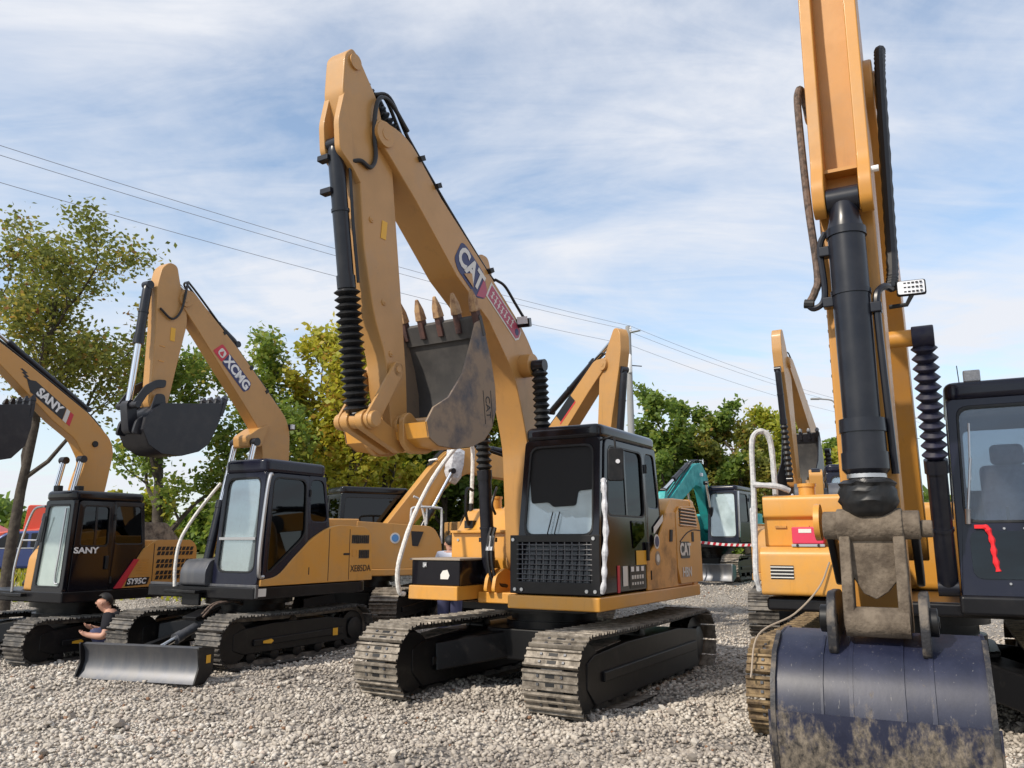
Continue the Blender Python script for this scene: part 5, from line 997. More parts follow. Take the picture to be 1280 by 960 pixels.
    lettering(c, 'chalk_writing', 'Bx70', 0.11, (fxz(2.0) - 0.012, 1.08, 1.99), FRONT_R, FRONT_U, 'white_paint', lift=0.001, bold=-0.002, shear=0.15); lettering(c, 'chalk_writing', '+', 0.12, (fxz(1.86) - 0.012, 1.12, 1.85), FRONT_R, FRONT_U, 'white_paint', lift=0.001, bold=-0.002)
    decal(rt, 'blue_label', rect(0.16, 0.12), (0.90, 1.186, 0.40), LEFT_R, LEFT_U, 'decal_cyan')
    # boom
    BP = fillet([(3.92, 4.50), (3.78, 4.66), (3.60, 4.66), (1.70, 4.38), (1.05, 3.85), (0.45, 1.6), (0.60, 1.40), (0.86, 1.50), (1.65, 3.45), (2.2, 3.78), (3.55, 4.18), (3.86, 4.30)], [0.08, 0.08, 0.1, 0.2, 0.25, 0.1, 0.1, 0.1, 0.2, 0.2, 0.1, 0.08], 4)
    b = plate_boom(rt, 'boom', BP, 0.40, 'orange_yellow', yc=YC); boss(b, 3.72, 4.45, YC - 0.23, YC + 0.23, 0.12, 'orange_yellow')
    for y in (YC - 0.25, YC + 0.33):
        cylinder(rt, (1.25, y, 1.22), (1.95, y, 3.20), 0.078, 0.05, 0.52, m='cyl_black', boot=(0.058, 0.098, 12), bootm='rubber_blue')
        G().cyl((1.95, YC, 3.20), (1.95, y, 3.20), 0.07, 16).build('lift_pin', 'orange_yellow', rt)
        g = G(); g.cyl((1.95, y - 0.08, 3.20), (1.95, y + 0.08, 3.20), 0.09, 20); g.build('rod_eye', 'rubber_blue', rt, bevel=0.01)
    g = G(); g.box((2.3, YC - 0.24, 3.15), (0.10, 0.07, 0.14)); g.build('boom_lamp', 'navy_black', rt, bevel=0.01)
    # stick: box section with two front flanges at the top
    SP = fillet([(3.74, 5.75), (4.10, 5.75), (4.14, 4.6), (4.14, 3.6), (4.12, 1.6), (4.12, 1.14), (3.92, 1.08), (3.80, 1.5), (3.58, 4.0), (3.60, 4.7)], [0.05, 0.05, 0.02, 0.02, 0.02, 0.08, 0.08, 0.1, 0.1, 0.1], 4)
    s = plate_boom(rt, 'stick', SP, 0.30, 'orange_yellow', yc=YC)
    for sg in (-1, 1):
        ya = YC + sg * 0.125
        g = G(); g.prism(fillet([(4.12, 5.74), (4.22, 5.74), (4.27, 4.6), (4.30, 3.75), (4.36, 3.60), (4.34, 3.46), (4.25, 3.42), (4.12, 3.55)], [0.01, 0.02, 0.2, 0.05, 0.05, 0.06, 0.06, 0.02]), ya - 0.035, ya + 0.035, 'y'); g.build('flange', 'orange_yellow', s, bevel=0.012)
    G().box((4.20, YC, 3.72), (0.10, 0.18, 0.02)).build('cross_plate', 'orange_yellow', s)
    G().cyl((4.30, YC + 0.10, 3.66), (4.30, YC + 0.20, 3.66), 0.018, 10).build('grease_fitting', 'white_paint', s)
    for i in range(14): G().cyl((4.06, YC - 0.158, 2.0 + 0.09 * i), (4.06, YC - 0.148, 2.0 + 0.09 * i), 0.010, 6).build('bolt', 'dark', s)
    # bucket cylinder with crumpled boot
    a = Vector((4.27, YC, 3.52)); e = Vector((4.27, YC, 1.70))
    g = G(); g.lathe(a, e, [(0, 0.05), (0.02, 0.075), (0.07, 0.085), (0.10, 0.10), (0.10, 0.108), (0.125, 0.108), (0.125, 0.10), (0.30, 0.10), (0.30, 0.106), (0.315, 0.106), (0.315, 0.10), (0.70, 0.095), (0.70, 0.118), (0.74, 0.12), (0.74, 0.112), (0.80, 0.112), (0.80, 0.12), (0.85, 0.12), (0.87, 0.09)], 26)
    g.cyl(a + Vector((0, -0.085, 0)), a + Vector((0, 0.085, 0)), 0.075, 18); bc = g.build('bucket_cylinder', 'cyl_black', rt)
    G().cyl(a.lerp(e, 0.86), e, 0.055, 16).build('rod', 'chrome', bc)
    g = G(); g.lathe(a.lerp(e, 0.865), a.lerp(e, 0.985), [(0, 0.085), (0.12, 0.088), (0.12, 0.11), (0.22, 0.145), (0.30, 0.135), (0.42, 0.15), (0.52, 0.14), (0.64, 0.15), (0.74, 0.136), (0.86, 0.128), (1, 0.10)], 24)
    rng = np.random.default_rng(4); g.v = [(x + rng.normal(0, 0.0035), y + rng.normal(0, 0.0035), z + rng.normal(0, 0.003)) for x, y, z in g.v]; g.build('rubber_boot', 'rubber', bc, angle=60)
    G().lathe(a.lerp(e, 0.86), a.lerp(e, 0.875), [(0, 0.10), (1, 0.10)], 24).build('hose_clip', 'zinc', bc)
    for sg, pts in ((-1, [(4.22, YC - 0.20, 4.10), (4.23, YC - 0.235, 4.30), (4.20, YC - 0.22, 4.38)]),): pass
    G().tube(smooth([(4.00, YC - 0.18, 4.22), (4.08, YC - 0.20, 4.36), (4.12, YC - 0.215, 4.34), (4.15, YC - 0.22, 4.2), (4.20, YC - 0.20, 3.6), (4.24, YC - 0.17, 3.12), (4.26, YC - 0.19, 3.0), (4.26, YC - 0.23, 2.93)], 7), 0.022, 9).build('hose', 'hose_dusty', rt)
    G().tube(smooth([(4.27, YC - 0.235, 2.93), (4.27, YC - 0.20, 2.90), (4.27, YC - 0.15, 2.93), (4.27, YC - 0.135, 3.02), (4.27, YC - 0.145, 3.25), (4.27, YC - 0.11, 3.34)], 6), 0.018, 8).build('oil_pipe', 'cyl_black', rt)
    G().cyl((4.27, YC - 0.25, 2.935), (4.27, YC - 0.20, 2.925), 0.026, 10).build('hose_fitting', 'dark', rt)
    q = smooth([(3.7, YC + 0.24, 4.55), (3.75, YC + 0.255, 4.68), (3.82, YC + 0.25, 4.62), (3.88, YC + 0.24, 4.3), (3.98, YC + 0.225, 3.6), (4.06, YC + 0.215, 3.15), (4.12, YC + 0.20, 3.0)], 12)
    G().tube(q, [0.030 + (0.004 if k % 2 else 0) for k in range(len(q))], 9).build('hose', 'hose', rt)
    G().tube(smooth([(4.15, YC + 0.20, 2.99), (4.22, YC + 0.17, 2.99), (4.27, YC + 0.13, 2.93), (4.27, YC + 0.125, 2.75), (4.24, YC + 0.135, 2.2), (4.22, YC + 0.14, 1.95)], 6), 0.020, 8).build('oil_pipe', 'cyl_black', rt)
    for z, sg in ((2.86, 1), (2.92, -1), (3.22, -1)): g = G(); g.box((4.27, YC + sg * 0.12, z), (0.07, 0.06, 0.06)); g.build('pipe_clamp', 'cyl_black', rt, bevel=0.008)
    # lamp plate on a bracket
    g = G(); g.box((4.12, YC + 0.30, 2.99), (0.03, 0.15, 0.09), rot=(0, 0, 0.1)); lp = g.build('work_lamp', 'dark', rt, bevel=0.012); decal(lp, 'lens', fillet(rect(0.135, 0.075), 0.012), (4.1365, YC + 0.30, 2.99), (-0.1, 1, 0), (0, 0, 1), 'lamp')
    for k in range(3):
        for j in range(6): decal(lp, 'led', rect(0.013, 0.008), (4.14, YC + 0.25 + 0.02 * j, 2.965 + 0.025 * k), (-0.1, 1, 0), (0, 0, 1), 'dark')
    G().tube([(4.10, YC + 0.18, 2.90), (4.11, YC + 0.27, 2.90), (4.12, YC + 0.30, 2.95)], 0.013, 7).build('lamp_bracket', 'dark', rt)
    # dirty linkage
    g = G(); g.cyl((4.27, YC - 0.235, 1.68), (4.27, YC + 0.235, 1.68), 0.075, 22); g.cyl((4.27, YC - 0.165, 1.68), (4.27, YC + 0.155, 1.68), 0.088, 22); g.cyl((4.27, YC + 0.235, 1.66), (4.27, YC + 0.29, 1.66), 0.045, 14); lk2 = g.build('bucket_link', 'mud', rt, bevel=0.008)
    for sg in (-1, 1):
        g = G(); dogbone(g, (4.27, 1.66), (4.33, 1.20), 0.06, 0.055, YC + sg * 0.13 - 0.028, YC + sg * 0.13 + 0.028); g.build('link_arm', 'mud', lk2, bevel=0.01)
        g = G(); dogbone(g, (4.27, 1.68), (3.98, 1.42), 0.065, 0.065, YC + sg * 0.205 - 0.02, YC + sg * 0.205 + 0.02); g.build('side_link', 'frame_black', rt, bevel=0.01)
    g = G(); g.prism([(-0.11, 1.66), (0.11, 1.66), (0.11, 1.40), (0.06, 1.34), (0.0, 1.30), (-0.06, 1.33), (-0.11, 1.42)], 4.24, 4.30, 'x'); g.v = [(x, y + YC, z) for x, y, z in g.v]; g.build('link_web', 'mud', lk2, bevel=0.008)
    G().cyl((4.33, YC - 0.15, 1.19), (4.33, YC + 0.15, 1.19), 0.075, 22).build('pin_sleeve', 'mud', lk2)
    g = G(); g.cyl((4.20, YC - 0.285, 1.70), (4.20, YC - 0.255, 1.70), 0.10, 20); g.build('dust_ring', 'mottled_yellow', rt)
    # bucket, back turned to the camera
    OUT = [(4.06, 1.12), (4.26, 1.10), (4.42, 1.02), (4.51, 0.90), (4.545, 0.76), (4.545, 0.62), (4.50, 0.46), (4.42, 0.31), (4.28, 0.16), (4.10, 0.05)]
    WB = 0.98; bk = bucket(rt, OUT, [(3.92, 0.14), (3.76, 0.55), (3.80, 0.95), (3.95, 1.12)], WB, yc=YC - 0.02, shell_m='worn_bucket', in_m='bucket_in', side_m='worn_bucket', tdir=(-0.9, -0.12), tl=0.22, teeth=5, tw=0.09, adapter_m='mud', tooth_m='mud')
    OV = [Vector(p) for p in OUT]
    def strip(name, i0, i1, off, y0, y1, m):
        g = G(); a_, b_ = [], []
        for i in range(i0, i1 + 1):
            t = (OV[min(i + 1, len(OV) - 1)] - OV[max(i - 1, 0)]).normalized(); nn = Vector((-t.y, t.x))
            if nn.x < 0 and nn.dot(Vector((4.2, 0.6)) - OV[i]) > 0: nn = -nn
            p = OV[i] + nn * off; q = OV[i] - nn * 0.002
            a_.append((p.x, p.y)); b_.append((q.x, q.y))
        g.prism(a_ + b_[::-1], y0, y1, 'y', sm=True); return g.build(name, m, bk, angle=40)
    strip('wear_plate', 4, 9, 0.016, YC - 0.02 - WB / 2 - 0.02, YC - 0.02 + WB / 2 + 0.02, 'worn_bucket')
    for y, wd in ((-0.27, 0.012), (-0.135, 0.02), (0.10, 0.012), (0.225, 0.02)): strip('weld_seam', 1, 4, 0.007, YC + y - wd / 2, YC + y + wd / 2, 'worn_bucket')
    strip('wear_strip', 1, 4, 0.004, YC - 0.125, YC + 0.094, 'worn_bucket')
    for sg in (-1, 1):
        y = YC - 0.02 + sg * (WB / 2 - 0.005); strip('side_rim', 1, 9, 0.022, y - 0.012, y + 0.012, 'dirty_steel')
        g = G(); g.prism(fillet([(3.92, 1.06), (3.92, 1.26), (4.05, 1.34), (4.36, 1.34), (4.44, 1.22), (4.42, 1.02), (4.2, 1.06)], 0.06), YC + sg * 0.215 - 0.022, YC + sg * 0.215 + 0.022, 'y'); g.build('ear', 'dirty_steel', bk, bevel=0.008)
        boss(bk, 4.33, 1.20, YC + sg * 0.215 - 0.04 + 0.02 * sg, YC + sg * 0.215 + 0.04 + 0.02 * sg, 0.07, 'frame_black')
    # loose wire hanging at the left
    G().tube(smooth([(1.33, -0.62, 1.42), (1.36, -0.72, 1.20), (1.5, -0.92, 0.98), (1.75, -1.18, 0.82), (1.95, -1.22, 0.5)], 8), 0.008, 6).build('loose_cable', 'wood_edge', rt)
near_digger()

# ------------------------------------------------------------------ excavators parked behind
def tf(poly, s=1.0, dx=0.0, dz=0.0): return [(x * s + dx, z * s + dz) for x, z in poly]
def rear_digger(label, X, Y, az, paint, boom, stick, bpin, spin, cabz, turn=0.0, cyls=(), buck=None, cabm='cab_black', cab_y=(0.2, 1.12), group=None, rail=True, decal_side=None, blade=False, boot=True, trk=(1.9, 0.5, 3.2, 0.70, 36), wrap=False, hoodm=None, shoe='shoe_dark'):
    z = float(ground_z(X, Y)) + 0.02
    rt = machine('excavator', label, X, Y, z, az, group)
    undercarriage(rt, *trk, turn=turn, shoe=shoe, deckz=0.90, rollers=5)
    g = G(); g.prism(fillet([(1.2, -1.12), (1.2, 1.12), (-1.5, 1.12), (-1.5, -1.12)], 0.05), 0.90, 1.03, 'z'); g.build('revolving_frame', 'black_paint' if paint == 'teal' else paint, rt, bevel=0.02)
    g = G(); g.prism(fillet([(-0.55, -1.10), (-0.55, 1.10), (-1.55, 1.10), (-1.85, 0.65), (-1.92, 0.0), (-1.85, -0.65), (-1.55, -1.10)], [0.03, 0.03, 0.2, 0.3, 0.3, 0.3, 0.2]), 1.03, 1.92, 'z'); eb = g.build('engine_body', paint, rt, bevel=0.07, seg=3)
    g = G(); g.prism(fillet([(-0.6, 1.03), (1.12, 1.03), (1.12, 1.50), (0.95, 1.80), (-0.6, 1.88)], [0.01, 0.03, 0.1, 0.15, 0.02]), -1.11, -0.30, 'y'); tk = g.build('tank', paint, rt, bevel=0.03, seg=3)
    for z0 in (1.22, 1.46, 1.66):
        for i in range(9):
            x = -1.30 + 0.075 * i; G().prism([(x, z0), (x + 0.03, z0), (x + 0.018, z0 + 0.075), (x - 0.012, z0 + 0.075)], -1.106, -1.101, 'y').build('vent_slot', 'dark', eb)
    decal(tk, 'round_sticker', circle(0, 0, 0.10, 18), (0.15, -1.112, 1.58), (1, 0, 0), (0, 0, 1), 'decal_light'); decal(tk, 'round_sticker', circle(0, 0, 0.07, 18), (0.15, -1.116, 1.58), (1, 0, 0), (0, 0, 1), 'decal_cyan')
    decal(tk, 'badge', [(-0.10, -0.14), (0.02, -0.15), (0.13, 0.12), (-0.13, 0.13)], (0.60, -1.112, 1.58), (1, 0, 0), (0, 0, 1), 'decal_black')
    c = cab(rt, 1.03, cabz - 0.14, cabz, 1.12, 1.0, -0.42, -0.5, 0.0, cab_y[0], cab_y[1], zwin=1.62, zfw=1.2, frame=cabm, gf='glass_clear' if paint != 'teal' else 'glass_front', gs='glass_side', detail=False)
    if rail:
        g = G(); g.tube(smooth([(1.12, -1.08, 1.48), (1.12, -1.08, 2.05), (1.05, -1.08, 2.15), (0.55, -1.08, 2.15), (0.48, -1.08, 2.05), (0.48, -1.08, 1.80)], 5), 0.024, 8); g.tube([(0.80, -1.08, 1.84), (0.80, -1.08, 2.15)], 0.02, 7); g.build('handrail', 'grey_rail', rt)
        g = G(); g.tube(smooth([(1.12, -0.36, 1.2), (1.14, -0.36, 1.8), (1.0, -0.36, 2.3), (0.86, -0.36, 2.4)], 5), 0.024, 8); g.build('handrail', 'grey_rail', rt)
    b = plate_boom(rt, 'boom', fillet(boom, 0.08, 3), 0.26, paint); boss(b, bpin[0], bpin[1], -0.155, 0.155, 0.11, paint)
    s = plate_boom(rt, 'stick', fillet(stick, 0.06, 3), 0.20, paint); boss(s, spin[0], spin[1], -0.14, 0.14, 0.08, paint)
    for i, (a, e, split, kind) in enumerate(cyls):
        ys = (-0.30, 0.30) if kind == 'lift' else (0,)
        for y in ys: cylinder(rt, (a[0], y, a[1]), (e[0], y, e[1]), 0.065, 0.04, split, boot=((0.055, 0.085, 10) if boot and kind != 'stick' else None), m='cyl_black')
    for y in (-0.08, 0.0, 0.08):
        pts = [(p[0], y, p[1]) for p in stick_hose(boom)]; G().tube(smooth(pts, 5), 0.016, 6).build('hose', 'hose', b)
    if buck: bucket(rt, buck[0], buck[1], 0.80, shell_m=buck[2], side_m=buck[2], tdir=buck[3], tl=0.16, teeth=5, adapter_m='bucket_black', tooth_m='steel')
    return rt, b, c
def stick_hose(boom):
    """a line just above the boom's back: first points of the polygon run tip -> knee -> foot along the top"""
    t = boom[:5]; return [(x, z + 0.05) for x, z in t]

# facing right, boom stretched out low
B4 = [(4.45, 2.98), (4.25, 3.05), (2.35, 3.50), (1.75, 3.40), (1.35, 3.02), (0.10, 1.50), (0.25, 1.25), (0.50, 1.35), (1.85, 2.75), (2.25, 2.95), (4.35, 2.72)]
r4, b4, c4 = rear_digger('yellow excavator with its boom stretched low and a plastic-wrapped lamp on it', -2.88, 15.94, -122, 'sany_yellow', B4, [(4.30, 3.35), (4.12, 3.25), (4.25, 2.7), (4.75, 1.4), (4.95, 1.45), (4.60, 2.9)], (4.33, 2.85), (4.85, 1.48), 2.60, turn=R(-132), cyls=(((0.75, 1.2), (1.75, 2.95), 0.55, 'lift'), ((2.3, 3.55), (4.15, 3.38), 0.7, 'stick')),
    buck=([(4.85, 1.45), (5.0, 1.2), (4.9, 0.9), (4.6, 0.75), (4.25, 0.8), (4.0, 1.0)], [(4.1, 1.15), (4.6, 1.45)], 'bucket_black', (-0.8, 0.5)), shoe='shoe', boot=False)
random.seed(8)
bag = [(1.72, 3.44), (1.98, 3.46), (2.10, 3.38), (2.06, 3.10), (2.02, 2.82), (1.90, 2.68), (1.74, 2.72), (1.66, 2.96), (1.70, 3.22)]
g = G(); g.prism(bag, -0.185, -0.172, 'y'); k0 = len(g.v); cx, cz = 1.88, 3.08
lay = [[(cx + (x - cx) * f + random.uniform(-0.02, 0.02), y, cz + (z - cz) * f + random.uniform(-0.02, 0.02)) for x, z in bag] for f, y in ((1.0, -0.186), (0.97, -0.26), (0.72, -0.33), (0.3, -0.345))]
nb = len(bag); g.add([p for l in lay for p in l], [list(range(3 * nb, 4 * nb))] + [(q * nb + i, q * nb + (i + 1) % nb, (q + 1) * nb + (i + 1) % nb, (q + 1) * nb + i) for q in range(3) for i in range(nb)]); g.v = g.v[k0:]; g.f = [[i - k0 for i in f] for f in g.f if min(f) >= k0]; g.mi = g.mi[-len(g.f):]; g.build('wrapped_lamp', 'film', b4, angle=25).location = (0, 0.045, 0)
G().box((1.45, 0, 3.19), (0.04, 0.36, 0.03), rot=(0, -0.8, 0)).build('tie_strap', 'white_paint', b4)

# half hidden, arm raised
s5 = 0.9
HB = [(3.62, 5.26), (3.22, 5.27), (1.80, 4.36), (1.05, 3.90), (0.66, 3.50), (0.36, 1.45), (0.62, 1.20), (0.82, 1.40), (1.08, 2.95), (1.40, 3.45), (3.0, 4.66), (3.46, 4.98), (3.66, 5.12)]
HS = [(3.99, 5.78), (3.86, 5.80), (3.62, 5.44), (3.34, 4.88), (3.30, 4.4), (3.14, 2.75), (3.13, 2.50), (3.30, 2.48), (3.40, 2.70), (3.73, 4.02), (3.99, 4.95), (4.07, 5.32), (4.06, 5.65)]
r5, b5, c5 = rear_digger('yellow excavator whose raised arm shows above the black cab roof beside the utility pole', 0.20, 16.8, -29, 'boom_yellow', tf(HB, s5), tf(HS, s5), (3.18, 4.62), (2.93, 2.34), 2.65,
    cyls=(((0.75, 1.2), (0.95, 3.15), 0.55, 'lift'), ((1.2, 4.05), (3.46, 5.12), 0.68, 'stick'), ((3.62, 4.45), (3.30, 2.36), 0.55, 'bucket')),
    buck=(tf([(3.28, 2.52), (3.16, 2.33), (2.96, 2.27), (2.45, 2.38), (2.11, 2.62), (2.05, 2.84), (2.14, 3.32), (2.33, 3.70)], s5), tf([(2.44, 3.62), (2.66, 3.08), (3.16, 2.70)], s5), 'bucket_black', (0.4, 0.9)))
decal(b5, 'logo_plate', [(-0.30, -0.10), (0.30, -0.10), (0.24, 0.10), (-0.36, 0.10)], (1.95, -0.132, 4.02), (0.83, 0, 0.55), (-0.55, 0, 0.83), 'decal_black')
decal(b5, 'logo_plate', [(-0.34, -0.14), (0.30, -0.14), (0.30, -0.11), (-0.34, -0.11)], (1.95, -0.132, 4.02), (0.83, 0, 0.55), (-0.55, 0, 0.83), 'decal_red')

# two machines behind the near excavator
r2, b2, c2 = rear_digger('yellow excavator with folded arm and rubber-bellowed cylinder rising beyond the blue-bucket excavator', 7.75, 19.9, 32, 'boom_yellow', HB, HS, (3.53, 5.13), (3.26, 2.60), 2.75, cabm='navy_black',
    cyls=(((0.75, 1.2), (1.02, 3.45), 0.55, 'lift'), ((1.74, 4.53), (3.83, 5.66), 0.68, 'stick'), ((4.10, 4.9), (3.66, 2.62), 0.5, 'bucket')),
    buck=([(3.28, 2.52), (3.16, 2.33), (2.96, 2.27), (2.45, 2.38), (2.11, 2.62), (2.05, 2.84), (2.14, 3.32), (2.33, 3.70)], [(2.44, 3.62), (2.66, 3.08), (3.16, 2.70)], 'bucket_black', (0.4, 0.9)))
B3 = [(2.75, 2.35), (2.6, 2.5), (1.5, 2.62), (0.9, 2.5), (0.55, 2.2), (0.10, 1.45), (0.25, 1.25), (0.5, 1.35), (1.0, 2.0), (1.5, 2.18), (2.7, 2.1)]
r3, b3, c3 = rear_digger('yellow excavator with low folded boom directly behind the tank of the blue-bucket excavator', 5.68, 15.25, 19, 'sany_yellow', B3, [(2.95, 2.62), (2.80, 2.70), (2.55, 2.4), (2.2, 1.5), (2.4, 1.45), (2.85, 2.2)], (2.68, 2.28), (2.3, 1.52), 2.92, cabm='navy_black',
    cyls=(((0.75, 1.2), (1.35, 2.25), 0.6, 'lift'), ((1.5, 2.68), (2.86, 2.64), 0.7, 'stick')), boot=False,
    buck=([(2.35, 1.50), (2.55, 1.25), (2.45, 0.95), (2.15, 0.8), (1.9, 0.95), (1.8, 1.2)], [(1.95, 1.3), (2.2, 1.5)], 'steel', (-0.2, 0.9)))
G().lathe((2.68, -0.34, 2.28), (2.68, 0.34, 2.28), [(0, 0.10), (0.02, 0.2), (0.25, 0.2), (0.27, 0.12), (0.73, 0.12), (0.75, 0.2), (0.98, 0.2), (1, 0.10)], 22).build('hose_reel', 'steel', r3)

# teal machine far behind
BT = [(3.9, 2.05), (3.7, 2.2), (1.9, 3.22), (1.2, 3.36), (0.70, 3.0), (0.15, 1.5), (0.3, 1.3), (0.55, 1.4), (1.20, 2.62), (1.7, 2.68), (3.75, 1.8)]
rT, bT, cT = rear_digger('teal excavator with black cab and small blade, in the far row beyond the mesh-guard excavator', 6.15, 24.8, 33, 'teal', BT, [(3.95, 2.4), (3.78, 2.35), (3.85, 1.8), (4.1, 0.9), (4.3, 0.9), (4.15, 1.9)], (3.8, 1.95), (4.2, 0.95), 2.68, cabm='navy_black',
    cyls=(((0.75, 1.2), (1.35, 2.75), 0.55, 'lift'), ((2.0, 3.25), (3.86, 2.42), 0.6, 'stick')), boot=False, rail=False, shoe='shoe')
g = G(); g.prism([(1.98, 0.44), (1.92, 0.3), (1.94, 0.12), (2.02, 0.0), (1.96, -0.02), (1.86, 0.1), (1.86, 0.34), (1.92, 0.46)], -0.9, 1.15, 'y', sm=True); bt = g.build('dozer_blade', 'steel', rT)
G().prism(fillet([(2.02, 0.46), (1.7, 0.42), (1.72, 0.1), (2.05, -0.02)], 0.03), 1.15, 1.18, 'y').build('end_plate', 'steel', bt)
G().tube(smooth([(1.03, 1.14, 2.5), (1.12, 1.16, 2.2), (1.16, 1.16, 1.4), (1.12, 1.14, 1.2)], 5), 0.028, 8).build('grab_rail', 'zinc', rT)
g = G(); g.box((1.3, 0.12, 3.0), (0.12, 0.14, 0.10)); g.build('boom_lamp', 'lamp', bT, bevel=0.01)

# ------------------------------------------------------------------ trees
def tree(name, label, x, y, h, rad, seed, leafm, n, leaf, tr=0.16, z_branch=0.35, lean=(0, 0), spread=0.75, group='trees around the yard', stems=1, bias=0.0, low=0.0):
    rng = random.Random(seed); nr = np.random.default_rng(seed); z0 = float(ground_z(x, y)) - 0.05
    root = empty(name, (x, y, z0)); tag(root, label, 'tree', group)
    g = G(); tips = []
    def limb(p, d, L, r, depth):
        pts = [p]; rs = [r]; q = Vector(p); dd = Vector(d).normalized(); k = 5
        for i in range(k):
            wb = 0.06 if depth == 0 else 0.13; dd = (dd + Vector((rng.gauss(0, wb), rng.gauss(0, wb), rng.gauss(0.05, 0.06)))).normalized(); q = q + dd * L / k; pts.append(Vector(q)); rs.append(max(0.006, r * (1 - 0.62 * (i + 1) / k)))
        g.tube(pts, rs, 7 if depth == 0 else 5 if depth == 1 else 4, caps=False)
        if depth >= 2: tips.extend([(pts[j], depth) for j in ((2, 3, 4, 5) if depth == 2 else (1, 2, 3, 4, 5))])
        if depth >= 3: return
        m = (5, 4, 3)[depth] if depth else 7
        for j in range(m):
            t = (z_branch + (1 - z_branch) * (j + rng.random()) / m) if depth == 0 else 0.3 + 0.7 * (j + rng.random()) / m
            f = t * k; i0 = min(int(f), k - 1); b = pts[i0].lerp(pts[i0 + 1], f - i0); az = rng.uniform(0, 2 * PI) if depth else 2.4 * j + rng.uniform(-0.5, 0.5)
            side = Vector((math.cos(az), math.sin(az), 0)); up = 0.55 if depth == 0 else 0.35
            nd = (dd * 0.45 + side * spread + Vector((0, 0, up - low * (1 - t)))).normalized()
            L2 = (rad * (0.95 - 0.35 * t) if depth == 0 else L * 0.52) * rng.uniform(0.8, 1.15); limb(b, nd, L2, max(0.010, rs[i0] * 0.55), depth + 1)
    for s in range(stems):
        a = 2 * PI * s / max(1, stems) + seed; off = Vector((math.cos(a), math.sin(a), 0)) * (0.35 if stems > 1 else 0)
        limb(Vector((0, 0, 0)) + off * 0.6, Vector((lean[0], lean[1], 1)) + off * 0.35, h * 0.86, tr * (1 if stems == 1 else 0.8), 0)
    g.build('trunk', 'bark', root, angle=60)
    T = np.array([t[0][:] for t in tips]); m = len(T); cl = nr.normal(0, 1, m)                     # tone of each twig's clump
    idx = nr.integers(0, m, n); P = T[idx] + nr.normal(0, 1, (n, 3)) * np.array([0.17, 0.17, 0.14]) * (rad / 2.6)
    ok = P[:, 2] > 0.6; P = P[ok]; idx = idx[ok]; n = len(P)
    A = nr.normal(0, 1, (n, 3)); A[:, 2] *= 0.6; A /= np.linalg.norm(A, axis=1)[:, None]; B = np.cross(A, nr.normal(0, 1, (n, 3))); B /= np.linalg.norm(B, axis=1)[:, None]; C = np.cross(A, B)
    S = leaf * nr.uniform(0.6, 1.3, (n, 1))
    V = np.stack([P - A * S * 0.55, P + B * S * 0.34 + C * S * 0.08, P + A * S * 0.55, P - B * S * 0.34 + C * S * 0.08], 1).reshape(-1, 3)
    me = bpy.data.meshes.new('crown'); me.vertices.add(4 * n); me.vertices.foreach_set('co', V.reshape(-1)); me.loops.add(4 * n); me.loops.foreach_set('vertex_index', np.arange(4 * n)); me.polygons.add(n)
    me.polygons.foreach_set('loop_start', np.arange(n) * 4); me.polygons.foreach_set('loop_total', np.full(n, 4)); me.update(calc_edges=True)
    tone = np.clip(0.45 + bias + 0.17 * cl[idx] + nr.normal(0, 0.14, n), 0, 1); at = me.attributes.new('rnd', 'FLOAT', 'FACE'); at.data.foreach_set('value', tone.astype(np.float32))
    me.materials.append(MATS[leafm]); link(bpy.data.objects.new('crown', me), root)
    return root
tree('broadleaf_tree', 'tall airy tree with thin rust and green leaves and a dark forked trunk', -10.2, 16.6, 8.0, 3.4, 4, 'leaf_autumn', 13000, 0.105, tr=0.13, z_branch=0.36, lean=(-0.02, 0.0), spread=0.85, bias=-0.02)
tree('broadleaf_tree', 'fresh green tree standing behind the raised black bucket of the dozer-blade excavator', -8.6, 20.0, 6.08, 2.9, 12, 'leaf_green', 8500, 0.14, tr=0.17, z_branch=0.25, bias=0.12)
tree('broadleaf_tree', 'second fresh green tree, seen through the boom of the dozer-blade excavator', -7.0, 21.5, 5.76, 2.7, 21, 'leaf_green', 8000, 0.15, tr=0.16, z_branch=0.2, bias=0.15)
tree('broadleaf_tree', 'bright yellow-green tree with two dark trunks behind the charcoal cab', -4.75, 22.5, 6.64, 2.5, 33, 'leaf_yellow', 15000, 0.17, tr=0.13, z_branch=0.22, stems=2, spread=0.6, low=0.25, bias=0.14)
tree('broadleaf_tree', 'yellowing tree with slim trunk between the yellow-green tree and the big bucket', -3.45, 24.0, 6.32, 2.3, 34, 'leaf_yellow', 11000, 0.17, tr=0.13, z_branch=0.2, spread=0.6, bias=0.16, low=0.25)
tree('broadleaf_tree', 'dense dark green tree seen below the curled bucket', -2.4, 28.0, 5.44, 3.0, 41, 'leaf_dark', 11000, 0.24, tr=0.16, z_branch=0.12, low=0.3, bias=0.1)
tree('broadleaf_tree', 'light green tree beside the white foam-wrapped handrail', -0.9, 29.0, 5.28, 2.7, 43, 'leaf_yellow', 10000, 0.24, tr=0.15, z_branch=0.12, low=0.3, bias=-0.2)
tree('broadleaf_tree', 'dark green tree in the gap left of the white foam-wrapped handrail', -5.6, 28.5, 5.12, 2.8, 45, 'leaf_green', 10000, 0.24, tr=0.16, z_branch=0.1, low=0.3, bias=-0.15)
tree('broadleaf_tree', 'bushy green tree just right of the utility pole', 6.0, 32.5, 6.32, 2.5, 51, 'leaf_green', 7500, 0.21, tr=0.17, z_branch=0.15, low=0.2)
tree('broadleaf_tree', 'tall thin-topped green tree above the teal boom', 8.2, 33.5, 6.48, 2.3, 52, 'leaf_green', 8000, 0.21, tr=0.17, z_branch=0.15, low=0.2, bias=-0.05)
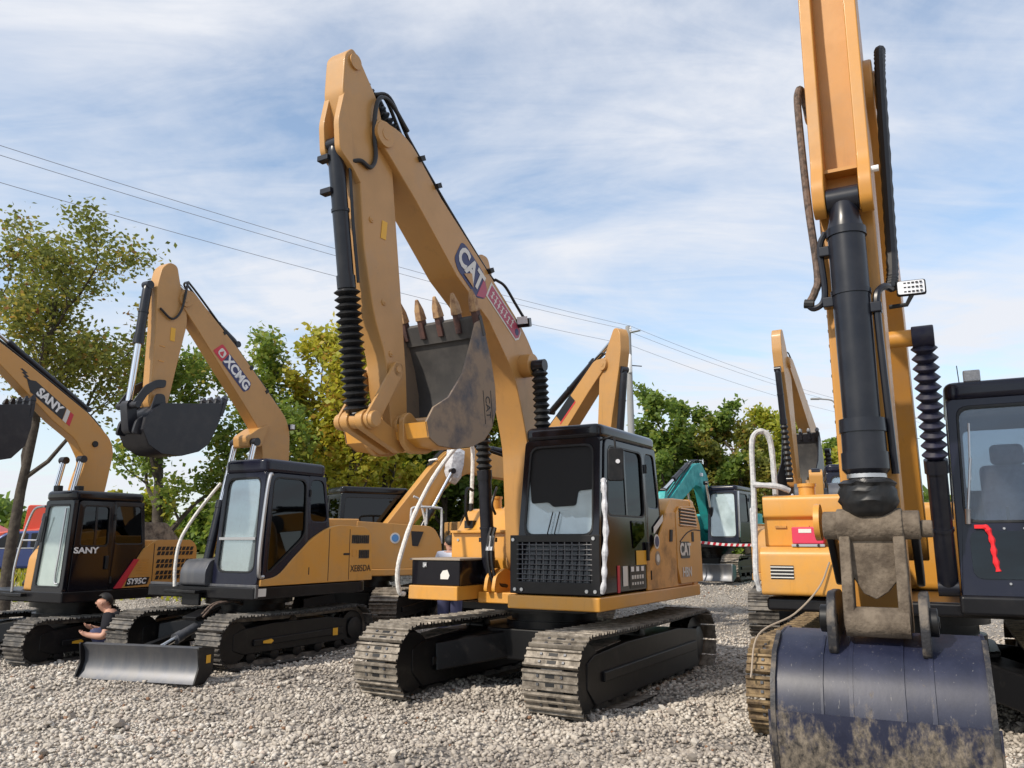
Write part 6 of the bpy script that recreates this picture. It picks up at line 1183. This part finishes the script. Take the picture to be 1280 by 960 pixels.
tree('broadleaf_tree', 'olive tree with bronze tinge behind the teal excavator cab', 9.6, 33.0, 5.52, 2.4, 53, 'leaf_autumn', 7500, 0.21, tr=0.16, z_branch=0.12, low=0.25)
tree('broadleaf_tree', 'golden green tree beside the grey handrail of the near excavator', 11.4, 34.5, 6.32, 2.6, 54, 'leaf_yellow', 8000, 0.21, tr=0.17, z_branch=0.15, low=0.25, bias=-0.12)
tree('broadleaf_tree', 'low yellow-green tree at the end of the row by the near excavator', 12.6, 33.0, 4.48, 2.2, 55, 'leaf_yellow', 10000, 0.24, tr=0.14, z_branch=0.12, low=0.3, bias=-0.05)
tree('broadleaf_tree', 'small rounded green tree seen through the folded arm', 14.6, 36.0, 5.04, 2.2, 56, 'leaf_green', 9000, 0.26, tr=0.15, z_branch=0.15, low=0.2, bias=0.1)
for i, (x, y, h, r, m, lb) in enumerate(((-12.6, 27.0, 1.9, 1.6, 'leaf_yellow', 'low yellow-green bush between the dark tree trunk and the blue car'), (-9.2, 26.5, 1.8, 1.6, 'leaf_green', 'leafy green bush under the black-cab excavator boom'), (-7.2, 27.5, 2.0, 1.8, 'leaf_green', 'green bush behind the foam-wrapped rail of the dozer-blade excavator'),
        (-5.2, 26.5, 3.4, 2.1, 'leaf_yellow', 'yellowish bush under the bright yellow-green tree'), (-3.0, 30.5, 3.6, 2.2, 'leaf_green', 'green bush at the foot of the dense dark tree'), (-0.8, 31.5, 3.4, 2.2, 'leaf_green', 'green bush behind the foam-wrapped loop rail'),
        (1.6, 31.5, 3.6, 2.3, 'leaf_green', 'green bush behind the fuel tank of the mesh-guard excavator'), (7.0, 34.5, 3.6, 2.3, 'leaf_green', 'green bush behind the teal boom'), (9.0, 35.0, 3.4, 2.2, 'leaf_autumn', 'bronze-green bush behind the teal excavator'), (11.2, 36.0, 3.6, 2.3, 'leaf_dark', 'dark green bush by the near excavator handrail'), (13.6, 37.0, 3.4, 2.3, 'leaf_green', 'green bush behind the folded arm'))):
    t = tree('bush', lb, x, y, h, r, 70 + i, m, 6500, 0.24, tr=0.07, z_branch=0.05, stems=3, spread=0.9, low=0.35, group='bushes along the yard edge'); t['category'] = 'bush'

def hedge_far():
    rng = np.random.default_rng(5); n = 26000; x = rng.uniform(-95, 95, n); y = 72 + rng.uniform(-3, 3, n) + 0.02 * np.abs(x)
    top = 3.6 + 1.2 * np.sin(x * 0.21) + 0.9 * np.sin(x * 0.53 + 1) + 0.5 * np.sin(x * 1.3); z = 0.4 + rng.uniform(0, 1, n) ** 0.8 * top
    P = np.stack([x, y, z], 1); A = rng.normal(0, 1, (n, 3)); A /= np.linalg.norm(A, axis=1)[:, None]; B = np.cross(A, rng.normal(0, 1, (n, 3))); B /= np.linalg.norm(B, axis=1)[:, None]; S = 0.55 * rng.uniform(0.6, 1.3, (n, 1))
    V = np.stack([P - A * S, P + B * S * 0.6, P + A * S, P - B * S * 0.6], 1).reshape(-1, 3)
    me = bpy.data.meshes.new('distant_wood'); me.vertices.add(4 * n); me.vertices.foreach_set('co', V.reshape(-1)); me.loops.add(4 * n); me.loops.foreach_set('vertex_index', np.arange(4 * n)); me.polygons.add(n)
    me.polygons.foreach_set('loop_start', np.arange(n) * 4); me.polygons.foreach_set('loop_total', np.full(n, 4)); me.update(calc_edges=True)
    at = me.attributes.new('rnd', 'FLOAT', 'FACE'); at.data.foreach_set('value', np.clip(rng.normal(0.5, 0.2, n) + 0.15 * np.sin(x * 0.7), 0, 1).astype(np.float32)); me.materials.append(MATS['leaf_green'])
    tag(link(bpy.data.objects.new('distant_wood', me)), 'low belt of distant trees beyond the yard', 'trees', kind='stuff')
hedge_far()

def weeds():
    """rough grass along the far edge of the yard"""
    rng = np.random.default_rng(6); n = 15000; x = rng.uniform(-26, 24, n); y = rng.uniform(19.5, 31, n) + np.where(x > -6, 6.5, 0); P = np.stack([x, y, ground_z(x, y)], 1); h = rng.uniform(0.10, 0.45, n) * (0.5 + 0.5 * np.sin(x * 1.1) * np.sin(y * 0.8 + x) + 0.3)
    a = rng.uniform(0, 2 * PI, n); w = 0.03 + 0.03 * rng.random(n); d = np.stack([np.cos(a), np.sin(a), np.zeros(n)], 1); l = rng.normal(0, 0.25, (n, 3)) * h[:, None]; l[:, 2] = np.maximum(h, 0.04)
    V = np.stack([P - d * w[:, None], P + d * w[:, None], P + l], 1).reshape(-1, 3)
    me = bpy.data.meshes.new('weeds'); me.from_pydata(V.tolist(), [], np.arange(3 * n).reshape(-1, 3).tolist()); at = me.attributes.new('rnd', 'FLOAT', 'FACE'); at.data.foreach_set('value', rng.uniform(0.1, 0.85, n).astype(np.float32)); me.materials.append(MATS['leaf_yellow'])
    tag(link(bpy.data.objects.new('weeds', me)), 'rough grass and weeds along the far edge of the yard', 'grass', kind='stuff')
weeds()

# ------------------------------------------------------------------ utility poles, wires, street lamp
PA = Vector((4.35, 29.0, 0)); PD = Vector((14.3, 14.6, 0)).normalized()
def pole(p, label):
    z = float(ground_z(p.x, p.y)); o = empty('utility_pole', (p.x, p.y, z)); tag(o, label, 'utility pole')
    g = G(); g.tube([(0, 0, -0.2), (0, 0, 9.0)], [0.16, 0.10], 12); g.build('post', 'concrete_pole', o)
    pr = Vector((PD.y, -PD.x, 0)); g = G(); g.tube([tuple(-pr * 0.55 + Vector((0, 0, 8.75))), tuple(pr * 0.55 + Vector((0, 0, 8.75)))], 0.04, 6); g.build('crossarm', 'zinc', o)
    for k in (-0.35, 0.1): G().lathe(tuple(pr * k + Vector((0, 0, 8.78))), tuple(pr * k + Vector((0, 0, 8.98))), [(0, 0.03), (0.3, 0.05), (0.5, 0.03), (0.7, 0.05), (1, 0.02)], 8).build('insulator', 'white_paint', o)
    G().lathe((0.0, -0.12, 7.2), (0.0, -0.12, 7.9), [(0, 0.06), (0.1, 0.09), (0.9, 0.09), (1, 0.05)], 10).build('junction_box', 'white_paint', o); G().tube([(0.1, 0, 7.5), (0.45, -0.1, 7.45)], 0.02, 6).build('bracket', 'dark', o)
    return o
pole(PA, 'thin grey utility pole beside the raised arm above the cab roof')
pr = Vector((PD.y, -PD.x, 0)); z0 = float(ground_z(PA.x, PA.y))
for k, (off, zt, lb) in enumerate(((-0.35, 9.0, 'upper overhead wire on the far insulator'), (0.1, 9.0, 'upper overhead wire on the near insulator'), (0.0, 8.3, 'lower overhead wire hung below the crossarm'))):
    pts = []
    for i in range(-34, 41):
        t = i / 34.0 * 30.0; sp = 30.0; u = (t % sp) / sp; q = PA + PD * t + pr * off; pts.append((q.x, q.y, z0 + zt - 4 * 0.45 * u * (1 - u)))
    o = G().tube(pts, 0.0065, 5).build('overhead_wire', 'wire'); tag(o, lb, 'wire', 'overhead wires')
for k in (-1, 1):
    q = PA + PD * 30 * k
    pole(q, 'utility pole at the next span, ' + ('nearer the black-cab excavator' if k < 0 else 'beyond the tree row'))
lp = empty('street_lamp', (12.3, 30.0, float(ground_z(12.3, 30.0)))); tag(lp, 'slim grey street lamp between the folded arm and the near stick', 'street lamp')
G().tube([(0, 0, -0.1), (0, 0, 6.2)], [0.07, 0.045], 8).build('post', 'concrete_pole', lp); G().tube(smooth([(0, 0, 6.2), (-0.15, 0, 6.35), (-0.6, 0, 6.4)], 4), 0.03, 6).build('arm', 'concrete_pole', lp); G().box((-0.75, 0, 6.4), (0.35, 0.14, 0.07)).build('lamp_head', 'concrete_pole', lp, bevel=0.02)

# ------------------------------------------------------------------ vehicles far left
def car(x, y, rz):
    z = float(ground_z(x, y)); o = empty('parked_car', (x, y, z), rz); tag(o, 'blue parked car half hidden by the dark tree trunk', 'car')
    body = fillet([(-2.1, 0.35), (2.15, 0.35), (2.2, 0.62), (2.05, 0.80), (1.0, 0.92), (0.35, 1.40), (-0.9, 1.45), (-1.7, 1.0), (-2.15, 0.92), (-2.2, 0.6)], [0.1, 0.1, 0.1, 0.15, 0.1, 0.2, 0.25, 0.1, 0.1, 0.1], 4)
    G().prism(body, -0.85, 0.85, 'y').build('body', 'car_blue', o, bevel=0.08, seg=3)
    for s in (-1, 1):
        yy = s * 0.852
        for poly in ([(0.85, 0.94), (0.30, 1.34), (-0.20, 1.36), (-0.20, 0.95)], [(-0.28, 0.95), (-0.28, 1.36), (-0.85, 1.36), (-1.45, 1.0)]): G().prism(fillet(poly, 0.05), yy - 0.004, yy + 0.004, 'y').build('window', 'glass_side', o)
        G().prism([(-1.9, 0.93), (1.1, 0.91), (1.1, 0.935), (-1.9, 0.955)], yy - 0.006, yy + 0.006, 'y').build('trim', 'chrome', o)
        for xx in (-1.35, 1.35):
            w = G().cyl((xx, yy - 0.14 * s, 0.33), (xx, yy + 0.02 * s, 0.33), 0.33, 22).build('wheel', 'rubber', o, bevel=0.03); G().cyl((xx, yy + 0.005 * s, 0.33), (xx, yy + 0.03 * s, 0.33), 0.2, 16).build('rim', 'zinc', w)
        G().box((2.12, s * 0.6, 0.70), (0.14, 0.36, 0.12)).build('headlight', 'lamp', o, bevel=0.03)
    G().ext([(0.95, -0.68, 0.955), (0.95, 0.68, 0.955), (0.42, 0.62, 1.36), (0.42, -0.62, 1.36)], (0.012, 0, 0.012)).build('windscreen', 'glass_side', o)
car(-14.6, 24.5, R(200))
rd = empty('red_loader', (-17.6, 30.0, float(ground_z(-17.6, 30.0))), R(190)); tag(rd, 'red loader machine showing above the blue car', 'loader')
G().prism(fillet([(-2.2, 0.6), (1.6, 0.6), (1.6, 1.3), (0.4, 1.5), (-0.4, 1.55), (-2.0, 2.0), (-2.3, 1.4)], 0.12), -0.9, 0.9, 'y').build('body', 'car_red', rd, bevel=0.06)
G().prism(fillet([(0.9, 1.4), (2.8, 2.3), (3.0, 2.2), (1.2, 1.1)], 0.08), -0.8, 0.8, 'y').build('lift_arm', 'car_red', rd, bevel=0.04)
for xx in (-1.4, 1.0):
    for s in (-1, 1): w = G().cyl((xx, s * 0.75, 0.6), (xx, s * 1.15, 0.6), 0.6, 22).build('wheel', 'rubber', rd, bevel=0.06); G().cyl((xx, s * 1.1, 0.6), (xx, s * 1.17, 0.6), 0.3, 14).build('rim', 'white_paint', w)
G().prism(fillet([(-0.9, 1.5), (0.2, 1.5), (0.1, 2.4), (-0.8, 2.4)], 0.08), -0.6, 0.6, 'y').build('cabin', 'car_red', rd, bevel=0.04)

tb = empty('plastic_cabinet', (7.55, 23.4, float(ground_z(7.55, 23.4)))); tag(tb, 'small teal plastic cabinet beside the teal excavator', 'cabinet')
G().prism(fillet(rect(0.62, 0.5), 0.06), 0.0, 1.62, 'z').build('body', 'teal_plastic', tb, bevel=0.04, seg=3)
for k in range(4): G().box((0.0, -0.255, 0.75 + 0.16 * k), (0.36, 0.016, 0.05)).build('slot', 'teal', tb)

tp = G(); random.seed(1); x0, x1 = 5.0, 7.7
for k in range(34):
    a, b = x0 + (x1 - x0) * k / 34, x0 + (x1 - x0) * (k + 1) / 34; sg = lambda x: 1.55 - 0.10 * math.sin(PI * (x - x0) / (x1 - x0)); tp.ext([(a, 22.6, sg(a)), (b, 22.6, sg(b)), (b + 0.03, 22.6, sg(b) + 0.07), (a + 0.03, 22.6, sg(a) + 0.07)], (0, 0.003, 0), mi=k % 2)
o = tp.build('barrier_tape', ['white_paint', 'decal_red']); tag(o, 'red and white barrier tape strung in front of the teal excavator', 'tape')
for x in (x0, x1):
    o = G().tube([(x, 22.62, float(ground_z(x, 22.6)) - 0.05), (x, 22.62, 1.68)], 0.02, 8).build('tape_stake', 'zinc'); tag(o, 'thin metal stake for the barrier tape, ' + ('on the mesh-guard excavator side' if x == x0 else 'beside the teal plastic cabinet'), 'stake', 'tape stakes')

# ------------------------------------------------------------------ people
def skin(name, joints, edges, m, parent, root=0, sub=2):
    names = list(joints); me = bpy.data.meshes.new(name); me.from_pydata([joints[k][0] for k in names], [(names.index(a), names.index(b)) for a, b in edges], [])
    o = bpy.data.objects.new(name, me); COL.objects.link(o); o.parent = parent; o.modifiers.new('skin', 'SKIN')
    for i, k in enumerate(names):
        r = joints[k][1]; me.skin_vertices[0].data[i].radius = (r * 1.28, r * 1.28)
    me.skin_vertices[0].data[root].use_root = True
    s = o.modifiers.new('sub', 'SUBSURF'); s.levels = sub; s.render_levels = sub; me.materials.append(MATS[m]); o.modifiers['skin'].use_smooth_shade = True
    return o
def person(label, loc, rz, J, shirt, trousers, cap):
    p = empty('person', loc, rz); tag(p, label, 'person')
    Jb = {k: v for k, v in J.items()}; E = [('pelvis', 'chest'), ('chest', 'neck'), ('neck', 'jaw'), ('jaw', 'head'), ('head', 'crown')]
    for s in 'LR': E += [('chest', 'sh' + s), ('sh' + s, 'el' + s), ('el' + s, 'wr' + s), ('wr' + s, 'palm' + s), ('pelvis', 'hip' + s), ('hip' + s, 'kn' + s), ('kn' + s, 'an' + s), ('an' + s, 'toe' + s)]
    for s in 'LR':
        w, q = Vector(J['wr' + s][0]), Vector(J['palm' + s][0]); d = (q - w).normalized(); side = d.cross(Vector((0, 0, 1))).normalized(); dn = side.cross(d)
        for f in range(4):
            b = q + side * (f - 1.5) * 0.019; L = (0.030, 0.036, 0.034, 0.026)[f]; Jb[f'f{s}{f}a'] = (tuple(b + d * L), 0.0065); Jb[f'f{s}{f}b'] = (tuple(b + d * L * 1.7 + dn * 0.02), 0.006); E += [('palm' + s, f'f{s}{f}a'), (f'f{s}{f}a', f'f{s}{f}b')]
        Jb['t' + s + 'a'] = (tuple(w.lerp(q, 0.4) - side * 0.04 + dn * 0.012), 0.011); Jb['t' + s + 'b'] = (tuple(w.lerp(q, 0.9) - side * 0.055 + dn * 0.03), 0.009); E += [('wr' + s, 't' + s + 'a'), ('t' + s + 'a', 't' + s + 'b')]
    b = skin('body', Jb, E, 'skin', p)
    c = Vector(J['head'][0]); fwd = Vector(J['nose'][0]) - c if 'nose' in J else Vector((1, 0, 0))
    k = 1.22
    sh = {n: (J[n][0], (J[n][1] if not isinstance(J[n][1], tuple) else max(J[n][1])) * k) for n in ('pelvis', 'chest', 'shL', 'shR')}
    sh['pelvis'] = (tuple(Vector(J['pelvis'][0]).lerp(Vector(J['chest'][0]), 0.15)), 0.165); sh['chest'] = (J['chest'][0], 0.165); sh['collar'] = (tuple(Vector(J['chest'][0]).lerp(Vector(J['neck'][0]), 0.7)), 0.085)
    for s in 'LR': sh['sl' + s] = (tuple(Vector(J['sh' + s][0]).lerp(Vector(J['el' + s][0]), 0.75)), 0.066); sh['sh' + s] = (J['sh' + s][0], 0.082)
    skin('shirt', sh, [('pelvis', 'chest'), ('chest', 'collar'), ('chest', 'shL'), ('chest', 'shR'), ('shL', 'slL'), ('shR', 'slR')], shirt, p)
    tr = {'pelvis': (J['pelvis'][0], 0.15)}; te = []
    for s in 'LR': tr['hip' + s] = (J['hip' + s][0], 0.115); tr['kn' + s] = (J['kn' + s][0], 0.085); tr['an' + s] = (tuple(Vector(J['an' + s][0]) + Vector((0, 0, 0.03))), 0.062); te += [('pelvis', 'hip' + s), ('hip' + s, 'kn' + s), ('kn' + s, 'an' + s)]
    skin('trousers', tr, te, trousers, p)
    for s in 'LR': skin('shoe', {'a': (J['an' + s][0], 0.052), 'b': (tuple(Vector(J['an' + s][0]).lerp(Vector(J['toe' + s][0]), 0.5) - Vector((0, 0, 0.015))), 0.048), 'c': (J['toe' + s][0], 0.04)}, [('a', 'b'), ('b', 'c')], 'dark', p)
    # hair: upper back half of the skull
    bm = bmesh.new(); bmesh.ops.create_uvsphere(bm, u_segments=20, v_segments=14, radius=1.0)
    f = fwd.normalized(); bmesh.ops.delete(bm, geom=[v for v in bm.verts if v.co.z + 0.75 * (-(v.co.x * f.x + v.co.y * f.y)) < 0.05], context='VERTS')
    for v in bm.verts: v.co = Vector((v.co.x * 0.112, v.co.y * 0.104, v.co.z * 0.118)) + c + Vector((0, 0, 0.012)) - f * 0.014
    me = bpy.data.meshes.new('hair'); bm.to_mesh(me); bm.free(); me.materials.append(MATS['hair']); me.polygons.foreach_set('use_smooth', [True] * len(me.polygons)); link(bpy.data.objects.new('hair', me), p)
    # face and ears
    sd = f.cross(Vector((0, 0, 1)))
    g = G(); tipn = c + f * 0.112 + Vector((0, 0, -0.012)); g.add([c + f * 0.085 + Vector((0, 0, 0.03)), c + f * 0.085 + sd * 0.018 + Vector((0, 0, -0.022)), c + f * 0.085 - sd * 0.018 + Vector((0, 0, -0.022)), tipn], [(0, 1, 3), (0, 3, 2), (1, 2, 3), (0, 2, 1)]); g.build('nose', 'skin', p, angle=80)
    for s in (-1, 1): G().lathe(tuple(c + sd * s * 0.078 - Vector((0, 0, 0.02))), tuple(c + sd * s * 0.094 - f * 0.01 - Vector((0, 0, 0.02))), [(0, 0.02), (0.5, 0.03), (1, 0.02)], 10).build('ear', 'skin', p); G().lathe(tuple(c + f * 0.082 + sd * s * 0.034 + Vector((0, 0, 0.02))), tuple(c + f * 0.089 + sd * s * 0.034 + Vector((0, 0, 0.02))), [(0, 0.012), (1, 0.007)], 8).build('eye', 'dark', p)
    G().box(tuple(c + f * 0.083 + Vector((0, 0, -0.058))), (0.012, 0.05, 0.010), rot=(0, 0, math.atan2(f.y, f.x))).build('mouth', 'adapter', p)
    return p
SQ = {'pelvis': ((0, 0, 0.26), 0.13), 'chest': ((0.14, 0, 0.56), 0.135), 'neck': ((0.23, 0, 0.72), 0.055), 'jaw': ((0.285, 0, 0.775), 0.066), 'head': ((0.30, 0, 0.84), 0.092), 'crown': ((0.295, 0, 0.89), 0.07),
      'shL': ((0.17, 0.18, 0.63), 0.062), 'shR': ((0.17, -0.18, 0.63), 0.062), 'elL': ((0.20, 0.27, 0.38), 0.046), 'elR': ((0.22, -0.26, 0.38), 0.046), 'wrL': ((0.43, 0.20, 0.40), 0.032), 'wrR': ((0.44, -0.16, 0.46), 0.032), 'palmL': ((0.50, 0.17, 0.43), 0.026), 'palmR': ((0.51, -0.12, 0.50), 0.026),
      'hipL': ((0.02, 0.10, 0.25), 0.10), 'hipR': ((0.02, -0.10, 0.25), 0.10), 'knL': ((0.40, 0.15, 0.46), 0.065), 'knR': ((0.38, -0.15, 0.44), 0.065), 'anL': ((0.12, 0.14, 0.09), 0.042), 'anR': ((0.12, -0.14, 0.09), 0.042), 'toeL': ((0.30, 0.15, 0.035), 0.035), 'toeR': ((0.30, -0.15, 0.035), 0.035), 'nose': ((0.40, 0.0, 0.83), 0.01)}
person('person in a black T-shirt squatting beside the black-cab excavator track', (-5.62, 12.05, float(ground_z(-5.62, 12.05))), R(196), {k: v for k, v in SQ.items()}, 'shirt_black', 'jeans', None)
ST = {'pelvis': ((0, 0, 0.93), 0.13), 'chest': ((0.02, 0, 1.24), 0.13), 'neck': ((0.03, 0, 1.42), 0.052), 'jaw': ((0.055, 0, 1.49), 0.064), 'head': ((0.06, 0, 1.56), 0.084), 'crown': ((0.055, 0, 1.61), 0.07),
      'shL': ((0.02, 0.18, 1.34), 0.06), 'shR': ((0.02, -0.18, 1.34), 0.06), 'elL': ((0.0, 0.24, 1.06), 0.042), 'elR': ((0.0, -0.24, 1.06), 0.042), 'wrL': ((0.12, 0.25, 0.84), 0.028), 'wrR': ((0.12, -0.25, 0.84), 0.028), 'palmL': ((0.16, 0.25, 0.77), 0.032), 'palmR': ((0.16, -0.25, 0.77), 0.032),
      'hipL': ((0, 0.09, 0.88), 0.10), 'hipR': ((0, -0.09, 0.88), 0.10), 'knL': ((0.04, 0.10, 0.48), 0.065), 'knR': ((0.0, -0.10, 0.48), 0.065), 'anL': ((0.0, 0.11, 0.08), 0.045), 'anR': ((-0.04, -0.11, 0.08), 0.045), 'toeL': ((0.17, 0.13, 0.035), 0.035), 'toeR': ((0.13, -0.13, 0.035), 0.035), 'nose': ((0.16, 0.0, 1.55), 0.01)}
person('person in a white shirt standing behind the black tool box', (-1.02, 13.6, float(ground_z(-1.02, 13.6))), R(100), ST, 'shirt_white', 'jeans', None)
